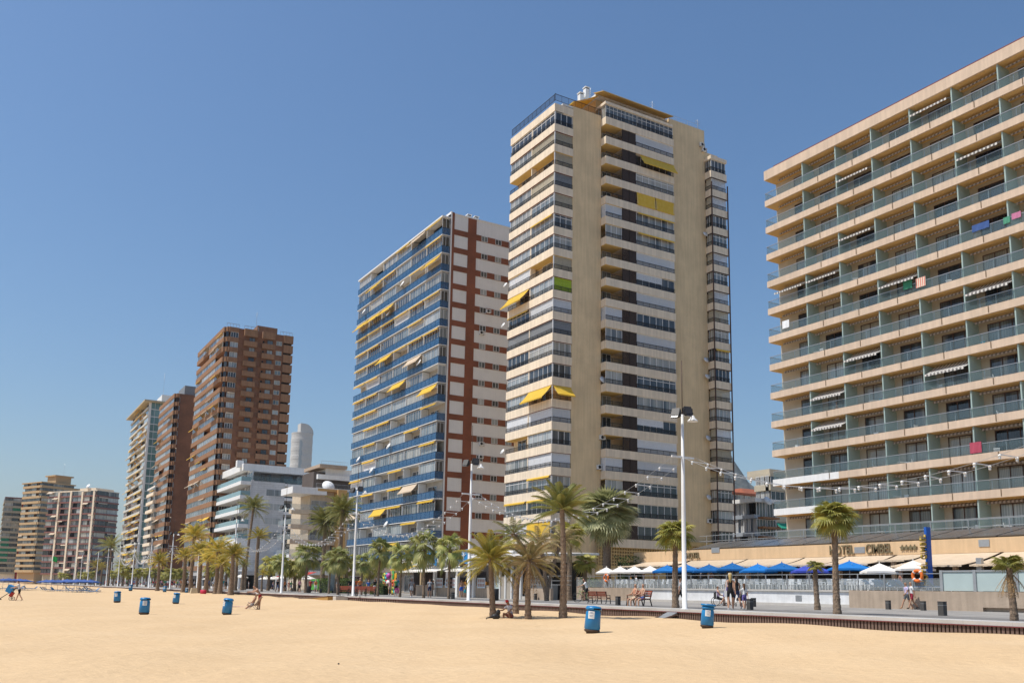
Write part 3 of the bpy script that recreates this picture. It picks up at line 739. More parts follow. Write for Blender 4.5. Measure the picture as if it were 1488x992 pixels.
        mb = MB(); mb.box(X0+xc0+.03, X0+xp0, Y0-1.05, Y0+1.3, zb0-.04, zb0-.002); b.put(mb, 'soffit', MT['yellowsoff'], bo)
        c = cen[k]
        if k == -1:
            window(b, 'R', (xc0+xp1+.3)/2, z, xp1+.3-xc0-.1, OH, .95, 8, 'wincool', 'alu', 'penthouse_window', tr=1.3); window(b, 'R', (xp1+.3+xc1)/2, z, xc1-xp1-.5, OH, .95, 8, 'windark', 'alu', 'penthouse_window', tr=1.3)
            window(b, 'L', -.1, z, 1.8, OH, -xc0-.1, 2, 'win', 'alu', 'side_window')
            link('railing', rail_mesh(xc1-xc0-.1, .62), bo, b.at('R', (xc0+xc1)/2, z, 1.03), 0)
        else:
            lw = xp0-xc0
            link('railing', rail_mesh(lw-.1, .62), bo, b.at('R', xc0+lw/2, z, 1.03), 0); link('railing', rail_mesh(1.0, .62), bo, (xc0+.05, .55, z-BASE), -math.pi/2)
            link('railing', rail_mesh(xc1-xp1-.1, .62), bo, b.at('R', (xp1+xc1)/2, z, 1.03), 0)
            # louvred strip, each storey a panel of slats
            mb = MB(); q = z
            nopen = rng.choice((0, 0, 1, 2)); half2 = (xp0+xp1)/2
            for a0, a1, op in ((xp0, half2-.03, nopen == 1), (half2+.03, xp1, nopen == 2)):
                zz = z+.02
                while zz < z+OH-.03:
                    b.B(mb, 'R', a0, a1, zz, zz+(.07 if op else .10), .98, 1.04); zz += .12
                b.B(mb, 'R', a0, a0+.06, z, z+OH, .97, 1.06); b.B(mb, 'R', a1-.06, a1, z, z+OH, .97, 1.06)
                if not op: b.B(mb, 'R', a0+.06, a1-.06, z, z+OH, .93, .96)
            b.put(mb, 'louvre_panel', MT['louvre'])
            if c[0] in 'SW': fill(c[0], 'R', xc0+.06, xp0-.05, z, .95, 3, 'balcony_glazing')
            else:
                window(b, 'R', xc0+lw*.62, z, 1.5, OH-.05, -1.2, 2, 'win', 'alu', 'balcony_door')
            if c[0] == 'x': b.inst('air_conditioner', ac_mesh(), 'R', xc0+.6, z+.3, -1.25)
            if c[0] == 'S': shutter(b, 'L', -.1, z, 1.7, OH, -xc0-.08, 'shutter', 1, 'side_blind')
            if c[1] != 'A': fill(c[1], 'R', xp1+.08, xc1-.05, z, .95, 6, 'lounge_window')
            else: window(b, 'R', (xp1+xc1)/2, z, xc1-xp1-.2, OH, .6, 6, 'windark', 'alu', 'lounge_window'); awning(b, 'R', (xp1+xc1)/2+.4, z+OH, xc1-xp1-.8, .9, 1.5, 1.0)
    # brown posts of the far stack
    for x in (xr0+.02, XE+.02):
        mb = MB(); mb.box(X0+x-.06, X0+x+.08, Y0-1.42, Y0-1.28, 8, 62.5); b.put(mb, 'post', MT['brownpost'])
    mb = MB(); mb.box(X0+XE+.2, X0+XE+1.3, Y0+2, Y0+9, BASE, 17.6); b.put(mb, 'annex', brick_mat('brown_tile', (.16, .075, .055), (.13, .06, .045), (.3, .25, .2), .5, .5))
    # roof terrace: railings, yellow awnings, chimneys, penthouse canopy
    link('railing', rail_mesh(LEN, 1.0), b.t, b.at('L', LEN/2, ztop, -.1), b.rz('L')); link('railing', rail_mesh(xc0, 1.0), b.t, b.at('R', xc0/2, ztop, -.1), 0)
    awning(b, 'L', 3.3, 71.0, 6.2, 4.4, 2.3, -xc0+.2, name='terrace_awning')
    mb = MB(); mb.hexa([(X0+xc0-.7, Y0-1.45, 70.62), (X0+xc1-.3, Y0-1.45, 70.62), (X0+xc1-.3, Y0+.6, 71.25), (X0+xc0-.9, Y0+.6, 71.25)], [(X0+xc0-.7, Y0-1.45, 70.72), (X0+xc1-.3, Y0-1.45, 70.72), (X0+xc1-.3, Y0+.6, 71.35), (X0+xc0-.9, Y0+.6, 71.35)])
    b.put(mb, 'canopy', CM('ochre_canopy', (.52, .33, .09), .8))
    [chimney(b, atY(q_, r_, Y0+7.5).x, Y0+7.5, ztop, atY(q_, r_, Y0+7.5).z-ztop-.3) for q_, r_ in ((844, 136), (852, 128))]
    antenna(b, X0+xc0+1, Y0+4, 71.2, 3.2); antenna(b, X0+xc1-1.0, Y0+2.5, 71.2, 3.6); antenna(b, X0+xr0-.4, Y0+1, 71.2, 2.2); chimney(b, X0+xc0+5.2, Y0+5, 71.2, 1.6)
    mb = MB()
    for i in range(9): x = X0+xc0+.5+(xr0-xc0-1)*i/8; mb.box(x-.015, x+.015, Y0+.55, Y0+.58, 71.2, 72.3)
    mb.box(X0+xc0+.5, X0+xr0-.5, Y0+.55, Y0+.575, 72.25, 72.29); mb.box(X0+xc0+.5, X0+xr0-.5, Y0+.551, Y0+.574, 71.8, 71.83); b.put(mb, 'roof_railing', MT['steel'])
    # dishes and air conditioners on the walls
    for px, py, r in ((874, 553, .55),): p = atY(px, py, Y0); dish(b, 'R', p.x-X0, p.z, .05, r)
    for px, py in ((1022, 342), (1033, 403), (1023, 524), (1025, 548), (1026, 637), (1027, 723)): p = atY(px, py, Y0); dish(b, 'R', p.x-X0, p.z, .1, .42)
    for px, py in ((1019, 212), (1022, 219), (874, 636), (870, 679), (1030, 757)): p = atY(px, py, Y0); b.inst('air_conditioner', ac_mesh(), 'R', p.x-X0, p.z-.3, .02)
    for px, py in ((737, 416), (734, 474), (733, 657)): p = atX(px, py, X0); dish(b, 'L', p.y-Y0-.3, p.z, .15, .4)
    # ground storeys: pierced screen and cream wall
    mb = MB(); zs0, zs1 = 5.2, 8.0
    b.B(mb, 'R', xc0-1, xr0-.5, zs1, zs1+.6, .2, 1.0); b.B(mb, 'R', xc0-1, xr0-.5, BASE, zs0-.2, -.1, .9)
    x = xc0-1
    while x < xr0-.7: b.B(mb, 'R', x, x+.16, zs0-.2, zs1, .6, .8); x += .42
    zz = zs0
    while zz < zs1: b.B(mb, 'R', xc0-1, xr0-.5, zz, zz+.15, .605, .795); zz += .42
    b.put(mb, 'pierced_screen', M_('ochre_screen', (.52, .36, .16), .85))
    mb = MB(); b.B(mb, 'L', -.1, LEN, BASE, 5.2, -1.5, .1); b.B(mb, 'R', .0, xc0-1, BASE, 5.2, -1, .1); b.put(mb, 'ground_storey', MT['creamband'])
cream_tower()
# ================================================================= blue-balcony block
def blue_block():
    X0, Y0 = 61.65, 125.17; LEN = 37.6; P = 3.08
    b = Bld('apartment_block', 'apartment block with blue balcony railings and red brick end wall beside the cream tower', 'building', X0, Y0)
    ob = 1.45       # balconies stand this far proud of the brick end wall
    xw = [atY(x, y, Y0).x-X0 for x, y in ((660, 340), (680, 345), (692, 350))]
    XE = 22.0; ztop = 62.8
    mb = MB(); mb.box(X0-.012, X0-.004, Y0+.1, Y0+LEN, BASE, ztop-2); b.put(mb, 'recessed_wall', CM('recessed_wall', (.46, .43, .38)))
    mb = MB(); mb.box(X0+.0, X0+XE, Y0+.02, Y0+LEN, BASE, ztop-.4)
    mb.box(X0+.0, X0+.25, Y0-.04, Y0+LEN-.01, BASE, ztop)
    b.put(mb, 'wall', MT['whitewall'])
    mb = MB(); b.B(mb, 'R', .25, xw[0], BASE, ztop-.1, -.02, .06); b.B(mb, 'R', xw[1], xw[2], BASE, ztop-.25, -.02, .06)
    b.put(mb, 'brick_pilaster', MT['redbrick'])
    mb = MB(); b.B(mb, 'R', xw[0], XE, ztop-.4, ztop-.2, -3, .08); b.B(mb, 'L', .0, LEN, ztop-1.25, ztop-1.0, -.2, ob+.12)
    b.put(mb, 'roof', MT['white'])
    sty = random.Random(11)
    nb = 6; bw = LEN/nb
    for k in range(0, 18):
        z0 = 58.95-P*k        # top of the white end-wall panel = floor level of the balcony
        # end wall: brick between panels, brick strips between windows
        if k < 17:
            mb = MB(); b.B(mb, 'R', xw[0], xw[1], z0, z0+P-2.15, -.02, .04) if k >= 0 else None
            zs = z0-.1 if k >= 0 else None
            if k >= 0:
                b.B(mb, 'R', xw[2], XE-.1, z0-.1, z0+.92, -.02, .03)
                b.put(mb, 'brick_course', MT['redbrick'])
                for i in range(5):
                    s = xw[2]+1.55+i*2.65
                    if s < XE-1: window(b, 'R', s, z0-.06, 1.15, .95, .075, 2, sty.choice(['win', 'wincool', 'windark']), 'alu', 'window')
        # sea-front balcony
        zf = z0-.35 if k >= 0 else 58.95+P-.35
        if zf < 6: continue
        mb = MB(); b.B(mb, 'L', 0.05, LEN, zf-.11, zf, -.2, ob+.03)
        bo = b.put(mb, 'balcony', MT['white'])
        mb = MB(); b.B(mb, 'L', .08, LEN, zf+.05, zf+1.12, ob-.03, ob); b.B(mb, 'R', -ob, -.02, zf+.05, zf+1.12, -.11, -.08)
        for i in range(25):
            s = .1+(LEN-.15)*i/24; b.B(mb, 'L', s-.03, s+.03, zf, zf+1.13, ob-.05, ob+.02, 1)
        b.B(mb, 'L', .05, LEN, zf+1.12, zf+1.18, ob-.06, ob+.03, 1); b.B(mb, 'R', -ob, -.02, zf+1.12, zf+1.18, -.14, -.05, 1); b.B(mb, 'L', .05, LEN, zf+.06, zf+.10, ob-.06, ob+.03, 1)
        b.put(mb, 'railing', [MT['bluepanel'], CM('blue_metal', (.03, .085, .18), .4)], bo)
        H = P-.25
        for i in range(nb):
            s = (i+.5)*bw
            if i: mb = MB(); b.B(mb, 'L', i*bw-.05, i*bw+.05, zf, zf+H, .05, ob-.1); b.put(mb, 'partition', MT['white'])
            r = sty.random()
            zt = zf+.02
            if r < .68: window(b, 'L', s, zt, bw-.3, H-.05, ob-.22, 6, sty.choice(['win', 'wincool', 'wincool', 'win']), 'alu', 'balcony_glazing', fr=True)
            elif r < .78: shutter(b, 'L', s, zt+.9, bw-.4, H-.95, ob-.22, 'shutter', 2); 
            else: window(b, 'L', s+.6, zt, bw*.5, 2.2, .07, 2, 'windark', 'alu', 'balcony_door')
            q = sty.random()
            if q < .40: rolled(b, 'L', s, zf+H+.02, bw*.92, ob+.02, 'yellow')
            elif q < .46: awning(b, 'L', s, zf+H, bw*.9, 1.0, 1.2, ob, 'yellow')
            elif q < .48: awning(b, 'L', s, zf+H, bw*.9, 1.0, 1.2, ob, 'creamcan')
        window(b, 'R', -ob/2-.02, zf+.02, ob-.1, H-.05, -.16, 2, sty.choice(['win', 'wincool', 'windark']), 'alu', 'end_glazing') if sty.random() < .75 else None
    for px, py in ((587, 414), (531, 454), (567, 456), (611, 528), (523, 668), (542, 684), (563, 762), (567, 649)): p = atX(px, py, X0-ob); dish(b, 'L', p.y-Y0-.3, p.z, ob+.1, .6)
    for px, py in ((709, 453), (699, 484), (699, 645), (698, 664)): p = atY(px, py, Y0); b.inst('air_conditioner', ac_mesh(), 'R', p.x-X0, p.z-.3, .02)
    for dx in (3.2, 4.6): chimney(b, X0+dx+1.2, Y0+2.2, ztop-.4, 1.3)
    antenna(b, X0+12, Y0+3, ztop-.3, 1.6); antenna(b, X0+14.5, Y0+3, ztop-.3, 1.2)
    # ground storey: shops
    mb = MB(); b.B(mb, 'L', 0, LEN, BASE, 4.2, -.2, .6); b.put(mb, 'shopfront', CM('shop_plaster', (.36, .30, .24)))
    for i in range(6): window(b, 'L', (i+.5)*bw, BASE+.2, bw-1, 2.7, .64, 3, 'windark', 'alu', 'shop_window')
    mb = MB(); b.B(mb, 'L', 0, LEN, 4.2, 4.9, -.2, 2.2); b.put(mb, 'shop_canopy', CM('shop_canopy', (.28, .21, .19)))
blue_block()

# ================================================================= hotel
HX, HY = 69.31, 64.65
def hotel():
    X0, Y0 = HX, 34.7; YE = HY-Y0; P = 3.015; WD = 1.8
    b = Bld('hotel', 'long peach coloured beach hotel with glass balcony fronts stacked at the right', 'building', X0, Y0)
    zt = 46.9
    bays = [(59.6, HY-.1)]+[(59.6-4.15*(j+1), 59.6-4.15*j) for j in range(6)]
    mb = MB(); mb.box(X0+WD, X0+16, Y0, HY, BASE, zt-.6); b.put(mb, 'wall', MT['beigewall'])
    mb = MB(); mb.box(X0, X0+16, Y0, HY+.02, 45.71, 46.75); b.put(mb, 'cornice', MT['tan'])
    mb = MB(); mb.box(X0+.15, X0+15.8, Y0, HY-1.2, 46.751, 46.95); b.put(mb, 'roof_edge', MT['maroon'])
    stripes = stripe_mat('awning_stripes', (.36, .31, .26), (.13, .10, .08), .17, 0)
    striped2 = stripe_mat('awning_stripes_wide', (.62, .60, .56), (.17, .155, .15), .17, 0)
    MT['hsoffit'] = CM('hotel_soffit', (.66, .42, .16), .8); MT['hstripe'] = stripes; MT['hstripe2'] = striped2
    hr = random.Random(3); ext = {(0, 4), (1, 2), (3, 2), (4, 0), (4, 1), (5, 3), (6, 5), (7, 2), (8, 4), (9, 1), (10, 6), (2, 5), (8, 1)}
    chairs = []
    sp = MB(); sp.box(-.018, .018, -.035, .035, 0, .54); SP = sp.mesh('drain_spout', CM('spout', (.20, .14, .09)))
    for i in range(13):
        zc = 45.71-P*i           # underside of the slab overhead
        zf = zc-P+.66            # top of the parapet band below = foot of the glass
        fl = zf-.50              # balcony floor
        mb = MB()
        if i < 12:
            white = i in (10, 11)
            zs = zc-P
            mb.box(X0, X0+.14, Y0, HY-8.2 if white else HY, zs, zf); mb.box(X0+.14, X0+WD+.05, Y0, HY, zs+.02, fl)
            mb.box(X0+.14, X0+WD, HY-.14, HY, fl, zf, 1 if white else 0)
            if white: mb.box(X0-.002, X0+.14, HY-8.2, HY, zs-.001, zf+.001, 1)
            bo = b.put(mb, 'balcony', [MT['tan'], MT['white']])
            for y0, y1 in bays: link('drain_spout', SP, bo, b.at('L', y0-2.07+(2.3 if y0 < Y0+1 else 0)-Y0, zf-.56, .02))
        else:
            mb.box(X0, X0+WD+.05, Y0, HY, zc-P+.0, fl); bo = b.put(mb, 'balcony', [MT['tan']])
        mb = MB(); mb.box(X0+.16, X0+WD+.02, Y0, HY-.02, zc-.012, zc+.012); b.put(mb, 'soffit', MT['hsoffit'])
        mb = MB(); mb.box(X0+.05, X0+.07, Y0, HY-.04, zf+.05, zf+.76); mb.box(X0+.07, X0+WD, HY-.06, HY-.04, zf+.05, zf+.76)
        g = b.put(mb, 'glass_railing', MT['glassrail'], bo)
        mb = MB(); mb.box(X0+.03, X0+.09, Y0, HY-.02, zf+.79, zf+.84); mb.box(X0+.09, X0+WD, HY-.08, HY-.02, zf+.79, zf+.84)
        for y0, y1 in bays:
            for f in (.02, .35, .68): mb.box(X0+.08, X0+.115, y0+(y1-y0)*f-.02, y0+(y1-y0)*f+.02, zf-.1, zf+.79)
        b.put(mb, 'handrail', MT['steel'], g)
        for j, (y0, y1) in enumerate(bays):
            if j:
                mb = MB(); mb.box(X0+.15, X0+WD+.02, y1-.06, y1+.06, fl+.02, zc-.04); b.put(mb, 'partition', MT['divider'])
            w = (y1-y0)*(.76 if j else .48); sc = y0-Y0+w/2+.14
            o = window(b, 'L', sc, fl+.02, w, 2.5, -WD+.06, 2 if w < 3 else 3, hr.choice(['door', 'door', 'door', 'windark', 'wincool']), 'brownpost', 'balcony_door', t=.07)
            L = y1-y0-.5 if j else 3.6
            cy = (y0+y1)/2-Y0-.1 if j else 2+y0-Y0
            if (i, j) in ext: awning(b, 'L', cy, zc-.08, L, 1.6, .95, -WD+.55, 'hstripe2')
            else: b.inst('awning', rolled_mesh(L, 'hstripe', .25, .16), 'L', cy, zc-.12, -1.0)
            if hr.random() < (.62 if i > 3 else .45): chairs.append((X0+.75+hr.random()*.4, (y0+y1)/2+hr.uniform(-1.3, 1.3), fl+.02, hr.uniform(0, 6.28)))
        # ceiling lamps under the slab
    # side building part seen behind the balconies
    mb = MB(); mb.box(X0+WD+1.8, X0+9, HY, HY+.25, BASE, 46); 
    b.put(mb, 'end_wall', MT['beigewall'])
    for z in (8.1, 5.9): 
        p = HY+.27; mb = MB(); mb.box(X0+WD+.5, X0+WD+1.1, p, p+.02, z, z+.7); b.put(mb, 'small_window', MT['dark'])
    antenna(b, X0+3, Y0+14, 46.9, 1.6); antenna(b, X0+2, HY-3, 46.9, .8)
    return chairs
HOTEL_CHAIRS = hotel()

# ================================================================= brown brick towers
def brown_tower(label, cx, cy, D, floors, P, LEN, WR, ztop_px, cap=False, seed=1, twin=False):
    c = atD(cx, cy, D); X0, Y0 = c.x, c.y
    b = Bld('brick_tower', label, 'building', X0, Y0)
    ztop = atY(*ztop_px, Y0).z; rr = random.Random(seed); WR = atY(WR, cy, Y0).x-X0
    cb = min(7.0, WR*.2)
    mb = MB(); mb.box(X0+1.2, X0+WR*.86, Y0+1.0, Y0+LEN, BASE, ztop-.4); mb.box(X0+cb, X0+WR*.86, Y0, Y0+2, BASE, ztop)
    b.put(mb, 'wall', MT['brownbrick'])
    for k in range(floors):
        zb = ztop-P*k-1.35
        if zb < 3: break
        # brick balcony band with a canted corner
        mb = MB(); jut = .5 if (k % 7 == 5) else 0
        b.B(mb, 'L', 1.3, LEN, zb, zb+1.35, -1.2, .1+jut*.3); b.B(mb, 'R', 1.3, cb, zb, zb+1.35, -1.0, .35+jut)
        x, y = X0, Y0; e = -.35-jut
        mb.hexa([(x-.1, y+1.3, zb), (x+1.3, y+e, zb), (x+1.3, y+1.3, zb), (x+.6, y+1.3, zb)], [(x-.1, y+1.3, zb+1.35), (x+1.3, y+e, zb+1.35), (x+1.3, y+1.3, zb+1.35), (x+.6, y+1.3, zb+1.35)])
        for q in (.25, .75): cxx = x-.1+1.4*q; cyy = y+1.3+(e-1.3)*q; mb.box(cxx-.22, cxx+.1, cyy-.22, cyy+.1, zb+.05, zb+1.36)
        b.put(mb, 'balcony', MT['brownband'])
        if zb-P < 2: break
        zw, hw = zb-(P-1.35)+.0, P-1.35
        nb = max(3, int(LEN/8)); bw = (LEN-1.4)/nb
        for i in range(nb):
            s = 1.4+(i+.5)*bw
            g = rr.choice(['win', 'wincool', 'win', 'windark'])
            if rr.random() < .9: window(b, 'L', s, zw, bw-.2, hw, -.1, 4, g, 'alu', 'window', t=.09)
            if rr.random() < .14: awning(b, 'L', s, zw+hw, bw*.8, 1.2, .9, .1, rr.choice(['yellow', 'creamcan', 'creamcan']))
            elif rr.random() < .15: rolled(b, 'L', s, zw+hw, bw*.8, .12, rr.choice(['yellow', 'creamcan']))
        window(b, 'R', (1.6+cb)/2, zw, cb-1.8, hw, .1, 3, rr.choice(['windark', 'win', 'wincool']), 'alu', 'corner_window', t=.09)
        mb = MB(); b.B(mb, 'R', .5, 1.2, zw, zw+hw, -.5, -.3); b.put(mb, 'corner_pane', MT['windark'])
        if rr.random() < .15: rolled(b, 'R', (1.6+cb)/2, zw+hw, cb-2, .4, 'creamcan')
    if not twin:
        bays = [(atY(361, 540, Y0).x-X0, 1.95), (atY(387, 545, Y0).x-X0, 1.95)]
        for k in range(floors):
            zb = ztop-.75-P*k
            if zb < 6: break
            for i, (s, w) in enumerate(bays):
                mb = MB(); b.B(mb, 'R', s-w, s+w*.9, zb-1.35-(0 if k else -.0), zb+(.7 if k == 0 else .1), -.1, 1.1); b.put(mb, 'bay_balcony', MT['brownband'])
                window(b, 'R', s+.5, zb-2.75, 1.6, 1.3, .03, 2, rr.choice(['win', 'windark', 'wincool']), 'brownpost', 'bay_window', t=.06)
            s3 = atY(402, 560, Y0).x-X0
            window(b, 'R', s3, zb-2.6, 1.7, 1.3, .03, 2, rr.choice(['wincool', 'wincool', 'win']), 'creamblind', 'small_window', t=.10)
            mb = MB(); s4 = (bays[0][0]+bays[1][0])/2+1.2; b.B(mb, 'R', s4-.25, s4+.2, zb-2.5, zb-1.9, 0, .02); b.put(mb, 'vent', MT['dark'])
            mb = MB(); b.B(mb, 'R', WR*.86, WR, zb-1.55, zb+.75, -14, .45); b.put(mb, 'end_balcony', MT['brownband'])
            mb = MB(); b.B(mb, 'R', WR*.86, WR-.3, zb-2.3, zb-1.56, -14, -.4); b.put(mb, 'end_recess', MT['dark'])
        mb = MB(); mb.box(X0+WR*.5, X0+WR*.8, Y0+3, Y0+14, ztop, ztop+2.6); b.put(mb, 'roof_house', MT['brownband'])
        antenna(b, X0+WR*.52, Y0+6, ztop+2.5, 5)
        mb = MB()
        for s0, s1 in ((.5, cb), (bays[0][0]-2, bays[0][0]+2), (WR*.8, WR-.4)): 
            b.B(mb, 'R', s0, s1, ztop+.9, ztop+1.0, .25, .35)
            for i in range(5): s = s0+(s1-s0)*i/4; b.B(mb, 'R', s-.04, s+.04, ztop, ztop+.9, .27, .33)
        b.put(mb, 'roof_railing', MT['steel'])
    else:
        mb = MB(); mb.box(X0+2, X0+WR*.8, Y0+2, Y0+LEN-4, ztop, ztop+.4); b.put(mb, 'roof', MT['brownband'])
        mb = MB(); mb.box(X0+3.2, X0+WR*.9, Y0+.6, Y0+12, ztop-.1, ztop+3.2); b.put(mb, 'roof_house', MT['greyblind'])
        mb = MB(); mb.box(X0+WR*.6, X0+WR, Y0+2.5, Y0+LEN, BASE, ztop+1.5); b.put(mb, 'rear_wing', MT['brownbrick'])
brown_tower('tall brown brick tower with orange banded balconies and small bay windows on its side', 321, 560, 252, 30, 2.93, 36, 422, (330, 474))
brown_tower('narrower brown brick tower standing behind the taller brown one', 249, 640, 306, 30, 2.95, 30, 283, (256, 571), seed=4, twin=True)

# ================================================================= farther blocks (banded facades)
def banded(name, label, cx, cy, D, ztop_px, LEN, WR, P, bh, band, glassL, glassR, frame='alu', awn=0, awnm='yellow', roof='white', over=.6, seed=1, proud=.5, Lbays=4, Rbays=2, Rstyle='bands', posts=None, wall='whiteband', dz=0, cat='building', lowest=4, rot=0):
    c = atD(cx, cy, D); X0, Y0 = c.x, c.y; rr = random.Random(seed)
    b = Bld(name, label, cat, X0, Y0); b.t.rotation_euler = (0, 0, R_(rot)); ztop = atY(*ztop_px, Y0).z
    mb = MB(); mb.box(X0+.8, X0+WR, Y0+.8 if Rstyle == 'bands' else Y0, Y0+LEN, BASE, ztop-.2); b.put(mb, 'wall', MT[wall])
    mb = MB(); mb.box(X0-over, X0+WR+over*.4, Y0-over, Y0+LEN+over, ztop-.25, ztop+.35); b.put(mb, 'roof', MT[roof])
    k = 0
    while ztop-P*(k+1) > lowest:
        z = ztop-P*(k+1)      # floor level
        mb = MB(); b.B(mb, 'L', -.05, LEN, z, z+bh, -.8, proud)
        if Rstyle == 'bands': b.B(mb, 'R', -proud, WR-.1, z, z+bh, -.8, proud-.01)
        b.put(mb, 'balcony', MT[band])
        bw = LEN/Lbays
        for i in range(Lbays):
            s = (i+.5)*bw
            if rr.random() < .88: window(b, 'L', s, z+bh, bw-.3, P-bh-.05, -.3 if rr.random() < .3 else proud-.3, 3, rr.choice(glassL), frame, 'window', fr=(D < 330), t=.1)
            else: 
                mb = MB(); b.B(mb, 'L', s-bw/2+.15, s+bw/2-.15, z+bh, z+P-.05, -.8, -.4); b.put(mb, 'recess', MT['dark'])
            if rr.random() < awn:
                if rr.random() < .5: awning(b, 'L', s, z+P-.05, bw*.85, 1.1, .8, proud, awnm)
                else: rolled(b, 'L', s, z+P-.02, bw*.85, proud+.05, awnm, h=.35)
        bw = WR/Rbays
        for i in range(Rbays):
            s = (i+.5)*bw
            if Rstyle == 'bands':
                window(b, 'R', s-.2, z+bh, bw-.25, P-bh-.05, proud-.35, 3, rr.choice(glassR), frame, 'side_glazing', fr=(D < 330), t=.1)
                if rr.random() < awn*.5: rolled(b, 'R', s, z+P-.02, bw*.8, proud+.05, awnm, h=.4)
            elif Rstyle == 'glass': window(b, 'R', s, z+.05, bw-.3, P-.1, .05, 3, rr.choice(glassR), frame, 'side_glazing', fr=True, t=.12)
            elif Rstyle == 'wall' and rr.random() < .8: window(b, 'R', s, z+1.0, min(1.8, bw*.5), 1.2, .03, 2, rr.choice(glassR), frame, 'side_window', fr=True, t=.12)
        k += 1
    if posts:
        mb = None
        for s in posts:
            mb = MB(); b.B(mb, 'L', s-.55, s+.55, BASE, ztop-.3, -.5, proud+.25); b.put(mb, 'pillar', MT['creamband'])
    return b, ztop
MT['slimroof'] = CM('slim_roof', (.46, .39, .27), .8); MT['palegrey'] = M_('pale_grey_band', (.52, .51, .47), .75, .08); MT['glassgreen'] = glass_mat('green_curtain_wall', [(.3, (.10, .20, .19)), (.6, (.17, .29, .28)), (.8, (.04, .08, .08))])
b, zt = banded('apartment_tower', 'slim pale tower dotted with small yellow awnings, far left of the brown towers', 213, 640, 352, (215, 583), 46, 19, 2.95, .85, 'palegrey', ['win', 'windark', 'wincool'], ['glassgreen'], awn=.62, roof='slimroof', over=2.2, seed=2, Lbays=5, Rbays=3, Rstyle='glass')
mb = MB(); mb.box(b.X+5, b.X+14, b.Y+4, b.Y+16, zt+.3, zt+4.2); b.put(mb, 'roof_house', MT['white']); antenna(b, b.X+6, b.Y+8, zt+4, 10)
mb = MB(); mb.box(b.X-.1, b.X+.7, b.Y-.35, b.Y+1, BASE, zt-.3); mb.box(b.X+18.3, b.X+19.2, b.Y-.35, b.Y+1, BASE, zt-.3); b.put(mb, 'corner_pier', MT['whiteband'])
banded('apartment_block', 'small cream block with balconies squeezed in front of the slim pale tower', 222, 760, 318, (222, 706), 16, 8, 3.0, 1.1, 'creamband', ['win', 'wincool'], ['win', 'wincool'], awn=.1, awnm='creamcan', seed=5, Lbays=2, Rbays=2, over=.3, roof='whiteband')
# red-lattice block, tan stepped block, grey-green block at far left
b, zt = banded('apartment_block', 'wide block with red balcony edges and pale vertical pillars at the far left', 137, 760, 440, (137, 712), 34, 13.4, 2.95, .75, 'redrail', ['win', 'windark', 'wincool'], ['win', 'wincool', 'windark'], awn=.14, awnm='creamcan', seed=6, Lbays=8, Rbays=2, over=.2, roof='creamband', posts=(1, 9, 17, 25.5), wall='creamblind', proud=.7, rot=35) if not MT.update(redrail=M_('red_brown_rail', (.22, .10, .085), .7)) else None
mb = MB(); mb.box(b.X, b.X+11, b.Y+1, b.Y+12, zt+.35, zt+1.4); b.put(mb, 'roof_house', MT['creamband']); dish(b, 'L', 6, zt+2.2, 0, 1.2)
b, zt = banded('apartment_block', 'tan stepped block with long dark balcony strips behind the red edged block', 56, 760, 500, (57, 700), 19, 18.5, 2.95, 1.3, 'tanband', ['windark', 'win'], ['windark', 'win'], awn=.05, awnm='creamcan', seed=7, Lbays=4, Rbays=3, over=1.2, roof='tanband', proud=.9, wall='tanband', rot=25) if not MT.update(tanband=M_('tan_band', (.46, .32, .175), .8, .06)) else None
mb = MB(); mb.box(b.X+9, b.X+18, b.Y+3, b.Y+12, zt, zt+4.6); mb.box(b.X+8, b.X+19, b.Y+2, b.Y+13, zt+4.6, zt+5.3); mb.box(b.X+17, b.X+23, b.Y+4, b.Y+20, BASE, zt-2); mb.box(b.X+16, b.X+24, b.Y+3, b.Y+21, zt-2, zt-1.2); b.put(mb, 'rear_wing', MT['tanband']); antenna(b, b.X+16, b.Y+8, zt+5.2, 8)
b, zt = banded('apartment_block', 'grey green block with a dark red edge cut by the left side of the photo', 3, 770, 520, (4, 722), 30, 8.8, 2.95, 1.2, 'greyband', ['windark', 'win'], ['win', 'windark', 'greenc', 'wincool'], seed=8, Lbays=3, Rbays=2, over=.2, roof='maroon', proud=.5) if not MT.update(greyband=M_('grey_band', (.34, .33, .28), .8, .1), greenc=CM('green_canvas', (.02, .20, .13), .8)) else None
mb = MB(); mb.box(b.X+8.9, b.X+10.6, b.Y-.6, b.Y+20, BASE, zt); b.put(mb, 'red_end_wall', CM('red_end', (.21, .035, .03), .8))

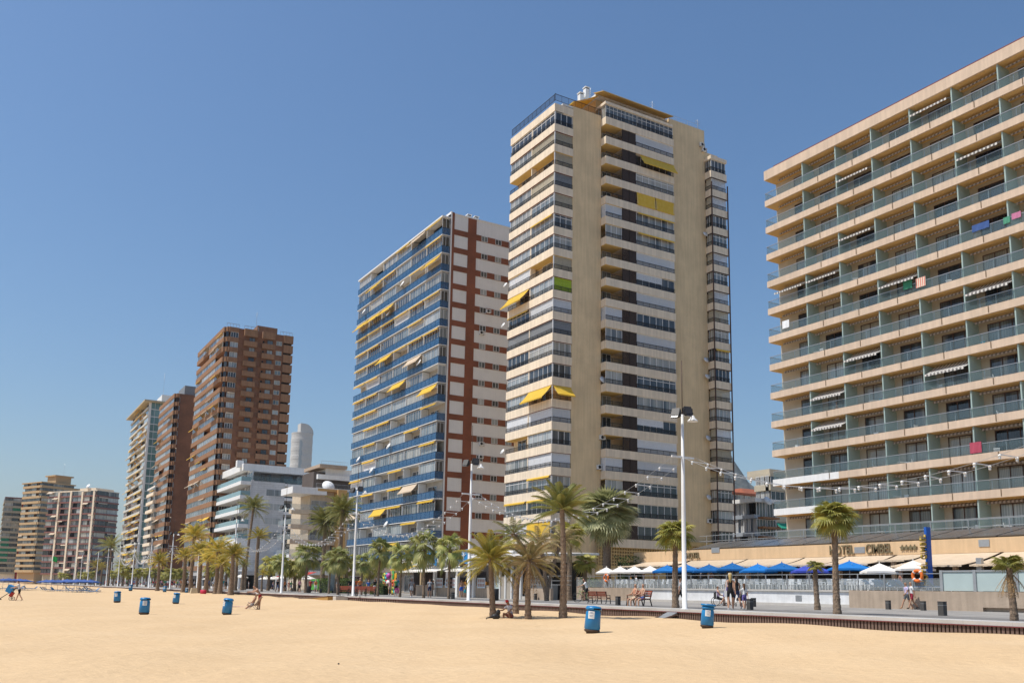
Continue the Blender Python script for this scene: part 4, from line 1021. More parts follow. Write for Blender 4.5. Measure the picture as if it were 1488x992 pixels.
# white modern block
def modern():
    c = atD(350, 760, 224); X0, Y0 = c.x, c.y
    b = Bld('modern_block', 'low white modern block with panel clad side and glass balconies behind the palms', 'building', X0, Y0)
    clad = brick_mat('white_panels', (.60, .60, .60), (.56, .565, .57), (.40, .40, .41), 1.5, .55, ms=.03)
    z1 = atY(355, 697, Y0).z; ztop = atY(370, 681, Y0+6).z
    xw = atY(411, 760, Y0).x; xe = atY(488, 760, Y0).x; Lb = 30
    mb = MB(); mb.box(X0+2.2, xw, Y0, Y0+Lb, BASE, z1); mb.box(X0+1.9, X0+2.6, Y0-.05, Y0+.8, BASE, z1+.2); mb.box(xw, xe, Y0+3, Y0+Lb, BASE, z1-.3); b.put(mb, 'wall', clad)
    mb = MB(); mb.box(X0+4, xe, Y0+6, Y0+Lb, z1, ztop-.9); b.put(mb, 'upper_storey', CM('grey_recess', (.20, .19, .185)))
    mb = MB(); mb.box(X0+.5, xe+1, Y0+3.2, Y0+Lb, ztop-.9, ztop+.9); mb.box(X0+2.2, X0+3.2, Y0+3.3, Y0+5, z1, ztop-.9); b.put(mb, 'roof', MT['white'])
    P = 3.6
    for k in range(5):
        z = z1-P*k-.2
        mb = MB(); mb.box(X0-.6, X0+2.3, Y0+.2, Y0+Lb, z-.9, z); 
        if k == 4: mb.box(X0-.6, X0+2.3, Y0+.2, Y0+Lb, z-2.6, z-.9)
        bo = b.put(mb, 'balcony', MT['white'])
        mb = MB(); mb.box(X0-.5, X0-.45, Y0+.3, Y0+Lb, z, z+1.15); mb.box(X0-.45, X0+2, Y0+.3, Y0+.34, z, z+1.15); b.put(mb, 'glass_railing', CM('aqua_glass', (.20, .33, .36), .1, spec=.7), bo)
        for i in range(4): window(b, 'L', 3+i*7, z, 5.6, 2.6, -2.15, 3, rng.choice(['windark', 'win']), 'alu', 'window')
        if k: 
            p = atY(396, 0+760, Y0).x-X0; window(b, 'R', p, z+.2, 4.2, 1.7, .05, 2, 'wincool', 'alu', 'side_window')
        mb = MB(); mb.box(xw, xe, Y0-.1, Y0+3.2, z-.7, z); bo = b.put(mb, 'side_balcony', MT['white'])
        mb = MB(); mb.box(xw+.1, xe, Y0+.0, Y0+.05, z, z+1.1); b.put(mb, 'glass_railing', MT['glassrail'], bo)
        for i in range(4): window(b, 'R', xw-X0+1.6+i*(xe-xw)/4, z, 2.6, 2.5, -2.97, 2, rng.choice(['windark', 'win', 'windark']), 'brownpost', 'balcony_door')
    for i in range(5): window(b, 'R', 7+i*5.5, z1+.1, 3.2, 2.6, -5.95, 2, 'windark', 'brownpost', 'upper_door')
    mb = MB(); mb.box(X0+2, xe, Y0+.2, Y0+.24, z1+.02, z1+1.3); b.put(mb, 'terrace_glass', MT['glassrail'])
    mb = MB(); p = atY(349, 678, Y0+5); mb.box(p.x-.8, p.x+.8, p.y, p.y+1.5, ztop, ztop+1.8); b.put(mb, 'chimney', MT['white'])
    mb = MB(); mb.box(X0+12, xw-2, Y0-3.5, Y0-3.2, BASE, 9.5); mb.box(X0+12, xw-2, Y0-3.5, Y0, 9.2, 9.6); b.put(mb, 'entrance_frame', MT['white']); 
    mb = MB(); mb.box(X0+12.4, xw-2.4, Y0-.06, Y0-.02, BASE, 8.8); b.put(mb, 'entrance', MT['windark'])
    # black scaffold-like stair
    mb = MB(); x = xw+.6; zz = BASE
    while zz < 17: mb.bar((x, Y0-.6, zz), (x+1.8, Y0-.6, zz+1.1), .16); mb.bar((x+1.8, Y0-.6, zz), (x, Y0-.6, zz+1.1), .16); zz += 1.1
    mb.box(x-.1, x+.1, Y0-.7, Y0-.5, BASE, 17); mb.box(x+1.7, x+1.9, Y0-.7, Y0-.5, BASE, 17); b.put(mb, 'lattice_mast', MT['iron'])
modern()
# ochre low block between the modern block and the blue one
def ochre():
    c = atD(452, 760, 186); X0, Y0 = c.x, c.y
    b = Bld('ochre_block', 'low pale block with an ochre pier, glass balconies and a big white dish', 'building', X0, Y0)
    XE = atY(530, 760, Y0).x; z1 = atY(470, 712, Y0).z; LEN = 14
    xo = atY(424, 725, Y0).x
    oc = CM('sand_wall', (.60, .50, .37), .8, streak=.1)
    mb = MB(); mb.box(X0, XE, Y0+1.5, Y0+LEN, BASE, z1); b.put(mb, 'wall', oc); mb = MB(); mb.box(XE-6.6, XE-4.6, Y0-1.0, Y0+2, BASE, z1+.3); mb.box(X0+1, XE-4.6, Y0-.3, Y0+2, z1-.2, z1+.31); b.put(mb, 'ochre_pier', CM('ochre_wall', (.52, .32, .13), .8))
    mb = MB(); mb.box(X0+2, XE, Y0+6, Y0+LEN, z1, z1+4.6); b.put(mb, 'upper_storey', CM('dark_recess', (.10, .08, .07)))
    mb = MB(); mb.box(X0+2.2, XE, Y0+4.5, Y0+LEN, z1+.5, z1+1.0); mb.box(X0+2.6, XE, Y0+5, Y0+LEN, z1+3.0, z1+4.0); mb.box(X0+4.5, X0+12, Y0+5.5, Y0+LEN, z1+4.0, z1+5.4); b.put(mb, 'upper_slab', MT['white'])
    mb = MB(); mb.box(X0+2.6, XE-3, Y0+4, Y0+LEN+1, z1+5.4, z1+6.1); b.put(mb, 'roof', CM('tan_roof', (.40, .31, .23)))
    link('roof_railing', rail_mesh(XE-X0-6, .8, .5, mat='steel'), b.t, ((XE-X0)/2, 4.3, z1+6.1-BASE)); link('railing', rail_mesh(XE-X0-2.4, 1.0, .3, mat='steel'), b.t, ((XE-X0)/2+1, 4.6, z1+1.0-BASE))
    for k in range(5):
        z = z1-3.1*(k+1)-1.2
        mb = MB(); mb.box(xo, XE-6.6, Y0-.2, Y0+1.6, z-.9, z, 0); bo = b.put(mb, 'balcony', oc if k < 3 else MT['white'])
        mb = MB(); mb.box(xo, XE-6.6, Y0-.15, Y0-.1, z, z+1.1); mb.box(xo, xo+.05, Y0-.1, Y0+9, z, z+1.1); b.put(mb, 'glass_railing', MT['clearrail'], bo)
        for i in range(3): window(b, 'R', 2+i*4.5, z, 3.4, 2.2, -1.45, 2, rng.choice(['win', 'wincool', 'windark']), 'alu', 'balcony_door')
    mb = MB(); mb.box(xo, X0+3, Y0-.25, Y0+8, z1-1.0, z1+.4); b.put(mb, 'parapet', MT['white'])
    dish(b, 'R', X0*0+atY(474, 711, Y0+2).x-X0, z1+.9, -1.2, 1.35)
ochre()
# round white tower far behind
def round_tower():
    c = atD(436, 690, 640); X0, Y0 = c.x, c.y; r = 15.5*640/1301*1.0
    b = Bld('round_tower', 'pale round fronted tower with a curved roof fin far behind the brown tower', 'building', X0, Y0)
    z1 = atD(430, 628, 640).z; z2 = atD(430, 614, 640).z
    mb = MB(); n = 40
    prof = []; pts = []
    for i in range(n):
        a = math.pi*2*i/n; pts.append((X0+r*math.cos(a)*1.0, Y0+r*math.sin(a)))
    vs = []; fs = []
    zs = [BASE]; 
    while zs[-1] < z1: zs += [min(z1, zs[-1]+2.6), min(z1, zs[-1]+3.1)]
    for q, z in enumerate(zs):
        rr_ = 1.0 if (q//2) % 2 else .985
        vs += [(X0+(x-X0)*rr_, Y0+(y-Y0)*rr_, z) for x, y in pts]
    for q in range(len(zs)-1):
        for i in range(n): i2 = (i+1) % n; fs.append((q*n+i, q*n+i2, (q+1)*n+i2, (q+1)*n+i))
    fs.append(tuple((len(zs)-1)*n+i for i in range(n))); mb.add(vs, fs); b.put(mb, 'wall', CM('pale_concrete', (.52, .50, .47), .7))
    mb = MB(); h = 8
    for i in range(h):
        a0, a1 = i/h*math.pi/2, (i+1)/h*math.pi/2
        x0 = X0+r*.9*math.sin(a0); x1 = X0+r*.9*math.sin(a1); q0 = z1+(z2-z1)*math.cos(a0); q1 = z1+(z2-z1)*math.cos(a1)
        mb.hexa([(x0, Y0-r*.55, z1-1), (x1, Y0-r*.55, z1-1), (x1, Y0+r*.4, z1-1), (x0, Y0+r*.4, z1-1)], [(x0, Y0-r*.55, q0), (x1, Y0-r*.55, q1), (x1, Y0+r*.4, q1), (x0, Y0+r*.4, q0)])
    mb.box(X0-r*.35, X0, Y0-r*.55, Y0+r*.4, z1-1, z2); b.put(mb, 'roof_fin', CM('pale_concrete', None))
    mb = MB(); 
    mb.box(X0-.5*r, X0-.2*r, Y0-r*.96, Y0-r*.8, BASE, z1-6); b.put(mb, 'glass_strip', MT['wincool'])
round_tower()
# street behind, in the gap between tower and hotel
def gap():
    def blk(name, label, px0, px1, pyt, D, P, band, glass, seed, dp=14, roof=None, nb=3, bh=1.0, frame='alu', awn=None):
        a = atD(px0, pyt, D); e = atY(px1, pyt, a.y); b = Bld(name, label, 'building', a.x, a.y); W_ = e.x-a.x; rr = random.Random(seed); zt = a.z
        mb = MB(); mb.box(b.X, b.X+W_, b.Y+.6, b.Y+dp, BASE, zt); b.put(mb, 'wall', MT[band])
        mb = MB(); mb.box(b.X-.3, b.X+W_+.3, b.Y-.5, b.Y+dp, zt, zt+(.4 if not roof else .5)); b.put(mb, 'roof', MT[roof or band])
        k = 0
        while zt-P*(k+1) > 3 and k < 14:
            z = zt-P*(k+1); mb = MB(); b.B(mb, 'R', -.2, W_, z, z+bh, -.6, .3); b.put(mb, 'balcony', MT[band])
            for i in range(nb): window(b, 'R', (i+.5)*W_/nb, z+bh, W_/nb-.35, P-bh-.1, -.1, 2, rr.choice(glass), frame, 'window', t=.1)
            if awn and k in awn: awning(b, 'R', W_*.6, z+P-.1, W_*.6, 1.2, .9, .3, 'greencan')
            k += 1
        return b, zt, W_
    MT['greencan'] = CM('green_awning', (.02, .26, .17), .8); MT['terracotta'] = CM('terracotta', (.34, .115, .065), .85); MT['modgrey'] = CM('modern_grey', (.33, .365, .42), .4); MT['palecream'] = CM('pale_cream', (.50, .44, .34), .8)
    def LL(px, cx, D): q = atD(cx, 760, D); return atX(px, 760, q.x).y-q.y
    b, zt = banded('apartment_block', 'cream block with green awnings in the gap left of the hotel', 1121, 760, 172, (1121, 690), LL(1100, 1121, 172), 12, 3.0, 1.15, 'palecream', ['win', 'wincool', 'windark'], ['win', 'wincool'], seed=21, Lbays=3, Rbays=3, over=.2, roof='palecream', wall='palecream', frame='alu')
    awning(b, 'L', 4, zt-9.2, 5, 1.3, 1.1, .5, 'greencan'); awning(b, 'R', 3, zt-9.2, 4.5, 1.3, 1.1, .5, 'greencan')
    mb = MB(); mb.box(b.X+2, b.X+8, b.Y+2, b.Y+8, zt, zt+1.6); b.put(mb, 'roof_house', MT['palecream'])
    b, zt, w = blk('apartment_block', 'pale block with a red tiled roof behind the grey block in the gap', 1050, 1102, 716, 230, 3.0, 'palecream', ['win', 'wincool'], 22, roof='terracotta', nb=5)
    mb = MB(); q = b.X+9; mb.hexa([(q, b.Y+1, zt+.5), (q+7, b.Y+1, zt+.5), (q+7, b.Y+10, zt+.5), (q, b.Y+10, zt+.5)], [(q+.5, b.Y+3, zt+2.2), (q+6.5, b.Y+3, zt+2.2), (q+6.5, b.Y+8, zt+2.2), (q+.5, b.Y+8, zt+2.2)]); b.put(mb, 'upper_roof', MT['terracotta'])
    b, zt = banded('modern_block', 'blue grey modern block with dark glass corner in the gap beside the cream tower', 1098, 760, 140, (1098, 727), LL(1062, 1098, 140), 4.6, 2.75, .6, 'modgrey', ['wincool', 'windark', 'win'], ['windark', 'win'], seed=23, Lbays=6, Rbays=2, over=.7, roof='white', wall='modgrey', proud=.3, Rstyle='glass', frame='alu')
    p = atY(1113, 728, b.Y-.8); dish(b, 'R', p.x-b.X, p.z, .8, .75)
    for py in (752, 766, 780): mb = MB(); p = atY(1101, py, b.Y); mb.box(p.x, p.x+3.6, b.Y-1.2, b.Y, p.z-.15, p.z+.15); b.put(mb, 'timber_edge', CM('timber', (.30, .15, .07)))
gap()
# ================================================================= palms
def date_crown(r, n=46, L=2.6, pairs=24, lo=-35, hi=82, leaf=.46, lw=.035, droop=1.0, stiff=1.0):
    mb = MB()
    for i in range(n):
        f = (i+.5)/n; az = i*2.39996+r.uniform(-.2, .2)
        el = R_(lo+(hi-lo)*(f**.85)+r.uniform(-7, 7)); Lf = L*r.uniform(.85, 1.08)*(1 if f < .85 else .88)
        h = Vector((math.cos(az), math.sin(az), 0)); side = Vector((-h.y, h.x, 0))
        p = Vector((0, 0, -.05)); pts = []; a = el; m = 9; bend = (R_(62)*droop if f > .3 else R_(40)*droop)/m*r.uniform(.8, 1.25)
        tw = r.uniform(-.25, .25)
        for k in range(m+1):
            pts.append(p.copy()); d = h*math.cos(a)+Vector((0, 0, math.sin(a)))
            p = p+d*(Lf/m); a -= bend*(.35+1.3*k/m)
        mb.tube(pts, [.035*(1-.85*k/m)*L/2.6 for k in range(m+1)], 3, 1, False)
        for j in range(pairs):
            t = .14+.85*(j+r.uniform(0, .5))/pairs; q = t*m; k = min(m-1, int(q)); fr = q-k
            c = pts[k].lerp(pts[k+1], fr); d = (pts[k+1]-pts[k]).normalized(); up = side.cross(d)
            ll = leaf*L/2.6*(.55+.75*math.sin(math.pi*min(1, t*1.02)**.8))*r.uniform(.85, 1.1)
            for sg in (-1, 1):
                v = (side*sg*math.cos(.5)+up*(.40+tw*sg)+d*.75).normalized()
                tip = c+v*ll+Vector((0, 0, -.12*ll*droop)); wv = d*lw*L/2.6
                mb.add([c-wv, c+wv, c.lerp(tip, .55)+wv*.8+Vector((0, 0, .02)), tip], [(0, 1, 2, 3)], 0)
    return mb
def skirt(r, n, L, z=0, lo=-88, hi=-45, leaf=.4, pairs=10):
    return date_crown(r, n, L, pairs, lo, hi, leaf, .03, .35)
def fan_crown(r, n=36, pet=.75, rad=.75, lo=-40, hi=80, seg=18, droop=.35):
    mb = MB()
    for i in range(n):
        f = (i+.5)/n; az = i*2.39996+r.uniform(-.25, .25); el = R_(lo+(hi-lo)*f**.8+r.uniform(-8, 8))
        h = Vector((math.cos(az), math.sin(az), 0)); side = Vector((-h.y, h.x, 0))
        pl = pet*r.uniform(.75, 1.2)*(1 if f < .8 else .75); a = el; p = Vector((0, 0, 0)); pts = [p.copy()]
        for k in range(4):
            p = p+(h*math.cos(a)+Vector((0, 0, math.sin(a))))*(pl/4); a -= .10; pts.append(p.copy())
        mb.tube(pts, [.03, .026, .022, .018, .014], 3, 1, False)
        d = h*math.cos(a-.25)+Vector((0, 0, math.sin(a-.25))); up = side.cross(d); R = rad*r.uniform(.85, 1.15); roll = r.uniform(-.5, .5)
        sd2 = side*math.cos(roll)+up*math.sin(roll); up2 = sd2.cross(d)
        for j in range(seg):
            an = -1.95+3.9*(j+.5)/seg; wa = 3.9/seg*.52
            def P_(ang, rr, dz=0): return p+(d*math.cos(ang)+sd2*math.sin(ang))*rr*R+up2*(.16*R*rr*(abs(ang)/1.9))+Vector((0, 0, dz))
            k = .80+.2*math.cos(an); q = r.uniform(.9, 1.08)*k
            sag = -droop*R*r.uniform(.5, 1.5)
            mb.add([P_(an, .02), P_(an-wa, .55*k), P_(an, .58*k, .012), P_(an+wa, .55*k)], [(0, 1, 2), (0, 2, 3)], 0)
            mb.add([P_(an-wa, .55*k), P_(an, .58*k, .012), P_(an+wa, .55*k), P_(an+r.uniform(-.04, .04), q, sag)], [(0, 1, 3), (1, 2, 3)], 0)
    return mb
def trunk_mb(r, H, r0, r1, lean=(0, 0), bulge=0, ring=.11, boots=None, flare=1.35):
    mb = MB(); n = max(8, int(H/ring)); pts = []; rs = []
    for k in range(n+1):
        f = k/n; x = lean[0]*f**1.6; y = lean[1]*f**1.6
        pts.append(Vector((x+.03*math.sin(f*5+H), y+.03*math.cos(f*4+H), H*f-.25*(k == 0))))
        rad = r0+(r1-r0)*f; rad *= 1+(flare-1)*math.exp(-f*H*1.6)
        rad *= 1+(.09 if k % 2 else -.05)*r.uniform(.5, 1.3)
        if bulge: rad *= 1+bulge*math.exp(-((f-.96)/.07)**2)
        rs.append(rad)
    mb.tube(pts, rs, 10, 0, True, True)
    # leaf-base stubs
    top = boots if boots else .0
    for k in range(n):
        f = k/n; den = 7
        bw = .5 if f > 1-top else .16
        if bw < .2 and H > 2 and r.random() < .25: continue
        c = pts[k]; 
        for j in range(den):
            a = 2*math.pi*(j+(k % 2)*.5)/den+r.uniform(-.2, .2); o = Vector((math.cos(a), math.sin(a), 0)); s = Vector((-o.y, o.x, 0))
            b = c+o*rs[k]*.9; e = .02+.42*bw*r1*r.uniform(.6, 1.4); wq = rs[k]*.26
            mb.add([b-s*wq, b+s*wq, b+o*e+s*wq*.5+Vector((0, 0, .10+bw*.16)), b+o*e-s*wq*.5+Vector((0, 0, .10+bw*.16)), b-s*wq*.6+Vector((0, 0, .16)), b+s*wq*.6+Vector((0, 0, .16))],
                   [(0, 1, 2, 3), (3, 2, 5, 4)], 0)
    return mb, pts[-1]
def palm(label, p, H, crown_mb, r0, r1, lean=(0, 0), mats=('date', 'dead'), bulge=0, boots=.1, name='date_palm', dead=None, group=None, seed=0, cut=False):
    r = random.Random(seed); t = thing(name, label, 'palm tree', p, 0, group)
    mb, top = trunk_mb(r, H, r0, r1, lean, bulge, boots=boots); mb.build('trunk', MT['trunk'], t)
    if crown_mb: crown_mb.build('crown', [MT[mats[0]], MT[mats[1]]], t, None, top)
    if dead: dead.build('dead_fronds', [MT['dead'], MT['dead']], t, None, top-Vector((0, 0, .1)))
    return t
def rp(s): return random.Random(s)
# --- three near date palms rooted in the sand
def size(p, px): return px*mpp(p)
p = atsand(716, 897); H = size(p, 84)
palm('date palm with golden lower fronds, leftmost of those rooted before the kiosk', p, H, date_crown(rp(1), 42, size(p, 56), 30, -42, 84, .44, .022, 1.0), .135, .115, (-.15, .1), ('datemid', 'dategold'), boots=.14, seed=1)
p = atsand(767, 899); 
palm('half withered date palm with dry brownish fronds beside the sitting person', p, size(p, 84), date_crown(rp(2), 32, size(p, 52), 30, -50, 80, .40, .02, 1.25), .13, .115, (.02, 0), ('datedry', 'dead'), boots=.12, dead=skirt(rp(3), 12, size(p, 48)), seed=2)
p = atsand(749, 891)
palm('stout pruned palm stump trunk next to the half withered date palm', p, size(p, 78), None, .135, .16, (.25, 0), bulge=.3, boots=.25, seed=3)
p = atsand(819, 896); 
palm('tall straight date palm rising from the sand in front of the cream tower', p, size(p, 158), date_crown(rp(4), 36, size(p, 54), 32, -14, 84, .42, .022, .95), .165, .115, (-.15, 0), ('date', 'date'), boots=.06, seed=4)
# palm clump with bent bare stems behind
q = atX(795, 868, 40); q.z = PROM
t = thing('palm_clump', 'clump of bent grey palm stems with drooping dry fronds in front of the glazed pavilion', 'palm tree', q)
for i, (lx, H, sd) in enumerate(((-3.1, 5.2, 31), (-.6, 4.6, 32), (1.6, 5.0, 33))):
    r = rp(sd); mb, top = trunk_mb(r, H, .15, .13, (lx, .3), .3, boots=.2); mb.build('trunk', MT['trunk'], t)
    date_crown(rp(sd+5), 22, 2.3, 18, -55, 78, .42, .035, 1.2).build('crown', [MT['datedry' if i else 'date'], MT['dead']], t, None, top)
# --- promenade fan palms
def fanp(label, px, py, X, top_py, half_w, mats=('fan', 'fan'), r0=.2, bulge=0, boots=.12, dead=None, n=38, crown_py=None, seed=0, group=None, deadL=1.1, lo=-40, seg=18, droop=.22):
    q = atX(px, py, X); q.z = PROM; m = mpp(q)
    H = (py-crown_py)*m; W = half_w*m
    return palm(label, q, H, fan_crown(rp(seed), n, W*.50, W*.56, lo, 82, seg, droop), r0*1.15, r0*.9, (0, 0), mats, bulge, boots, 'fan_palm', skirt(rp(seed+50), dead, deadL) if dead else None, group, seed)
fanp('big shaggy silvery fan palm with a thick dark trunk before the cream tower', 882, 870, 60, 700, 50, ('fansilver', 'fan'), .42, boots=.3, dead=44, n=105, crown_py=745, seed=11, deadL=2.9, lo=-62, seg=22, droop=.05)
fanp('yellowish fan palm on a slim trunk between the bench and the white mast', 982, 882, 33.2, 745, 32, ('fanyel', 'fan'), .14, bulge=.7, boots=.08, dead=6, n=44, crown_py=775, seed=12, deadL=.8)
fanp('fan palm with a thick fibrous neck standing before the hotel terrace', 1217, 889, 33.2, 725, 37, ('fanyel', 'fan'), .125, bulge=.8, boots=.30, dead=10, n=44, crown_py=750, seed=13, deadL=.9)
fanp('young spiky fan palm on a ragged thin trunk left of the thick necked palm', 1187, 882, 41, 805, 15, ('fanyel', 'fan'), .12, boots=.5, dead=5, n=22, crown_py=820, seed=14, deadL=.7, lo=-15)
fanp('fan palm with a hanging skirt of dead fronds at the right edge of the photo', 1472, 890, 33.5, 797, 27, ('fanyel', 'fan'), .10, boots=.3, dead=26, n=22, crown_py=813, seed=15, deadL=1.05, lo=5)
fanp('young bright green fan palm behind the cyclist', 850, 868, 47, 788, 21, ('fanyel', 'dead'), .17, boots=.3, dead=12, n=26, crown_py=815, seed=16, deadL=1.6)
fanp('slender fan palm close behind the tall straight date palm', 827, 869, 45, 745, 27, ('fanyel', 'fan'), .20, boots=.1, dead=5, n=34, crown_py=772, seed=17, deadL=1.5)
# --- row of fan palms along the promenade (one pattern, copied)
proto = None
rowp = [(652, 868, 797, 28, 'fan palm just left of the white mast by the blue awning signs'), (615, 869, 795, 30, 'fan palm in front of the yellow awning shop'), (581, 867, 808, 27, 'fan palm in front of the stack of beach inflatables'), (549, 866, 803, 25, 'fan palm right of the green hedge'),
        (525, 862, 817, 20, 'short fan palm just right of the fourth mast'), (490, 863, 811, 24, 'fan palm in front of the clipped hedge and the red sign'), (478, 860, 815, 19, 'fan palm behind the hedge left of the red sign'), (444, 859, 805, 29, 'broad dark fan palm left of the green van'), (405, 858, 817, 18, 'fan palm right behind the mast before the white modern block')]
for i, (px, py, cpy, hw, lab) in enumerate(rowp):
    X = 33.4 if i in (0, 1, 2, 3, 5) else 38
    q = atX(px, py, X); q.z = PROM; m = mpp(q)
    if proto is None or i == 4:
        base = palm('x', q, 3.4, fan_crown(rp(70+i), 32, 1.0, .92, -42, 84, 14, .22), .13, .12, (0, 0), ('fan', 'fan'), .2, .15, 'fan_palm', skirt(rp(90+i), 9, .8), 'fan palms along the promenade', 70+i)
        if proto is None: proto = base; H0 = 3.4
        t = base; alt = base
    else: t = copy_tree(proto if i % 2 else alt)
    s = (py-cpy)*m/3.4; t.location = q; t.rotation_euler = (0, 0, i*1.7); t.scale = (min(1.35, hw*m/2.15), min(1.35, hw*m/2.15), s)
    t['label'] = lab
# --- tall date palms behind and the golden clump on the sand to the left
def datep(label, q, base_py, crown_py, half_w, mats, seed, r0=.18, n=38, pairs=20, lean=(0, 0), lo=-35, droop=1.0, group=None):
    m = mpp(q); return palm(label, q, (base_py-crown_py)*m, date_crown(rp(seed), n, half_w*m*1.12, pairs, lo, 84, .42, .032, droop), r0*1.15, r0*.85, lean, mats, 0, .08, 'date_palm', None, group, seed)
def pr(px, X, py=858): q = atX(px, py, X); q.z = PROM; return q
datep('tall slim date palm high against the white modern block', pr(355, 44, 852), 853, 733, 24, ('date', 'date'), 101, .24, lean=(.8, 0))
datep('date palm with open fronds right of the slim one before the white block', pr(371, 36), 856, 777, 19, ('dategold', 'date'), 102, .26, n=26, lo=-15)
datep('dark date palm with hanging fronds before the low pale block', pr(468, 44, 853), 855, 752, 29, ('date', 'date'), 103, .3, n=60, lo=-55)
datep('dense date palm standing highest next to the blue railings', pr(490, 42, 853), 856, 735, 30, ('date', 'date'), 104, .3, n=60, lean=(.3, 0), lo=-55)
datep('small young date palm beside the seated couple on the far kerb', pr(380, 36), 855, 829, 9, ('dategold', 'date'), 105, .12, n=22)
datep('tall golden date palm highest in the clump on the sand', atX(276, 863, 28.2)-Vector((0, 0, 0)), 863, 778, 24, ('dategold', 'dategold'), 106, .26)
for i, (px, py, cpy, hw, lab) in enumerate([(265.5, 865, 812, 14, 'short golden date palm at the left end of the clump on the sand'), (288, 866, 806, 18, 'golden date palm beside the crimson box on the sand'), (299, 861, 811, 15, 'golden date palm half hidden behind the crimson box'),
        (313, 866, 803, 22, 'golden date palm in the middle of the clump with a wide crown'), (335, 867, 808, 19, 'golden date palm at the right end of the clump on the sand'), (320, 858, 813, 14, 'golden date palm half hidden behind the middle of the clump'), (228, 865, 822, 14, 'lone short date palm left of the clump near two blue bins')]):
    q = atX(px, py, 28.4); q.z = sandz(28.4, q.y)-.05
    datep(lab, q, py, cpy, hw*1.25, ('dategold', 'dategold'), 120+i, .27, n=38, pairs=20)
for i, (px, X, py, cpy, hw, lab) in enumerate([(352, 40, 855, 818, 12, 'low date palm between the slim palm and the mast in the middle distance'), (342, 36, 856, 802, 17, 'dull green date palm wrapped around the fifth mast'),
        (157, 33, 850, 793, 22, 'tall dark date palm in front of the red edged block'), (138, 31.8, 851, 822, 12, 'short date palm left of the tall dark one by the loungers'), (146, 34, 850, 823, 10, 'small date palm just right of the short one by the loungers'),
        (42, 45, 845, 797, 13, 'tall dim date palm before the tan stepped block'), (62, 50, 845, 805, 14, 'leaning dim date palm right of the tall one at far left'), (105, 45, 845, 805, 13, 'dim date palm behind the green flag'), (192, 42, 848, 808, 12, 'date palm crown showing under the slim pale tower'), (172, 40, 848, 818, 11, 'date palm between two masts under the slim pale tower')]):
    q = pr(px, X, 850); datep(lab, q, py, cpy, hw, ('date' if i not in (3, 4) else 'dategold', 'date'), 140+i, .24, n=30, pairs=14)
# distant row of small palms and shrubs
proto = palm('x', (0, 0, 0), 3.2, fan_crown(rp(200), 26, .9, .9, -48, 82, 10, .3), .2, .18, (0, 0), ('fanyel', 'fan'), .2, .15, 'fan_palm', None, 'small palms far along the promenade', 200)
far = [(8, 40), (20, 42), (28, 38), (50, 40), (78, 41), (88, 36), (98, 40), (116, 42), (124, 36), (132, 44), (164, 44), (178, 36), (186, 44), (199, 38), (212, 42), (224, 44), (238, 44), (246, 38), (256, 44), (262, 42), (304, 44), (328, 44), (390, 44), (414, 44), (428, 46), (435, 46), (503, 46), (536, 44)]
for i, (px, X) in enumerate(far):
    q = pr(px, X, 850); t = proto if i == 0 else copy_tree(proto); t.location = q; s = rng.uniform(.85, 1.25)*(1.25 if px < 200 else 1); t.scale = (s, s, s*rng.uniform(.9, 1.25)); t.rotation_euler = (0, 0, rng.uniform(0, 6))
    t['label'] = 'small bushy fan palm in the distant promenade row'
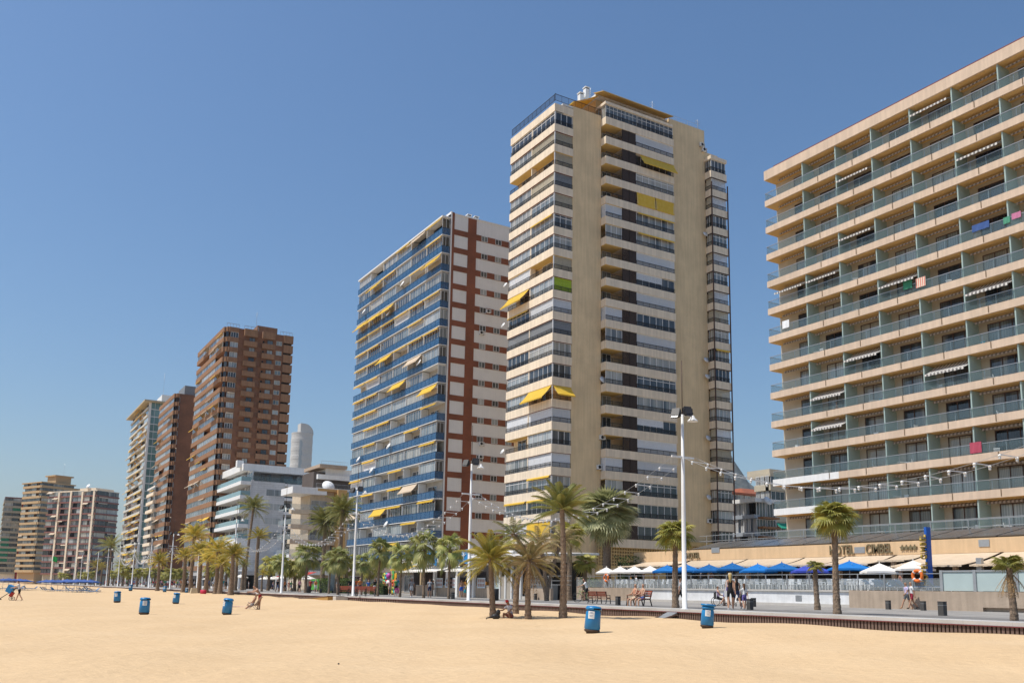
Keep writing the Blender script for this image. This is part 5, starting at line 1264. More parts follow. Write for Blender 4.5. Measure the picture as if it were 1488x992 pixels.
# ================================================================= hotel podium, terrace, signs
TX = 54.5; TZ = 2.0
def text_mesh(s, size, ext, mats, bold=0.0):
    cu = bpy.data.curves.new('t', 'FONT'); cu.body = s; cu.size = size; cu.extrude = ext; cu.offset = bold; cu.align_x = 'LEFT'
    o = bpy.data.objects.new('t', cu); COL.objects.link(o); dg = bpy.context.evaluated_depsgraph_get()
    me = bpy.data.meshes.new_from_object(o.evaluated_get(dg)); bpy.data.objects.remove(o); me.materials.clear(); me.materials.append(mats)
    xs = [v.co.x for v in me.vertices]; return me, (min(xs), max(xs)) if xs else (0, 0)
SEA = Matrix(((0, 0, -1), (-1, 0, 0), (0, 1, 0))).to_euler()     # text facing -X
def yat(px, X, py=850): return atX(px, py, X).y
def terrace():
    Yl, Yr = yat(826, TX, 870), 22
    yw0, yw1 = yat(930, TX, 875), yat(1239, TX, 880)
    t = thing('terrace_wall', 'long low terrace wall in front of the hotel, white between two stone stretches', 'wall', (TX, 50, PROM))
    off = (TX, 50, PROM)
    mb = MB(); mb.box(TX, TX+.3, yw0, Yl, PROM, TZ+.02); mb.build('stone_wall', MT['stone'], t, off)
    mb = MB(); mb.box(TX-.35, TX+.3, Yr, yw1, PROM+.25, TZ+.02); mb.box(TX-.1, TX+.3, Yr, yw1-10, PROM, PROM+.25); mb.box(TX-.35, TX+.3, yw1-10, yw1, PROM, PROM+.25); mb.build('stone_wall', MT['stone'], t, off)
    mb = MB(); mb.box(TX+.05, TX+.3, yw1, yw0, PROM+.2, TZ-.1); mb.build('white_wall', CM('limewash', (.72, .72, .72), .8, streak=.06, grime=.08), t, off)
    mb = MB(); mb.box(TX-.15, TX+.3, yw1, yw0, PROM-.02, PROM+.2); mb.box(TX-.08, TX+.35, yw1, yw0, TZ-.1, TZ+.03); mb.build('plinth', MT['curb'], t, off)
    mb = MB(); y = yat(1160, TX, 870); mb.box(TX+.03, TX+.05, y-.3, y+.3, PROM+.35, PROM+.8); mb.build('vent', MT['greyblind'], t, off)
    mb = MB(); mb.box(TX+.3, 70.8, 18, Yl, PROM, TZ); tag(mb.build('terrace_floor', M_('terrace_tiles', (.36, .29, .22), .8)), kind='structure')
    # railing: posts, two rails, glass below
    t = thing('terrace_railing', 'steel and glass railing along the top of the hotel terrace wall', 'railing', (TX, 50, TZ)); off = (TX, 50, TZ)
    ye = yat(1369, TX, 870)
    mb = MB(); mb.box(TX+.12, TX+.17, ye, Yl, TZ+1.15, TZ+1.20); mb.box(TX+.13, TX+.16, ye, Yl, TZ+.82, TZ+.85); mb.build('rail', MT['steel'], t, off)
    y = ye; i = 0
    pm = MB(); pm.box(-.035, .035, -.035, .035, 0, 1.16); pm = pm.mesh('post', MT['steel'])
    gm = MB(); gm.box(-.006, .006, .06, 2.14, .06, .80); gm = gm.mesh('glass_panel', MT['clearrail'])
    while y < Yl:
        link('post', pm, t, (.145, y-50, 0)); link('glass_panel', gm, t, (.145, y-50, 0)); y += 2.2
    # frosted screens at the right
    t = thing('frosted_screen', 'frosted glass wind screen in grey posts on the terrace wall at the far right', 'screen', (TX, 30, TZ)); off = (TX, 30, TZ)
    y1 = ye-.1; ps = [y1, yat(1419, TX, 860), yat(1480, TX, 860), 29, 25, 22]
    for a, c in zip(ps[:-1], ps[1:]):
        mb = MB(); mb.box(TX-.06, TX-.02, c, a, TZ+.05, TZ+1.25); mb.build('pane', MT['frost'], t, off)
        mb = MB(); mb.box(TX-.14, TX+.04, a-.1, a+.1, TZ, TZ+1.38); mb.build('post', MT['steel'], t, off)
    mb = MB(); mb.box(TX-.12, TX+.02, 22, y1-.1, TZ+1.26, TZ+1.36); mb.build('top_rail', MT['steel'], t, off)
    # podium
    PXx = 62.0; yl = yat(921, PXx, 810); yr = 22
    b = thing('hotel_podium', 'peach coloured hotel ground floor with solar panels above its fascia and cream awnings below', 'building', (PXx, 50, TZ)); off = (PXx, 50, TZ)
    mb = MB(); mb.box(PXx, PXx+.5, yr, yl, 4.85, 5.9); mb.box(PXx+.5, 69.2, yr, yl, 5.2, 5.8); mb.build('fascia', MT['fascia'], b, off)
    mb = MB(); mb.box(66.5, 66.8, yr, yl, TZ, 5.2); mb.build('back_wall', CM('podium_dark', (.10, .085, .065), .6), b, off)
    mb = MB(); mb.box(66.4, 66.45, yat(1110, 66.4, 830), yat(990, 66.4, 830), TZ+.6, 4.6); mb.build('glazing', MT['win'], b, off)
    y = yr+3
    while y < yl:
        mb = MB(); mb.box(PXx+.1, PXx+.4, y-.15, y+.15, TZ, 4.85); mb.build('column', MT['creamband'], b, off); y += 5.2
    ys = yat(1003, PXx, 795); y = ys
    mb = MB(); 
    while y > yr:
        a, c = y, y-2.9
        mb.hexa([(PXx+.15, c+.16, 5.95), (PXx+3.0, c+.16-1.0, 6.75), (PXx+3.0, a-1.0, 6.75), (PXx+.15, a, 5.95)], [(PXx+.1, c+.16, 6.02), (PXx+2.97, c+.16-1.0, 6.82), (PXx+2.97, a-1.0, 6.82), (PXx+.1, a, 6.02)]); y -= 2.9
        mb.build('solar_panel', MT['solar'], b, off); mb = MB()
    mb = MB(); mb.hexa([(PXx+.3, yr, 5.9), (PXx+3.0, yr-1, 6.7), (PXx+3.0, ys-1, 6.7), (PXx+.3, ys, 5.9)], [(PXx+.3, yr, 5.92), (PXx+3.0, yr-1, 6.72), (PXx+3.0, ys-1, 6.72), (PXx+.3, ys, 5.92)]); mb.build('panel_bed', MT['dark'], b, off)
    mb = MB(); mb.box(PXx+3.1, PXx+3.16, yr, ys+2, 6.95, 7.0); mb.box(PXx+3.1, PXx+3.14, yr, ys+2, 7.5, 7.55)
    y = yr
    while y < ys+2: mb.box(PXx+3.1, PXx+3.15, y-.03, y+.03, 5.8, 7.5); y += 3.2
    mb.build('roof_railing', MT['steel'], b, off)
    for px, w in ((1256.5, 1.0), (1047, 1.1), (1438, .8)):
        y = yat(px-7, PXx, 800); z = atX(px, 799 if px < 1400 else 789, PXx).z; mb = MB(); mb.box(PXx-.05, PXx, y-w/2, y+w/2, z-.22, z+.28); mb.build('vent_plate', MT['steel'], b, off)
    for s, px0, h in (('HOTEL', 1206, .80), ('CIMBEL', 1259, .80)):
        me, (x0, x1) = text_mesh(s, h/.72, .05, MT['letter'], .003); y = yat(px0, PXx, 800); L = yat(px0, PXx)-yat(1241.5 if s == 'HOTEL' else 1297, PXx)
        o = link('sign_lettering', me, b, (-.09, y-50, 5.0-TZ), rot=SEA); o.scale = (L/(x1-x0), 1, 1)
    me, (x0, x1) = text_mesh('HOTEL', .62/.72, .05, MT['letter'], .003); y = yat(999, PXx); o = link('sign_lettering', me, b, (-.09, y-50, 5.06-TZ), rot=SEA); o.scale = ((y-yat(1018, PXx))/(x1-x0), 1, 1)
    sm = MB(); pts = [(.24*(1 if i % 2 == 0 else .52)*math.sin(i*math.pi/5), .24*(1 if i % 2 == 0 else .52)*math.cos(i*math.pi/5)) for i in range(10)]
    sm.add([(0, -x, z) for x, z in pts]+[(-.09, -x, z) for x, z in pts], [tuple(range(10)), tuple(range(19, 9, -1))]+[(i, (i+1) % 10, (i+1) % 10+10, i+10) for i in range(10)]); sm = sm.mesh('star', MT['letter'])
    for k in range(4): y = yat(1312+k*6, PXx, 797); link('star', sm, b, (-.02, y-50, 5.38-TZ))
    # awnings under the fascia
    prev = None
    for i, (px0, px1, out, drop) in enumerate(((925, 1000, 2.6, .5), (1004, 1085, 3.2, .75), (1087, 1168, 3.2, .75), (1170, 1228, 3.2, .75), (1230, 1300, 3.2, .75), (1304, 1345, 2.5, .5), (1350, 1455, 4.6, 1.0), (1459, 1530, 4.2, 1.0))):
        y0, y1 = yat(px1, PXx, 810), yat(px0, PXx, 810); o = link('awning', awning_mesh(y1-y0-.1, out, drop, 'creamcan', val=.12), b, (0, (y0+y1)/2-50, 4.83-TZ), -math.pi/2)
    mb = MB(); y = yat(1424, 58.2, 830); mb.box(58.1, 58.4, y-.18, y+.18, TZ, 4.3); mb.build('awning_post', MT['steel'], b, off)
terrace()
# totem
q = atX(1349, 850, 55.6); q.z = TZ
t = thing('totem_sign', 'tall blue totem with gold vertical HOTEL CIMBEL letters on the terrace edge', 'sign', q)
H = atX(1350, 765, 55.6).z-TZ
mb = MB(); mb.box(-.02, .44, -.09, .09, 0.1, H); mb.build('panel', MT['signblue'], t)
mb = MB(); mb.box(-.3, .6, -.3, .3, 0, .12); mb.build('foot', MT['steel'], t)
me, (x0, x1) = text_mesh('HOTEL CIMBEL', .80, .06, MT['gold'], .006)
o = link('lettering', me, t, (-.08, -.02, .35), rot=Matrix(((0, -1, 0), (0, 0, -1), (1, 0, 0))).to_euler()); o.scale = ((H-.9)/(x1-x0), 1, 1)

# ---- parasols
def parasol_mesh(r, n, mname, flat=.42):
    mb = MB(); vs = [(0, 0, flat)]; ring = []
    for i in range(n):
        a = 2*math.pi*(i+.5)/n; vs.append((r*math.cos(a), r*math.sin(a), 0))
    for i in range(n):
        a = 2*math.pi*(i+1)/n; k = math.cos(math.pi/n)*.985; vs.append((r*k*math.cos(a), r*k*math.sin(a), .035))
    fs = []
    for i in range(n): fs += [(0, 1+i, 1+n+i), (0, 1+n+i, 1+(i+1) % n)]
    b = len(vs)
    for i in range(n): vs.append((vs[1+i][0]*1.005, vs[1+i][1]*1.005, -.16))
    for i in range(n): vs.append((vs[1+n+i][0]*1.005, vs[1+n+i][1]*1.005, -.11))
    for i in range(n): fs += [(1+i, b+i, b+n+i, 1+n+i), (1+n+i, b+n+i, b+(i+1) % n, 1+(i+1) % n)]
    mb.add(vs, fs); mb.lathe([(.001, flat+.12), (.035, flat+.05), (.05, flat-.02)], 8)
    return mb.mesh('canopy', MT[mname])
def pole_mesh(h, r=.03, n=4, R=1.2, flat=.4):
    mb = MB(); mb.tube([(0, 0, 0), (0, 0, h)], r, 8)
    for i in range(n*2): a = math.pi*i/n; mb.bar((0, 0, h-.55), (R*.5*math.cos(a), R*.5*math.sin(a), h-.22), .02)
    return mb.mesh('pole', MT['alu'])
def base_mesh():
    mb = MB(); mb.lathe([(.3, 0), (.3, .06), (.08, .1), (.05, .3), (.001, .3)], 14); return mb.mesh('base', MT['curb'])
BASEM = base_mesh()
def parasol(label, p, r, n, mname, h, cat='parasol', group=None, flat=.42, name='parasol'):
    t = thing(name, label, cat, p, math.pi/4+.1 if n == 4 else 0, group)
    link('canopy', parasol_mesh(r, n, mname, flat), t, (0, 0, h-flat)); link('pole', pole_mesh(h, .03, n, r), t); link('base', BASEM, t)
    return t
UX = 57.3
lst = [(881.3, 822, 'w', 'leftmost white parasol behind the orange life ring'), (901.3, 821, 'w', 'second white parasol from the left on the terrace'), (921.9, 820.4, 'w', 'third white parasol from the left on the terrace'), (944.8, 820, 'w', 'white parasol touching the first blue one'),
  (969.4, 819, 'b', 'blue parasol just left of the slim fan palm trunk'), (997.9, 818, 'b', 'blue parasol directly behind the tall white mast'), (1030.3, 817.8, 'b', 'blue parasol right of the tall white mast'), (1064, 815.5, 'b', 'wide blue parasol above the woman in a white cap'),
  (1101, 817, 'b', 'blue parasol above the pair of bollards'), (1136, 815, 'b', 'bright blue parasol in front of the longest cream awning'), (1177.4, 816.5, 'v', 'violet blue parasol behind the young spiky palm'), (1233.9, 812.5, 'b', 'blue parasol right of the thick necked palm'),
  (1277.7, 815.8, 'w', 'white parasol below the CIMBEL lettering'), (1326.6, 811.7, 'w', 'white parasol next to the blue totem')]
for i, (px, py, c, lab) in enumerate(lst):
    p = atX(px, py, UX+(.5 if i % 2 else 0)); h = p.z-TZ-.1; p.z = TZ
    MT.setdefault('umbviolet', M_('violet_canvas', (.045, .075, .42), .75, .1, 2))
    parasol(lab, p, {'w': 1.65, 'b': 2.0, 'v': 1.9}[c]*(.93 if i < 4 else 1), 4, {'w': 'umbwhite', 'b': 'umbblue', 'v': 'umbviolet'}[c], h, group='parasols on the hotel terrace', flat=.62)

# ---- plastic chairs and tables
def chair_parts():
    seat = MB(); seat.box(-.22, .22, -.22, .22, .41, .44); seat.box(-.27, -.22, -.22, .22, .60, .63); seat.box(.22, .27, -.22, .22, .60, .63); 
    seat.box(-.26, -.23, -.22, -.18, .40, .61); seat.box(.23, .26, -.22, -.18, .40, .61)
    back = MB()
    for i in range(5): x = -.18+i*.09; back.hexa([(x-.03, .20, .44), (x+.03, .20, .44), (x+.03, .23, .44), (x-.03, .23, .44)], [(x-.03, .30, .86-.03*abs(i-2)), (x+.03, .30, .86-.03*abs(i-2)), (x+.03, .33, .86-.03*abs(i-2)), (x-.03, .33, .86-.03*abs(i-2))])
    back.box(-.23, .23, .29, .33, .80, .88)
    leg = MB(); leg.hexa([(-.025, -.025, 0), (.025, -.025, 0), (.025, .025, 0), (-.025, .025, 0)], [(-.035, -.035, .42), (.035, -.035, .42), (.035, .035, .42), (-.035, .035, .42)])
    return seat, back, leg
_s, _b, _l = chair_parts()
CHM = {}
def chair(label, p, rz, mname='plast', group=None, parts=True, name='plastic_chair'):
    if mname not in CHM: CHM[mname] = (_s.mesh('seat', MT[mname]), _b.mesh('backrest', MT[mname]), _l.mesh('leg', MT[mname]))
    t = thing(name, label, 'chair', p, rz, group); a, b_, c = CHM[mname]
    link('seat', a, t); link('backrest', b_, t)
    for x in (-.2, .2):
        for y in (-.19, .2): link('leg', c, t, (x, y, 0))
    return t
def table_mesh():
    top = MB(); top.lathe([(.001, .70), (.44, .70), (.45, .715), (.44, .73), (.001, .73)], 18); leg = MB(); leg.tube([(0, 0, 0), (0, 0, .7)], .035, 8); leg.lathe([(.24, 0), (.24, .03), (.03, .06)], 12)
    return top.mesh('table_top', MT['plast']), leg.mesh('pedestal', MT['plast'])
TM = table_mesh()
def table(label, p, group): t = thing('cafe_table', label, 'table', p, 0, group); link('table_top', TM[0], t); link('pedestal', TM[1], t); return t
cr = random.Random(8)
y = yat(1262, TX, 850)
i = 0
while y < yat(868, TX, 850):
    for k in range(2):
        x = TX+.95+k*1.5+cr.uniform(-.1, .1)
        if cr.random() < .92: chair('white plastic chair on the hotel terrace behind the railing', (x, y+cr.uniform(-.15, .15), TZ), cr.choice([0, math.pi, math.pi/2, -math.pi/2])+cr.uniform(-.4, .4), 'plast', 'white plastic chairs on the terrace')
    if i % 3 == 1: table('round white plastic table among the terrace chairs', (TX+1.7, y+.45, TZ), 'white plastic tables on the terrace')
    y += .82; i += 1
for x, y, z, a in HOTEL_CHAIRS:
    m = cr.choice(['plast', 'plast', 'plast', 'aqua']); MT.setdefault('aqua', CM('aqua_plastic', (.06, .24, .33), .45))
    chair('white plastic chair on a hotel balcony' if m == 'plast' else 'blue green plastic chair on a hotel balcony', (x, y, z), a, m, 'plastic chairs on hotel balconies')
    if cr.random() < .5: table('small round white table on a hotel balcony', (x+.05, y+.75, z), 'tables on hotel balconies')
# towels and washing on the balcony glass
for (px, py, w, h, col, lab) in ((1388+118, 0, 0, 0, 0, 0),)[:0]+((1418, 650, 1.0, .9, (.40, .07, .11), 'crimson towel hung over the balcony glass low on the hotel'), (1319, 413, .9, .85, (.05, .25, .15), 'green towel hung on the balcony glass beside a striped one'), (1338, 410, .95, .85, 'stripe', 'red and cream striped towel hung next to the green one'), (1142, 471, .9, .8, (.74, .76, .78), 'white towel on the balcony glass at the hotel corner'),
   (1425, 329, 1.5, .6, (.05, .10, .27), 'dark blue towel high on the hotel at the right'), (1463, 320, .55, .55, (.08, .28, .18), 'small green cloth drying next to a pink one'), (1477, 313, .75, .5, (.50, .18, .30), 'pink cloth drying high on the hotel at the right edge')):
    p = atX(px, py, HX); m = stripe_mat('towel_stripe', (.66, .20, .16), (.72, .66, .52), .10, 0) if col == 'stripe' else CM('towel_%d' % px, col, .9)
    mb = MB(); n = 6
    for i in range(n): x0 = -w/2+w*i/n; x1 = x0+w/n; d0, d1 = .025*math.sin(i*2.1), .025*math.sin((i+1)*2.1); mb.hexa([(x0, d0-.02, -h), (x1, d1-.02, -h), (x1, d1, -h), (x0, d0, -h)], [(x0, -.02, 0), (x1, -.02, 0), (x1, 0, 0), (x0, 0, 0)])
    tag(link('towel', mb.mesh('towel', m), None, (HX-.01, p.y, p.z+h/2), -math.pi/2), lab, 'towel')
# life rings
def ring(label, px, py, r):
    p = atX(px, py, TX-.02); t = thing('life_ring', label, 'life ring', p); mb = MB(); n = 28; pts = [(0, r*.78*math.cos(2*math.pi*i/n), r*.78*math.sin(2*math.pi*i/n)) for i in range(n+1)]
    mb.tube(pts, r*.24, 8, 0, False); mb.build('float', MT['orange'], t)
    for a in (.8, 2.35, 3.9, 5.5):
        mb = MB(); pts = [(0, r*.78*math.cos(a+d), r*.78*math.sin(a+d)) for d in (-.13, 0, .13)]; mb.tube(pts, r*.255, 8); mb.build('band', MT['white'], t)
ring('orange life ring on the terrace railing at its left end', 881, 839, .42); ring('orange and white life ring on the terrace railing beside the totem', 1333, 836, .44)
# ================================================================= masts, string lights, bins, benches, bollards
MX = 31.0
def mast_y(k): return 35.0+23.25*k
def mast_meshes():
    m = {}
    mb = MB(); mb.lathe([(.22, 0), (.22, .03), (.125, .06), (.11, 5), (.065, 10.0), (.001, 10.02)], 14); m['pole'] = mb.mesh('pole', MT['white'])
    mb = MB(); mb.bar((-.75, 0, 0), (.75, 0, 0), .07, .10); m['arm'] = mb.mesh('cross_arm', MT['white'])
    mb = MB(); M = Euler((R_(58), 0, 0)).to_matrix()
    mb.tbox((0, -.05, 0), (.21, .11, .24), Euler((R_(-28), 0, 0)).to_matrix()); mb.tbox((0, -.17, -.075), (.17, .012, .19), Euler((R_(-28), 0, 0)).to_matrix(), 1); mb.bar((-.3, 0, .0), (.3, 0, .0), .05)
    mb.tbox((-.23, -.03, -.02), (.015, .1, .16)); mb.tbox((.23, -.03, -.02), (.015, .1, .16)); m['flood'] = mb.mesh('floodlight', [MT['iron'], MT['windark']])
    mb = MB(); mb.lathe([(.05, .22), (.10, .18), (.13, .08), (.26, -.05), (.29, -.10), (.27, -.10)], 16); mb.bar((-.7, 0, .12), (0, 0, .16), .05); m['lamp'] = mb.mesh('lamp_shade', MT['white'])
    mb = MB(); mb.tube([(0, 0, 0), (0, 0, 2.9)], .022, 5); m['rod'] = mb.mesh('rod', MT['brownpost']); return m
MM = mast_meshes()
NTH = ['nearest the camera, rising before the cream tower', 'second nearest, before the red brick end wall', 'third from the camera, left of the blue balconies', 'fourth from the camera, before the white modern block', 'fifth from the camera, among the palm crowns', 'sixth from the camera, right of the palm clump', 'seventh from the camera, under the brown towers', 'eighth from the camera, under the brown towers', 'ninth from the camera', 'tenth from the camera', 'eleventh from the camera', 'twelfth from the camera', 'thirteenth from the camera', 'fourteenth from the camera', 'fifteenth from the camera']
def mast(k):
    y = mast_y(k); t = thing('floodlight_mast', 'slim white floodlight mast, '+(NTH[k] if k >= 0 else 'outside the right of the photo'), 'lamp post', (MX, y, PROM), 0, 'white floodlight masts')
    link('pole', MM['pole'], t); link('cross_arm', MM['arm'], t, (0, 0, 7.75), 0); 
    if k < 11:
        for q, a in ((-.50, -.75), (.26, .1)): link('floodlight', MM['flood'], t, (q, -.1, 10.0+(.18 if q > 0 else 0)), a-.3)
        link('lamp_shade', MM['lamp'], t, (.85, .15, 9.85), .2); link('rod', MM['rod'], t, (0, 0, 10))
for k in range(-1, 15): mast(k)
extra = [(66, 33), (182, 44), (206, 44), (218.5, 44), (28, 40), (8, 44), (98, 44), (160, 46)]
for i, (px, X) in enumerate(extra):
    q = pr(px, X, 848); t = thing('street_lamp', 'thin white lamp post in the distant palm row', 'lamp post', q, 0, 'thin distant lamp posts'); link('pole', MM['pole'], t).scale = (1, 1, .9); link('lamp_shade', MM['lamp'], t, (.6, 0, 8.9))
mb = MB(); mb.lathe([(.045, .0), (.10, -.05), (.105, -.13), (.06, -.15)], 10); mb.lathe([(.06, -.15), (.085, -.22), (.07, -.30), (.001, -.33)], 10, 1)
LAMPM = mb.mesh('lamp', [MT['white'], CM('bulb_glass', (.55, .58, .60), .15, spec=.7)])
mb = MB(); mb.bar((-.52, 0, 0), (.52, 0, 0), .026, .034); BARM = mb.mesh('lamp_bar', MT['white'])
def garland(k):
    y0, y1 = mast_y(k)+.3, mast_y(k+1)-.3; n = 23
    t = thing('string_light', 'white crossbars with paired bulbs strung '+['from the nearest mast to the right edge', 'between the nearest and second mast', 'between the second and third mast', 'between the third and fourth mast', 'between the fourth and fifth mast', 'between the fifth and sixth mast', 'between the sixth and seventh mast', 'between the seventh and eighth mast', 'between the eighth and ninth mast', 'between the ninth and tenth mast'][k+1], 'string lights', (MX, (y0+y1)/2, PROM), 0, 'string lights between the masts')
    h0, sag = 7.75, 2.55; Lh = (y1-y0)/2
    zz = lambda f: h0-sag*(1-(2*f-1)**2)**1.0
    for sx in (-.5, .5):
        mb = MB(); pts = [(sx, -Lh+2*Lh*i/24, zz(i/24)) for i in range(25)]; mb.tube(pts, .010, 4, 0, False); mb.build('cable', MT['steel'], t)
    for i in range(1, n):
        f = i/n; o = link('lamp_bar', BARM, t, (0, -Lh+2*Lh*f, zz(f)), rng.uniform(-.05, .05), rot=(0, rng.uniform(-.05, .05), rng.uniform(-.06, .06)))
        if k < 6:
            for sx in (-.5, .5): link('lamp', LAMPM, o, (sx, 0, .01)).scale = (.58, .58, .58)
        else:
            link('lamp', LAMPM, o, (0, 0, 0))
for k in range(-1, 9): garland(k)

# ---- blue bins
def bin_parts():
    r = MB(); r.lathe([(.235, .10), (.235, .12), (.262, .14), (.243, .66), (.215, .72), (.215, .74)], 22); r.lathe([(.215, .735), (.26, .74), (.265, .80), (.22, .86), (.001, .88)], 22)
    f = MB(); f.lathe([(.17, -.04), (.20, .02), (.25, .05), (.262, .10), (.235, .115)], 22)
    s = MB(); n = 6; 
    s.add([(.2575*math.sin(-.42+.84*i/n), -.2575*math.cos(-.42+.84*i/n), z) for z in (.46, .70) for i in range(n+1)], [(i, i+1, n+2+i, n+1+i) for i in range(n)])
    h = MB(); h.box(-.12, .12, -.268, -.20, .752, .80); 
    return r.mesh('shell', MT['binblue']), f.mesh('foot', MT['binbase']), s.mesh('sticker', MT['paper']), h.mesh('slot', MT['dark'])
BP = bin_parts()
me_sym = MB()
for i in range(4): a0 = R_(90*i); 
def recycle_bin(label, px, by, hpx, tilt, rz, lid=False, p=None):
    q = p or atsand(px, by); t = thing('litter_bin', label, 'bin', q, 0, 'blue litter bins on the sand'); s = hpx*mpp(q)/.90
    t.scale = (s, s, s); t.rotation_euler = (R_(-2), R_(tilt), rz)
    link('shell', BP[0], t); link('foot', BP[1], t); o = link('sticker', BP[2], t, (0, 0, 0), .0); link('slot', BP[3], t, (0, 0, 0), .75 if not lid else 2.8)
    mb = MB()
    for z, w_ in ((.66, .05), (.56, .07), (.52, .05), (.625, .08)): mb.add([(-w_, -.261, z), (w_, -.261, z), (w_, -.261, z+.012), (-w_, -.261, z+.012)], [(0, 1, 2, 3)])
    link('emblem', mb.mesh('emblem', CM('sticker_print', (.25, .30, .42))), o)
    if lid: mb = MB(); mb.lathe([(.29, .86), (.30, .90), (.285, .94), (.001, .95)], 22); link('lid', mb.mesh('lid', MT['binblue']), t)
    return t
RZV = -HD
recycle_bin('big blue litter bin nearest the camera, tilted, standing right of the palm trunks', 860, 919, 40, 4, RZV-.35)
recycle_bin('blue litter bin with a flat wide lid leaning back below the bollards', 1027, 912, 33, 5, RZV-.2, True)
recycle_bin('large blue litter bin with a white sticker, left half of the sand', 209, 892.5, 25.5, 1, RZV+.35)
recycle_bin('blue litter bin leaning right beside the seated couple on the sand', 329, 892.5, 24.5, 7, RZV-.8)
recycle_bin('blue litter bin with two pale marks, near the loungers', 170, 875, 17, -2, RZV)
recycle_bin('blue litter bin leaning right, between the palms and the large stickered bin', 255, 876.5, 16.5, 4, RZV-.4)
recycle_bin('farthest small blue litter bin by the sea wall at left', 189.5, 859, 9.3, 0, RZV, False, Vector((24.5, atX(189.5, 858, 24.5).y, .3)))
recycle_bin('small blue litter bin hidden behind the lone short palm', 239, 861, 9, 5, RZV, False, Vector((26.5, atX(239, 858, 26.5).y, .34)))
recycle_bin('blue tub standing in the shade of the palm clump', 271, 861, 7, 0, RZV, False, Vector((27.5, atX(271, 860, 27.5).y, .34)))

# ---- bollards, benches, dark bins
mb = MB(); mb.box(-.13, .13, -.13, .13, 0, .58); mb.box(-.137, .137, -.137, .137, .581, .61); mb.box(-.132, .132, -.132, .132, .44, .455, 1); BOLL = mb.mesh('bollard', [CM('bollard_grey', (.075, .07, .065), .7), MT['steel']])
def promz(px, py, lo=31.0): p = atz(px, py, PROM); return p if lo <= p.x <= 54 else atX(px, py, max(lo, min(53.5, p.x))).xy.to_3d()+Vector((0, 0, PROM))
for px, py, s, lab in ((898, 879, .9, 'grey bollard between the two benches'), (1090, 885.5, .95, 'grey bollard in front of its twin, right of the walking family'), (1095, 881, .95, 'grey bollard behind its twin, right of the walking family'), (1291, 885, .95, 'grey bollard left of the two strolling men'), (1342, 886.5, .95, 'grey bollard right of the two strolling men'), (1370, 894, 1.05, 'grey bollard nearest the kerb at the right'),
        (658, 870, .9, 'grey bollard by the kiosk, left of the second mast'), (698, 868, .9, 'grey bollard by the kiosk, right of the second mast'), (778, 871, .9, 'grey bollard left of the tall straight palm'), (798, 871, .95, 'grey bollard right next to the tall straight palm'), (424, 859, .9, 'grey bollard near the dark bin at left'), (466, 861, .9, 'grey bollard below the green van')):
    q = promz(px, py); t = link('bollard', BOLL, None, q); t.scale = (s, s, s); tag(t, lab, 'bollard', 'grey bollards on the promenade')
def bench(label, p, rz):
    t = thing('bench', label, 'bench', p, rz, 'red slatted benches')
    mb = MB()
    for i in range(4): mb.box(-.9, .9, -.22+i*.115, -.12+i*.115, .43, .465)
    mb.build('seat', MT['woodred'], t); mb = MB()
    for i in range(3): mb.hexa([(-.9, .24+i*.03, .55+i*.13), (.9, .24+i*.03, .55+i*.13), (.9, .27+i*.03, .55+i*.13), (-.9, .27+i*.03, .55+i*.13)], [(-.9, .265+i*.03, .66+i*.13), (.9, .265+i*.03, .66+i*.13), (.9, .295+i*.03, .66+i*.13), (-.9, .295+i*.03, .66+i*.13)])
    mb.build('backrest', MT['woodred'], t)
    lm = MB(); lm.bar((0, -.2, .43), (0, -.27, 0), .05); lm.bar((0, .2, .43), (0, .34, 0), .05); lm.bar((0, -.22, .41), (0, .22, .41), .05); lm.bar((0, .2, .42), (0, .36, .92), .05); lm.bar((0, -.2, .44), (0, -.2, .64), .04); lm.bar((0, -.22, .64), (0, .27, .64), .04); lm = lm.mesh('leg', MT['iron'])
    for x in (-.85, 0, .85): link('leg', lm, t, (x, 0, 0))
    return t
B1 = promz(871, 876.5); bench('empty red slatted bench right of the cyclist, its back to the sea', B1, -HD-.75+math.pi).scale = (.9, .9, .9)
B2 = promz(928, 880); bench('red slatted bench carrying the sunburnt couple', B2, -HD-math.pi/2+.5)
bench('red slatted bench below the hedge, left of the third mast', promz(506, 866), -HD); bench('red slatted bench just right of the third mast', promz(531, 867), -HD)
def dark_bin(label, p, s=1):
    t = thing('street_bin', label, 'bin', p, 0, 'black street bins'); mb = MB(); mb.lathe([(.30, .04), (.33, .06), (.33, 1.02), (.30, 1.06), (.22, 1.06), (.20, .9)], 18); mb.build('shell', MT['iron'], t); mb = MB(); mb.lathe([(.25, 0), (.25, .05)], 14); mb.build('foot', MT['steel'], t); t.scale = (s, s, s)
dark_bin('black street bin behind the golden date palm near the kiosk', promz(719.5, 872), .85); dark_bin('black street bin left of the green van', promz(448.5, 861), .85)
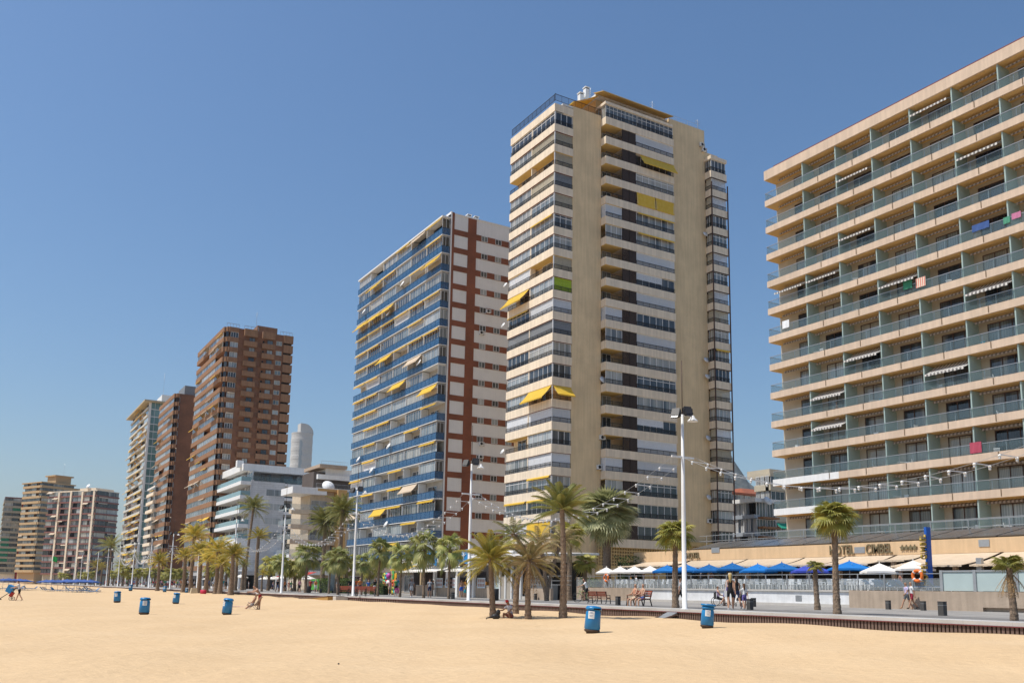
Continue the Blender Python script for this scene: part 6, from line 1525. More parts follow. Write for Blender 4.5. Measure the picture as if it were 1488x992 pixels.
# wooden beach ramp and steps
for lab, px0, px1, y0, y1, dz in (('weathered plank ramp off the sea wall below the slim fan palm', 960, 974, 890, 896, .1), ('ochre wooden ramp sloping along the sea wall at left', 446, 489, 876, 868, .1)):
    t = thing('beach_ramp', lab, 'ramp', (EDGE-.6, yat(px0, EDGE, y0), .3)); ya, yb = yat(px0, EDGE-.6, y0), yat(px1, EDGE-.6, y0); mb = MB()
    if px0 > 900:
        n = 6
        for i in range(n): f0, f1 = i/n, (i+.9)/n; mb.hexa([(EDGE-.15-1.3*f0, yb, PROM-.22-.55*f0), (EDGE-.15-1.3*f1, yb, PROM-.22-.55*f1), (EDGE-.15-1.3*f1, ya, PROM-.22-.55*f1), (EDGE-.15-1.3*f0, ya, PROM-.22-.55*f0)], [(EDGE-.15-1.3*f0, yb, PROM-.15-.55*f0), (EDGE-.15-1.3*f1, yb, PROM-.15-.55*f1), (EDGE-.15-1.3*f1, ya, PROM-.15-.55*f1), (EDGE-.15-1.3*f0, ya, PROM-.15-.55*f0)])
        mb.build('deck', MT['greyblind'], t, t.location.copy())
        mb = MB(); mb.bar((EDGE-.15, ya, PROM-.25), (EDGE-1.45, ya, .22), .07); mb.bar((EDGE-.15, yb, PROM-.25), (EDGE-1.45, yb, .22), .07); mb.build('stringer', MT['wallwood'], t, t.location.copy())
    else:
        mb.hexa([(EDGE-1.5, yb, .1), (EDGE-.12, yb, .1), (EDGE-.12, ya, .1), (EDGE-1.5, ya, .1)], [(EDGE-1.5, yb, PROM-.1), (EDGE-.12, yb, PROM-.1), (EDGE-.12, ya, .3), (EDGE-1.5, ya, .3)]); mb.build('side', CM('ochre_ply', (.42, .24, .07), .8), t, t.location.copy())
        mb = MB(); mb.hexa([(EDGE-1.55, yb, PROM-.095), (EDGE-.12, yb, PROM-.095), (EDGE-.12, ya, .305), (EDGE-1.55, ya, .305)], [(EDGE-1.55, yb, PROM-.02), (EDGE-.12, yb, PROM-.02), (EDGE-.12, ya, .37), (EDGE-1.55, ya, .37)]); mb.build('deck', MT['wallwood'], t, t.location.copy())
        mb = MB(); mb.box(EDGE-1.3, EDGE-.1, yb-1.7, yb-.9, .1, PROM-.05); mb.build('post', MT['curb'], t, t.location.copy())
# ================================================================= beach kiosk, toy stall, hedges, van, beach furniture, people
KX = 43.0
def kiosk():
    yR, yM, yL = yat(836, KX, 872), yat(716, KX, 868), yat(604, KX, 866); off = (KX, yM, PROM)
    t = thing('beach_kiosk', 'long white roofed beach kiosk with blue palm signs below the brick end wall', 'kiosk', off)
    mb = MB(); mb.box(KX, KX+.25, yM+.4, yL, PROM, PROM+1.15); mb.build('counter_wall', MT['stone'], t, off)
    mb = MB(); mb.box(KX-.05, KX+.5, yM+.4, yL, PROM+1.151, PROM+1.2); mb.build('counter_top', MT['curb'], t, off)
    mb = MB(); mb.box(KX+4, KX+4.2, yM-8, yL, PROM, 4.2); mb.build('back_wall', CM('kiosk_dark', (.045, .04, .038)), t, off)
    mb = MB(); y = yM+1
    k = random.Random(4)
    while y < yL: 
        z = PROM+1.3; mb = MB(); mb.box(KX+3.6, KX+3.9, y, y+2.6, z, z+.35); mb.build('shelf_goods', CM(['goods_y', 'goods_g', 'goods_r', 'goods_o'][int(y) % 4], [(.5, .32, .05), (.05, .25, .06), (.35, .05, .03), (.45, .2, .04)][int(y) % 4]), t, off); y += 3.4
    # roof: corrugated white slabs at a slant
    for ya, yb, z0, z1 in ((yM-1, yat(676, KX), 4.55, 5.45), (yat(657, KX)+.2, yat(632, KX), 4.45, 5.3), (yat(630, KX), yL, 4.2, 4.7)):
        mb = MB(); n = 22
        for i in range(n): a = ya+(yb-ya)*i/n; c = a+(yb-ya)/n*.8; mb.hexa([(KX-1.2, a, z0), (KX+3, a, z1), (KX+3, c, z1), (KX-1.2, c, z0)], [(KX-1.2, a, z0+.1), (KX+3, a, z1+.1), (KX+3, c, z1+.1), (KX-1.2, c, z0+.1)])
        mb.hexa([(KX-1.21, ya, z0-.08), (KX+3, ya, z1-.08), (KX+3, yb, z1-.08), (KX-1.21, yb, z0-.08)], [(KX-1.21, ya, z0-.005), (KX+3, ya, z1-.005), (KX+3, yb, z1-.005), (KX-1.21, yb, z0-.005)]); mb.build('roof', MT['whiteband'], t, off)
    for px0, px1, out in ((604, 632, 1.8), (634, 660, 1.8), (668, 706, 1.5)):
        a, c = yat(px1, KX, 825), yat(px0, KX, 825); link('awning', awning_mesh(c-a, out, .55, 'umbwhite', val=.12), t, (-.2, (a+c)/2-yM, 4.0-PROM), -math.pi/2)
    for px in (633, 666, 690, 718): y = yat(px, KX, 850); mb = MB(); mb.box(KX-.25, KX+.05, y-.2, y+.2, PROM, 4.4); mb.build('column', MT['white'], t, off)
    # blue signs with a white palm emblem
    for px0, px1, w in ((652, 681, 0), (611, 634, 1)):
        a, c = yat(px1, KX-1.3, 812), yat(px0, KX-1.3, 812); mb = MB(); x = KX-1.3; z0 = 4.05; h = 1.5
        mb.hexa([(x, a, z0-.05), (x+.1, a, z0-.05), (x+.1, c, z0+.75), (x, c, z0+.75)], [(x, a+.1, z0+h), (x+.1, a+.1, z0+h), (x+.1, c, z0+h-.25), (x, c, z0+h-.25)]); o = mb.build('sign_board', MT['signblue2'], t, off)
        mb = MB(); cy, cz = a+(c-a)*.22, z0+.75
        for an in (20, 75, 125, 170, 215, 268): d = Vector((0, -math.cos(R_(an)), math.sin(R_(an)))); q = Vector((x-.03, cy, cz+.1)); mb.bar(q, q+d*(.45 if an != 268 else .7), .08, .04)
        mb.bar((x-.02, c-(c-a)*.12, z0+.95), (x-.02, cy, z0+.85), .02, .09)
        mb.build('emblem', MT['white'], o, (0, 0, 0) and None or off)
    for px, w in ((638, 1.6), (652, 1.7), (656.5, 1.5), (699, 1.6)): y = yat(px, KX-.1, 848); mb = MB(); mb.box(KX-.10, KX-.06, y-w/2, y+w/2, PROM+.95, PROM+1.95); o = mb.build('menu_board', CM('menu_white', (.55, .62, .68), .6), t, off); mb = MB(); [mb.box(KX-.108, KX-.10, y-w/2+.1+.36*i, y-w/2+.38+.36*i, PROM+1.1+.42*j, PROM+1.4+.42*j) for i in range(4) for j in range(2)]; mb.build('menu_print', CM('menu_print', (.34, .22, .20)), o, off)
    for px in (661, 672): y = yat(px, KX-.3, 828); mb = MB(); mb.box(KX-.5, KX-.3, y-.25, y+.25, 3.45, 4.0); mb.build('loudspeaker', MT['iron'], t, off)
    # glazed pavilion to the right
    for px in (719, 727, 735, 744, 757): y = yat(px, KX, 850); mb = MB(); mb.box(KX-.1, KX+.1, y-.12, y+.12, PROM, 4.6); mb.build('post', MT['alu'], t, off)
    a, c = yat(744, KX, 850), yat(727, KX, 850); mb = MB(); mb.box(KX, KX+.06, a, c, PROM, 2.9); mb.build('door', CM('booth_door', (.36, .32, .27)), t, off)
    a, c = yat(727, KX, 850), yat(718, KX, 850); mb = MB(); mb.box(KX-.02, KX+.06, a, c, PROM, 2.95); mb.build('side_panel', MT['frost'], t, off)
    a, c = yat(790, KX), yM; mb = MB(); mb.hexa([(KX-1.0, a, 4.6), (KX+6, a, 4.9), (KX+6, c, 5.2), (KX-1.0, c, 4.7)], [(KX-1.0, a, 4.8), (KX+6, a, 5.1), (KX+6, c, 5.4), (KX-1.0, c, 4.9)]); mb.build('pavilion_roof', MT['whiteband'], t, off)
    mb = MB(); mb.box(KX+5, KX+5.2, yat(818, KX+5), yat(757, KX+5), PROM, 4.2); mb.build('pavilion_wall', CM('pavilion_wall', (.52, .45, .35)), t, off)
    for i in range(3): mb = MB(); y = yat(768, KX+5)-i*3.6; mb.box(KX+4.9, KX+4.98, y-2.6, y, 2.9, 4.1); mb.build('window', MT['windark'], t, off)
    for i in range(5): mb = MB(); a, c = yat(770, KX), yat(757, KX); mb.box(KX+.4*i, KX+3, a, c, PROM+.28*i, PROM+.28*(i+1)); mb.build('step', MT['curb'], t, off)
    mb = MB(); a, c = yat(800, KX), yat(770, KX); mb.box(KX, KX+.3, a, c, PROM, PROM+1.0); mb.build('low_wall', MT['stone'], t, off)
    mb = MB()
    for i in range(14): y = a+(c-a)*i/13; mb.box(KX+.1, KX+.14, y-.03, y+.03, PROM+1.0, PROM+2.1)
    for z in (1.35, 1.7, 2.1): mb.box(KX+.09, KX+.15, a-3, c, PROM+z-.04, PROM+z)
    mb.build('railing', MT['steel'], t, off)
MT['signblue2'] = M_('kiosk_blue', (.02, .22, .50), .4, .05, 2)
kiosk()
def toy_stall():
    q = pr(590, 44.5, 863); t = thing('toy_stall', 'beach goods stall under a yellow awning left of the white kiosk', 'stall', q)
    for y in (-4.2, 4.2): mb = MB(); mb.box(-.15, .15, y-.2, y+.2, 0, 2.9); mb.build('post', CM('pale_wood', (.52, .38, .22)), t)
    mb = MB(); mb.box(.2, 3, -4.4, 4.4, 2.9, 3.1); mb.build('roof', MT['whiteband'], t); mb = MB(); mb.box(2.9, 3, -4.4, 4.4, 0, 2.9); mb.build('back_wall', MT['louvre'], t)
    link('awning', awning_mesh(5.0, 1.9, .9, 'yellow'), t, (.2, -1.4, 3.9), -math.pi/2); mb = MB(); mb.box(.1, .3, -4.4, 4.4, 3.1, 4.0); mb.build('fascia', MT['whiteband'], t)
    tr = random.Random(2)
    cols = [(.7, .10, .02), (.75, .35, .02), (.02, .25, .6), (.55, .5, .06), (.05, .4, .45), (.5, .08, .35), (.1, .45, .12), (.65, .05, .04), (.75, .72, .7)]
    for i in range(16):
        c = cols[i % 9]; y = 5.6-(i % 6)*.95+tr.uniform(-.1, .1); z = .55+(i//6)*.85; r = .44
        t2 = thing('inflatable', 'bright inflatable beach toy stacked at the stall with the yellow awning', 'beach toy', q+Vector((-.5-.12*(i % 3), y, z)), 0, 'inflatables at the beach stall'); mb = MB()
        if i % 3 == 2: mb.ball((0, 0, 0), (.30, .42, .40)); 
        elif i % 5 == 0: mb.ball((0, 0, .3), (.14, .36, 1.0)); mb.ball((0, .15, 1.0), (.1, .2, .2))
        else: mb.tube([(0, r*.7*math.cos(a*.5236), r*.7*math.sin(a*.5236)) for a in range(13)], .15, 8, 0, False)
        mb.build('float', cmat(c, .3), t2)
        mb = MB(); mb.ball((-.12, .05, .18), (.06, .12, .10)); mb.build('patch', cmat(cols[(i*4+3) % 9], .3), t2)
toy_stall()
def hedge(label, px0, px1, X, h, w=1.1):
    a, c = yat(px1, X, 862), yat(px0, X, 862); t = thing('hedge', label, 'hedge', (X, (a+c)/2, PROM)); r = random.Random(int(px0)); mb = MB(); n = int((c-a)*260)
    for _ in range(min(n, 4500)):
        y = r.uniform(-(c-a)/2, (c-a)/2); x = r.uniform(-w/2, w/2); z = h*(1-.25*r.random()**2) if r.random() < .45 else r.uniform(0, h)
        if r.random() < .5: x = r.choice((-1, 1))*w/2*r.uniform(.88, 1.08)
        z += .12*math.sin(y*1.7+x)
        v = Vector((r.uniform(-1, 1), r.uniform(-1, 1), r.uniform(-.3, 1))).normalized(); u = v.orthogonal().normalized(); s = r.uniform(.06, .13); p = Vector((x, y, z)); k = v.cross(u)
        mb.add([p-u*s, p-k*s*.6, p+u*s, p+k*s*.6], [(0, 1, 2, 3)])
    mb.build('foliage', MT['hedge'], t); mb = MB(); mb.box(-w*.36, w*.36, -(c-a)/2+.1, (c-a)/2-.1, 0, h*.86); mb.build('core', M_('hedge_core', (.02, .03, .01), .9), t)
hedge('clipped green hedge right of the third mast', 533, 562, 42, 1.2); hedge('tall flowering green hedge left of the third mast', 470, 512, 43, 1.9, 1.8); hedge('pale leafy bush behind the cyclist on the terrace edge', 848, 872, 60, 2.2); hedge('dark leafy shrub behind the white parasols', 905, 925, 61, 4.6, 2.2)
# green van
def van():
    q = pr(463, 47, 858); t = thing('van', 'bright green van with dark windows parked behind the hedge', 'van', q, math.pi/2); mb = MB()
    prof = [(-2.3, .35), (2.2, .35), (2.3, .7), (2.2, 1.0), (1.55, 1.15), (1.05, 1.95), (-2.1, 2.0), (-2.3, 1.8)]
    for y in (0,): mb.add([(x, -.9, z) for x, z in prof]+[(x, .9, z) for x, z in prof], [tuple(range(8)), tuple(range(15, 7, -1))]+[(i, i+8, (i+1) % 8+8, (i+1) % 8) for i in range(8)])
    mb.build('body', CM('van_green', (.06, .36, .03), .3, spec=.6), t); mb = MB()
    for y in (-.915, .905): mb.box(-1.9, -.4, y, y+.012, 1.2, 1.75); mb.box(-.3, 1.0, y, y+.012, 1.2, 1.75)
    mb.build('window', MT['windark'], t); w = MB(); w.lathe([(.33, -.1), (.35, -.08), (.35, .08), (.33, .1)], 16, 0, (0, 0, 0), Euler((R_(90), 0, 0)).to_matrix()); w = w.mesh('wheel', MT['iron'])
    for x in (-1.4, 1.45):
        for y in (-.85, .85): link('wheel', w, t, (x, y, .35))
    for y in (-.6, .6): mb = MB(); mb.box(2.24, 2.31, y-.18, y+.18, .72, .9); mb.build('headlight', MT['paper'], t)
van()
# red shop awning, market parasols
q = pr(440, 56, 850); t = thing('cafe_terrace', 'long red shop awning on two posts behind the green van', 'cafe', q); link('canvas', awning_mesh(16, 3.0, .8, 'redc') if not MT.update(redc=CM('red_canvas', (.48, .05, .04))) else None, t, (0, 0, 3.6), -math.pi/2); mb = MB(); mb.box(-3, -2.9, -7.8, -7.7, 0, 2.8); mb.box(-3, -2.9, 7.7, 7.8, 0, 2.8); mb.build('post', MT['steel'], t)
wp = random.Random(31)
for i, (px, X) in enumerate([(398, 52), (412, 50), (424, 54), (436, 50), (447, 54), (386, 54), (302, 54), (262, 54), (232, 54), (349, 50), (420, 46), (58, 52), (48, 52)]):
    q = pr(px, X, 850); parasol('white market parasol among the street cafes behind the palms', q, 1.7, 4, 'umbwhite', 3.0+wp.uniform(-.2, .3), 'parasol', 'white parasols of the street cafes', .6)
# street-level shop stalls far left
for i, (px0, px1, X, h, c, lab) in enumerate([(160, 205, 50, 3.4, (.10, .09, .09), 'dark fronted beach bar behind the palms under the slim pale tower'), (205, 222, 46, 3.6, (.035, .04, .13), 'dark blue fronted bar behind the masts at left'), (225, 262, 50, 3.2, (.33, .30, .28), 'pale cafe front under the narrow brown tower'), (265, 345, 54, 4.2, (.42, .41, .40), 'long white arcade shop front behind the golden palms'), (18, 40, 48, 2.8, (.55, .38, .22), 'low peach coloured kiosk at far left behind the loungers')]):
    a, c_ = yat(px1, X, 845), yat(px0, X, 845); t = thing('cafe', lab, 'cafe', (X, (a+c_)/2, PROM)); w = (c_-a)/2
    mb = MB(); mb.box(0, 5, -w, w, h-.9, h); mb.box(4.8, 5, -w, w, 0, h-.9); mb.build('canopy', CM('shopc_%d' % i, c), t)
    mb = MB(); n = max(2, int(w*2/5)); [mb.box(.2, .6, -w+.01+(2*w-.4)*k/n, -w+.39+(2*w-.4)*k/n, 0, h-.901) for k in range(n+1)]
    mb.box(.4, .5, -w, w, 0, .5); mb.build('front_frame', MT['whiteband'], t)
    mb = MB(); mb.box(1.0, 1.1, -w, w, 0, h-.91); mb.build('window', MT['windark'], t)
# signs
q = pr(476.5, 40, 858); t = thing('sign_post', 'round red sign on a thin pole above the hedge', 'sign', q); mb = MB(); mb.tube([(0, 0, 0), (0, 0, 4.1)], .04, 6); mb.build('pole', MT['steel'], t); mb = MB(); mb.lathe([(.42, -.03), (.42, .03)], 20, 0, (0, 0, 4.0), Euler((R_(90), 0, 1.05)).to_matrix()); mb.build('disc', CM('sign_red', (.62, .03, .03)), t)
q = pr(484.5, 42, 858); t = thing('notice_column', 'dark grey street display panel beside the hedge', 'sign', q, -HD); mb = MB(); mb.box(-.55, .55, -.12, .12, .3, 2.9); mb.build('panel', CM('panel_grey', (.16, .20, .22), .3), t); mb = MB(); mb.box(-.2, .2, -.1, .1, 0, .3); mb.build('foot', MT['iron'], t)
q = Vector((24, atX(78, 848, 24).y, .25)); q = atX(73, 848, 24); q.z = .25
t = thing('flag_pole', 'green beach flag on a pole behind the blue sun shades', 'flag', q); mb = MB(); m = mpp(q); mb.tube([(0, 0, 0), (0, 0, 47*m)], .07, 6); mb.build('pole', MT['white'], t)
mb = MB(); n = 6; w, h = 6.0*m, 9.0*m
for i in range(n): f0, f1 = i/n, (i+1)/n; y = lambda f: .25*math.sin(f*6); mb.add([(w*f0, y(f0), 36*m-h*.25*f0), (w*f1, y(f1), 36*m-h*.25*f1), (w*f1, y(f1), 36*m+h*(1-.25*f1)-h*.2), (w*f0, y(f0), 36*m+h*(1-.25*f0)-h*.2)], [(0, 1, 2, 3)], 0, True)
mb.build('flag', leaf_mat('flag_green', (.01, .30, .06), (.015, .36, .08), 0), t)

# ---- blue sun shades and loungers
su = random.Random(12)
SHM = parasol_mesh(1.75, 8, 'shadeblue', .42) if not MT.update(shadeblue=M_('shade_canvas', (.05, .10, .29), .8, .12, 2, rnd=.2)) else None
SPM = pole_mesh(2.05, .03, 4, 1.3)
def lounger_meshes():
    a = MB(); a.box(-.3, .3, -.95, .35, .30, .36); a.hexa([(-.3, .35, .30), (.3, .35, .30), (.3, .40, .36), (-.3, .40, .36)], [(-.3, .85, .72), (.3, .85, .72), (.3, .88, .78), (-.3, .88, .78)])
    f = MB(); f.box(-.34, -.30, -1.0, .9, .26, .31); f.box(.30, .34, -1.0, .9, .26, .31)
    for x in (-.32, .32):
        for y in (-.8, .6): f.box(x-.02, x+.02, y-.02, y+.02, 0, .26)
    return a.mesh('bed', MT['lounge']), f.mesh('frame', MT['plast'])
MT['lounge'] = M_('lounger_cloth', (.04, .19, .42), .7, .1, 3, rnd=.25); LM = lounger_meshes()
for i, (px, y, D) in enumerate([(4, 843, 170), (12, 845, 160), (20, 842.5, 185), (28, 843, 175), (36, 843.5, 180), (67, 843.5, 172), (75, 844, 165), (84, 844.5, 160), (92, 845, 160), (101, 843, 182), (97, 846, 150), (108, 845, 160), (116, 843.5, 178), (112, 847, 146), (122, 846.5, 150), (131, 846.5, 152), (-6, 845, 165)]):
    q = atD(px, 850, D); q.z = sandz(q.x, q.y); t = thing('beach_umbrella', 'blue beach sun shade in the rows at the far left', 'beach umbrella', q, su.uniform(0, 1), 'blue sun shades on the beach'); link('canopy', SHM, t, (0, 0, 1.72)); link('pole', SPM, t)
    for k in range(2):
        p = q+Vector((su.uniform(-1.8, 1.8), su.uniform(-2.2, -.8), 0)); t = thing('sun_lounger', 'blue sun lounger with white frame under the far sun shades', 'sun lounger', p, su.choice([1.6, 1.9, -1.4])+su.uniform(-.3, .3), 'sun loungers on the beach'); link('bed', LM[0], t); link('frame', LM[1], t)
for px, py in ((121, 855), (127, 856), (104, 855.5), (133, 857)): q = atsand(px, py+5); t = thing('sun_lounger', 'blue sun lounger out in the open sand in front of the sun shades', 'sun lounger', q, 1.7, 'loungers in front of the shades'); link('bed', LM[0], t); link('frame', LM[1], t)
q = Vector((26, atX(67, 848, 26).y, .3)); 

# ---- odd things on the sand
q = Vector((26.9, atX(295, 866, 26.9).y, .36)); m = mpp(q); t = thing('sun_tent', 'crimson fabric tub lying under the golden palms', 'tub', q); mb = MB(); mb.lathe([(6.5*m, 0), (7*m, 3*m), (6.6*m, 6.3*m), (5.8*m, 6.2*m), (5.5*m, 2*m), (.001, 2*m)], 20, 0, (0, 0, 0), Matrix.Diagonal((.6, 1, 1))); mb.build('shell', CM('crimson', (.50, .02, .06), .6), t); mb = MB(); mb.tube([(0, 6.5*m, 2*m), (0, 8.5*m, 4*m), (0, 6.5*m, 6*m)], .04, 5); mb.build('handle', CM('crimson', None), t)
q = Vector((26.8, atX(281, 866, 26.8).y, .35)); t = thing('beach_bag', 'pale beach bag left at a palm trunk beside the crimson tub', 'bag', q); mb = MB(); mb.hexa([(-.5, -.4, 0), (.5, -.4, 0), (.5, .4, 0), (-.5, .4, 0)], [(-.35, -.25, .8), (.35, -.25, .8), (.35, .25, .8), (-.35, .25, .8)]); mb.build('sack', CM('bag_pale', (.55, .45, .30)), t); mb = MB(); mb.tube([(-.3, 0, .78), (-.15, 0, 1.05), (.15, 0, 1.05), (.3, 0, .78)], .03, 5); mb.build('strap', MT['dead'], t)
p0 = atsand(345, 881); t = thing('beach_towel', 'pink striped towel spread on the sand behind the leaning bin', 'towel', p0, -HD); mb = MB(); mb.box(-.95, .95, -.45, .45, .005, .03); mb.build('cloth', stripe_mat('pink_stripe', (.55, .22, .20), (.62, .50, .38), .12, 0), t)
p0 = atsand(712, 898.5); t = thing('backpack', 'small black backpack lying at the foot of the leftmost date palm', 'bag', p0+Vector((.1, -.4, 0))); mb = MB(); mb.ball((0, 0, .13), (.24, .17, .15)); mb.ball((.1, -.05, .32), (.12, .1, .16)); mb.build('sack', MT['iron'], t); mb = MB(); mb.tube([(-.2, .05, .1), (-.45, .1, .05), (-.5, .05, .02)], .03, 5); mb.build('strap', MT['iron'], t)
p0 = atsand(492, 964.5); t = thing('pebble', 'single small dark pebble lying alone in the near sand', 'pebble', p0); mb = MB(); mb.ball((0, 0, .012), (.022, .018, .016)); mb.build('stone', MT['iron'], t)

# ---- people
def pp(px, py, lo=31.2): return promz(px, py, lo)
WHITE = (.66, .66, .66); NAVY = (.02, .03, .08); BLK = (.014, .014, .016)
toR, toL = -HD+math.pi/2, -HD-math.pi/2      # facing right / left in the photo
person('woman in a white cap and black clothes walking away with a white bag', pp(1062, 886.5), math.pi-HD-.2, 'walk', 'tank', 'shorts', BLK, BLK, (.42, .30, .12), 0, WHITE, 1.78, True, .92, True, (.72, .72, .72), (.6, .6, .6))
person('slim woman with dark hair in black walking beside the white capped woman', pp(1071, 885.5), math.pi-HD+.1, 'walk2', 'tank', 'shorts', BLK, NAVY, (.03, .02, .015), 0, WHITE, 1.68, True, .9, True)
person('little girl with long brown hair in a white shirt', pp(1082, 886), math.pi-HD, 'walk', 'tee', 'shorts', WHITE, (.12, .10, .3), (.09, .045, .02), 1, WHITE, 1.32, True, .85, True)
person('woman in a purple top standing behind the wheelchair', pp(1055, 880), -HD+2.0, 'push', 'tank', 'shorts', (.18, .12, .30), (.05, .08, .25), (.04, .02, .015), 0, WHITE, 1.66, True, 1.0)
q = pp(1044, 879.5); t = thing('wheelchair', 'black wheelchair pushed to the right below the terrace wall', 'wheelchair', q, toR); 
def wheels(t, spec, mat='iron'):
    for x, y, r in spec:
        mb = MB(); mb.tube([(x, y+r*math.cos(2*math.pi*i/20), r+r*math.sin(2*math.pi*i/20)) for i in range(21)], .022, 6, 0, False); [mb.bar((x, y, r), (x, y+r*math.cos(a), r+r*math.sin(a)), .008, m=1) for a in (0, 1.05, 2.1, 3.14, 4.2, 5.2)]; mb.build('wheel', [MT[mat], MT['steel']], t)
wheels(t, [(-.3, .12, .30), (.3, .12, .30), (-.26, -.45, .10), (.26, -.45, .10)]); mb = MB(); mb.box(-.25, .25, -.25, .22, .45, .52); mb.build('seat', MT['iron'], t); mb = MB(); mb.box(-.25, .25, .2, .26, .5, .95); mb.build('backrest', MT['iron'], t); mb = MB(); [mb.bar((x, .25, .9), (x, .5, .95), .03) for x in (-.24, .24)]; [mb.bar((x, -.25, .45), (x, -.5, .12), .03) for x in (-.2, .2)]; mb.build('frame', MT['steel'], t)
person('woman in a lilac top sitting in the wheelchair with legs out', q+Vector((0, 0, .06)), toR, 'sit', 'tank', 'shorts', (.40, .30, .42), (.05, .04, .05), (.07, .03, .015), 1, (.5, .05, .04), 1.66, True, 1.05)
q = pp(1078, 880.5); t = thing('pushchair', 'dark pushchair half hidden behind the walking girl', 'pushchair', q, math.pi-HD+.3); wheels(t, [(-.25, .3, .12), (.25, .3, .12), (-.25, -.35, .10), (.25, -.35, .10)]); mb = MB(); mb.hexa([(-.22, -.3, .35), (.22, -.3, .35), (.22, .2, .4), (-.22, .2, .4)], [(-.2, -.35, .5), (.2, -.35, .5), (.2, .35, .9), (-.2, .35, .9)]); mb.build('seat', MT['iron'], t); mb = MB(); [mb.bar((x, -.3, .2), (x, .55, 1.0), .025) for x in (-.22, .22)]; mb.bar((-.22, .55, 1.0), (.22, .55, 1.0), .03); mb.build('frame', MT['steel'], t)
# couple on the bench
bb = B2; brz = -HD-math.pi/2+.5
for k, (lab, off, kw) in enumerate((('sunburnt woman in a cream flowered dress sitting on the bench', -.38, dict(top='tank', bottom='long', tc=(.55, .25, .15), bc=(.62, .50, .36), hc=(.30, .20, .12), female=True, fat=1.12)), ('bare chested man in blue swim shorts sitting on the bench', .38, dict(top='bare', bottom='shorts', bc=(.05, .10, .28), hc=(.08, .05, .03), fat=1.15)))):
    v = Matrix.Rotation(brz, 3, 'Z') @ Vector((off, .02, 0)); person(lab, bb+v+Vector((0, 0, 0)), brz, 'sit', skin=1, shoe=(.4, .2, .1), height=1.72, **kw)
# cyclist
q = pp(849.5, 874.5); t = thing('bicycle', 'pale green city bicycle ridden left past the empty bench', 'bicycle', q, toL); wheels(t, [(0, .52, .34), (0, -.55, .34)]); mb = MB(); f = [(0, .52, .34), (0, .12, .32), (0, .22, .85), (0, -.38, .82), (0, -.55, .34), (0, -.36, .98)]
for a, b_ in ((0, 1), (1, 2), (0, 2), (1, 3), (3, 4), (3, 5), (2, 3)): mb.bar(f[a], f[b_], .04)
mb.build('frame', CM('bike_green', (.42, .50, .22), .4), t); mb = MB(); mb.box(-.09, .09, .12, .36, .88, .94); mb.build('saddle', MT['iron'], t); mb = MB(); mb.bar((-.3, -.28, 1.05), (.3, -.28, 1.05), .03); mb.build('handlebar', MT['iron'], t)
person('cyclist in a white shirt and black shorts riding left', q+Vector((0, 0, 0))+Matrix.Rotation(toL, 3, 'Z') @ Vector((0, .2, 0)), toL, 'cycle', 'tee', 'shorts', WHITE, BLK, (.03, .02, .015), 0, BLK, 1.75)
# two men strolling left
person('man in a lilac shirt and grey shorts striding left past the terrace wall', pp(1318.5, 884.5), toL+.2, 'walk', 'tee', 'shorts', (.52, .46, .66), (.10, .11, .12), (.28, .17, .09), 0, (.4, .2, .1), 1.75)
person('man in a white shirt and dark red shorts walking just behind the one in lilac', pp(1326, 885), toL, 'walk2', 'tee', 'shorts', WHITE, (.26, .02, .04), (.4, .3, .2), 0, BLK, 1.78, False, 1.05)
# sand: seated man with red headscarf, couple at left, woman with cart
person('person in a red headscarf and striped shirt sitting on the sand against the stump', atsand(742, 897), toL+.9, 'ground', 'tee', 'shorts', (.55, .55, .58), (.35, .12, .10), BLK, 2, WHITE, 1.68, cap=(.60, .03, .03))
q = atsand(366, 884.5); t = thing('beach_chair', 'low folding beach chair carrying the sunbather', 'chair', q, toL); mb = MB(); mb.box(-.28, .28, -.3, .25, .24, .27); mb.build('seat', CM('deck_cloth', (.35, .25, .2)), t); mb = MB(); mb.hexa([(-.28, .22, .25), (.28, .22, .25), (.28, .26, .25), (-.28, .26, .25)], [(-.28, .6, .85), (.28, .6, .85), (.28, .64, .85), (-.28, .64, .85)]); mb.build('backrest', CM('deck_cloth', None), t); mb = MB(); [mb.bar((x, -.3, 0), (x, .3, .5), .025) for x in (-.29, .29)]; [mb.bar((x, .35, 0), (x, -.2, .5), .025) for x in (-.29, .29)]; mb.build('frame', MT['steel'], t)
person('person in a white cap reclining in the low beach chair', q, toL, 'chair', 'bikini', 'brief', (.3, .2, .2), (.3, .25, .25), (.2, .12, .06), 1, (.4, .25, .15), 1.68, True, cap=(.62, .58, .55))
person('tanned man in red shorts bending over beside the beach chair', atsand(377, 885), toL+.5, 'bend', 'bare', 'shorts', bc=(.46, .025, .03), hc=(.06, .05, .05), skin=1, shoe=(.3, .17, .1), height=1.75, fat=1.1)
q = atsand(27, 872.5); person('woman in a white shirt pushing a cart over the sand at far left', q, toL, 'push', 'tee', 'shorts', WHITE, BLK, (.05, .02, .015), 1, (.25, .15, .1), 1.7, True)
q = atsand(13.5, 872); t = thing('beach_cart', 'beach trolley loaded with a blue bag, pushed over the sand at far left', 'cart', q, toL); wheels(t, [(-.22, .2, .14), (.22, .2, .14)]); mb = MB(); mb.bar((0, -.9, .08), (0, .55, 1.05), .05); mb.bar((-.2, -.85, .05), (.2, -.85, .05), .1); mb.bar((-.2, .2, .14), (.2, .2, .14), .04); mb.bar((-.2, .55, 1.05), (.2, .55, 1.05), .04); mb.build('frame', MT['iron'], t); mb = MB(); mb.tbox((0, .02, .95), (.22, .26, .32), Euler((R_(-25), 0, 0)).to_matrix()); mb.build('bag', MT['binblue'], t); mb = MB(); mb.tbox((0, .15, .5), (.18, .1, .2), Euler((R_(-30), 0, 0)).to_matrix()); mb.build('pouch', CM('pouch_red', (.45, .04, .03)), t)
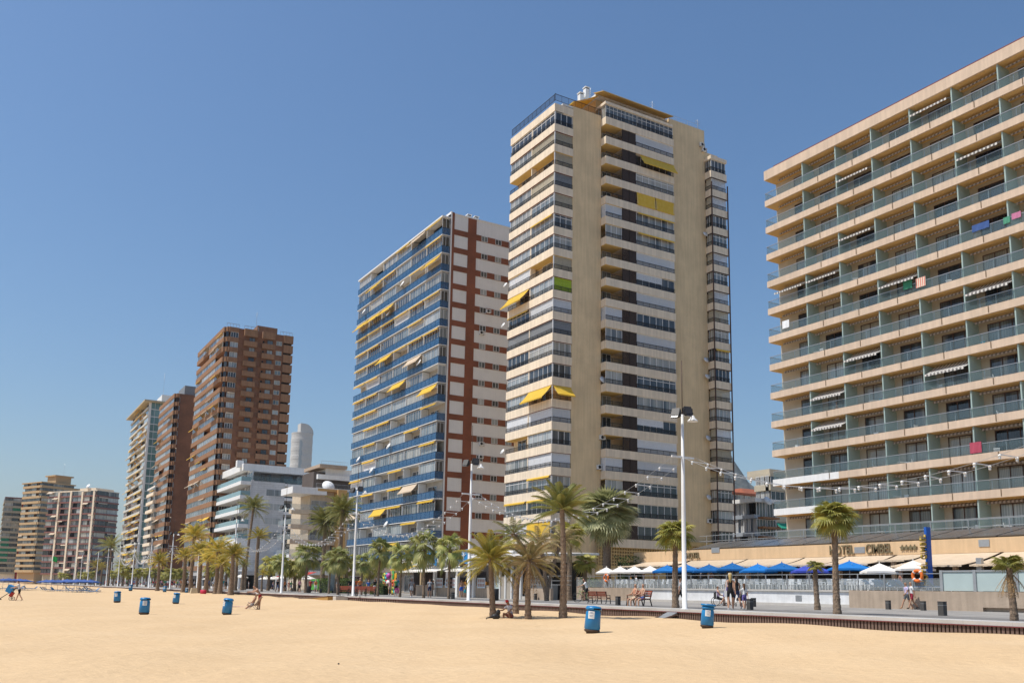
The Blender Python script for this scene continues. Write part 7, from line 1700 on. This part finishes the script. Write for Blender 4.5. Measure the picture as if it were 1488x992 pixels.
# attendant by the third mast
person('man in an orange vest and blue shorts standing right of the third mast', pp(518, 864), -HD+math.pi, 'stand', 'tee', 'shorts', (.62, .13, .04), (.05, .16, .24), (.04, .03, .02), 0, WHITE, 1.8)
for lab, px, py, rz, kw in (('bare backed man in bright blue shorts queuing at the kiosk', 670, 867.5, math.pi-HD, dict(pose='stand', top='bare', bottom='shorts', bc=(.02, .10, .48), skin=1, height=1.78, fat=1.1)), ('child in a teal swimsuit beside the bare backed man', 675.5, 868, math.pi-HD, dict(pose='stand', top='tee', bottom='shorts', tc=(.1, .12, .2), bc=(.02, .35, .42), height=1.3)), ('woman in a pink top at the kiosk counter', 680, 867, math.pi-HD-.4, dict(pose='stand', top='tee', bottom='shorts', tc=(.55, .35, .38), bc=NAVY, female=True)), ('woman in a blue top walking along the kiosk counter', 647, 866, toL, dict(pose='walk', top='tee', bottom='shorts', tc=(.08, .25, .5), bc=WHITE, female=True)),
    ('man in a grey shirt and navy shorts entering the kiosk', 624, 867.5, math.pi-HD, dict(pose='stand', top='tee', bottom='shorts', tc=(.36, .38, .42), bc=NAVY)), ('person in black at the end of the kiosk queue', 629, 866, toR, dict(pose='stand', top='tee', bottom='trousers', tc=BLK, bc=BLK)), ('woman in a patterned lilac dress walking past the pavilion steps', 741, 867, toR, dict(pose='walk', top='tee', bottom='skirt', tc=(.40, .40, .52), bc=(.40, .40, .52), female=True)), ('man in white seated behind the pavilion railing', 776, 862, toL, dict(pose='stand', top='tee', bottom='shorts', tc=(.5, .5, .52), bc=(.3, .3, .3))),
    ('woman in dark clothes behind the slim fan palm trunk', 988, 880, toR, dict(pose='walk', top='tee', bottom='trousers', tc=(.35, .33, .33), bc=BLK, female=True)), ('man in white waiting with a pushbike near the slim palms', 361, 855, toL, dict(pose='stand', top='tee', bottom='shorts', tc=WHITE, bc=(.3, .3, .32))), ('man in a blue shirt walking left of the fourth mast', 388, 857, toR, dict(pose='walk', top='tee', bottom='trousers', tc=(.12, .22, .42), bc=(.1, .1, .14))), ('woman in lilac and dark shorts walking left of the fourth mast', 396, 856.5, toR, dict(pose='walk2', top='tank', bottom='shorts', tc=(.36, .28, .45), bc=NAVY, female=True)),
    ('man in a red shirt in the group right of the fourth mast', 419.5, 858, 0, dict(pose='walk', top='tee', bottom='shorts', tc=(.48, .05, .04), bc=(.35, .08, .06))), ('man in black in the group right of the fourth mast', 427, 858, 0, dict(pose='walk2', top='tee', bottom='shorts', tc=BLK, bc=BLK)), ('woman in a dark top in the group right of the fourth mast', 414, 858, 0, dict(pose='walk', top='tank', bottom='shorts', tc=(.05, .04, .05), bc=BLK, female=True)), ('man in a pale cap and dark shirt standing at the sea wall in the distance', 343, 852, 0, dict(pose='stand', top='tee', bottom='trousers', tc=(.1, .08, .1), bc=BLK))):
    q = pp(px, py); q = q if q.x < 53 else q; person(lab, q, rz, shoe=WHITE, hc=(.05, .03, .02), **kw)
# terrace guests
for lab, px, X, rz, kw in (('guest with a sunburnt back and blue shorts standing under the blue parasols', 1034, 57.5, math.pi-HD, dict(pose='stand', top='bare', bottom='shorts', bc=(.05, .22, .45), skin=1)), ('guest in a grey top leaning under the blue parasols', 1019, 57.8, toR, dict(pose='phone', top='tee', bottom='shorts', tc=(.25, .25, .27), bc=NAVY)), ('guest in a pink top under the white parasols', 936, 57.5, toL, dict(pose='stand', top='bare', bottom='shorts', bc=(.3, .1, .1), skin=1)), ('tanned guest under the white parasol beside the blue one', 951, 58, toL, dict(pose='stand', top='bare', bottom='shorts', bc=NAVY, skin=1)),
    ('guest in white sitting at a table left of the slim fan palm', 925, 56.5, toR, dict(pose='sit', top='tee', bottom='shorts', tc=WHITE, bc=NAVY)), ('guest in orange sitting at a table left of the slim fan palm', 917, 56.5, toR, dict(pose='sit', top='tee', bottom='shorts', tc=(.5, .28, .08), bc=NAVY)), ('waiter in a pale shirt behind the young spiky palm', 1174, 58, toL, dict(pose='stand', top='tee', bottom='trousers', tc=(.58, .62, .66), bc=BLK)), ('tanned guest standing beside the loungers left of the totem', 1310, 57, toL, dict(pose='stand', top='bare', bottom='shorts', bc=(.3, .08, .05), skin=1)),):
    q = atX(px, 850, X); q.z = TZ; person(lab, q, rz, **kw)
# sun loungers on the hotel terrace
for i, px in enumerate((1272, 1284, 1296, 1307, 1320, 1352, 1362)):
    q = atX(px, 852, TX+1.6); q.z = TZ; t = thing('sun_lounger', 'white framed lounger with blue cloth on the terrace near the totem', 'sun lounger', q, 1.2+.3*(i % 2), 'loungers on the hotel terrace'); link('bed', LM[0], t); link('frame', LM[1], t)
# one guest high on the hotel
q = Vector((HX+.5, atX(1211, 592, HX).y, 0)); i = 9; zc = 45.71-3.015*9; q.z = atX(1211, 588, HX).z-1.35; person('guest in a white skirt standing on a hotel balcony', q, -math.pi/2-.3, 'stand', 'bikini', 'skirt', (.4, .2, .15), WHITE, (.05, .03, .02), 1, WHITE, 1.66, True)
# strollers in the distance
hr = random.Random(77)
TC = [('red', (.50, .04, .04)), ('white', WHITE), ('black', BLK), ('blue', (.05, .14, .45)), ('pink', (.58, .28, .32)), ('yellow', (.60, .45, .08)), ('grey', (.28, .28, .30)), ('green', (.06, .25, .10)), ('orange', (.60, .20, .05)), ('turquoise', (.04, .35, .38))]
BC = [('navy', NAVY), ('beige', (.45, .36, .25)), ('white', WHITE), ('black', BLK), ('denim', (.08, .13, .26)), ('red', (.4, .04, .04))]
combos = [(a, b_) for a in TC for b_ in BC]; hr.shuffle(combos)
zones = [(70, 135, 9), (150, 235, 24), (232, 262, 12), (262, 345, 13), (398, 440, 4), (20, 70, 7), (442, 600, 11)]
ci = 0
zn = {(70, 135): 'between the green flag and the loungers', (150, 235): 'in the crowd under the slim pale tower', (232, 262): 'in the crowd left of the golden palms', (262, 345): 'behind the golden palm clump', (398, 440): 'near the fourth mast', (442, 600): 'between the green van and the kiosk', (20, 70): 'behind the blue sun shades'}
for a, c, n in zones:
    for k in range(n):
        px = a+(c-a)*(k+hr.uniform(.1, .9))/n; X = hr.uniform(33, 43); q = pr(px, X, 848); (tn, tc), (bn, bc) = combos[ci % len(combos)]; ci += 1
        person('stroller in a %s top and %s shorts %s' % (tn, bn, zn[(a, c)]), q, hr.choice([0, math.pi])+hr.uniform(-.5, .5), hr.choice(['walk', 'walk2', 'stand']), 'tee', 'shorts', tc, bc, hr.choice([(.03, .02, .015), (.15, .09, .04), (.4, .3, .15)]), hr.randrange(4), WHITE, hr.uniform(1.6, 1.82), group='strollers on the far promenade')
for o_ in SC.objects:
    if o_.get('label') and not 4 <= len(o_['label'].split()) <= 16: print('LABEL', len(o_['label'].split()), o_['label'])
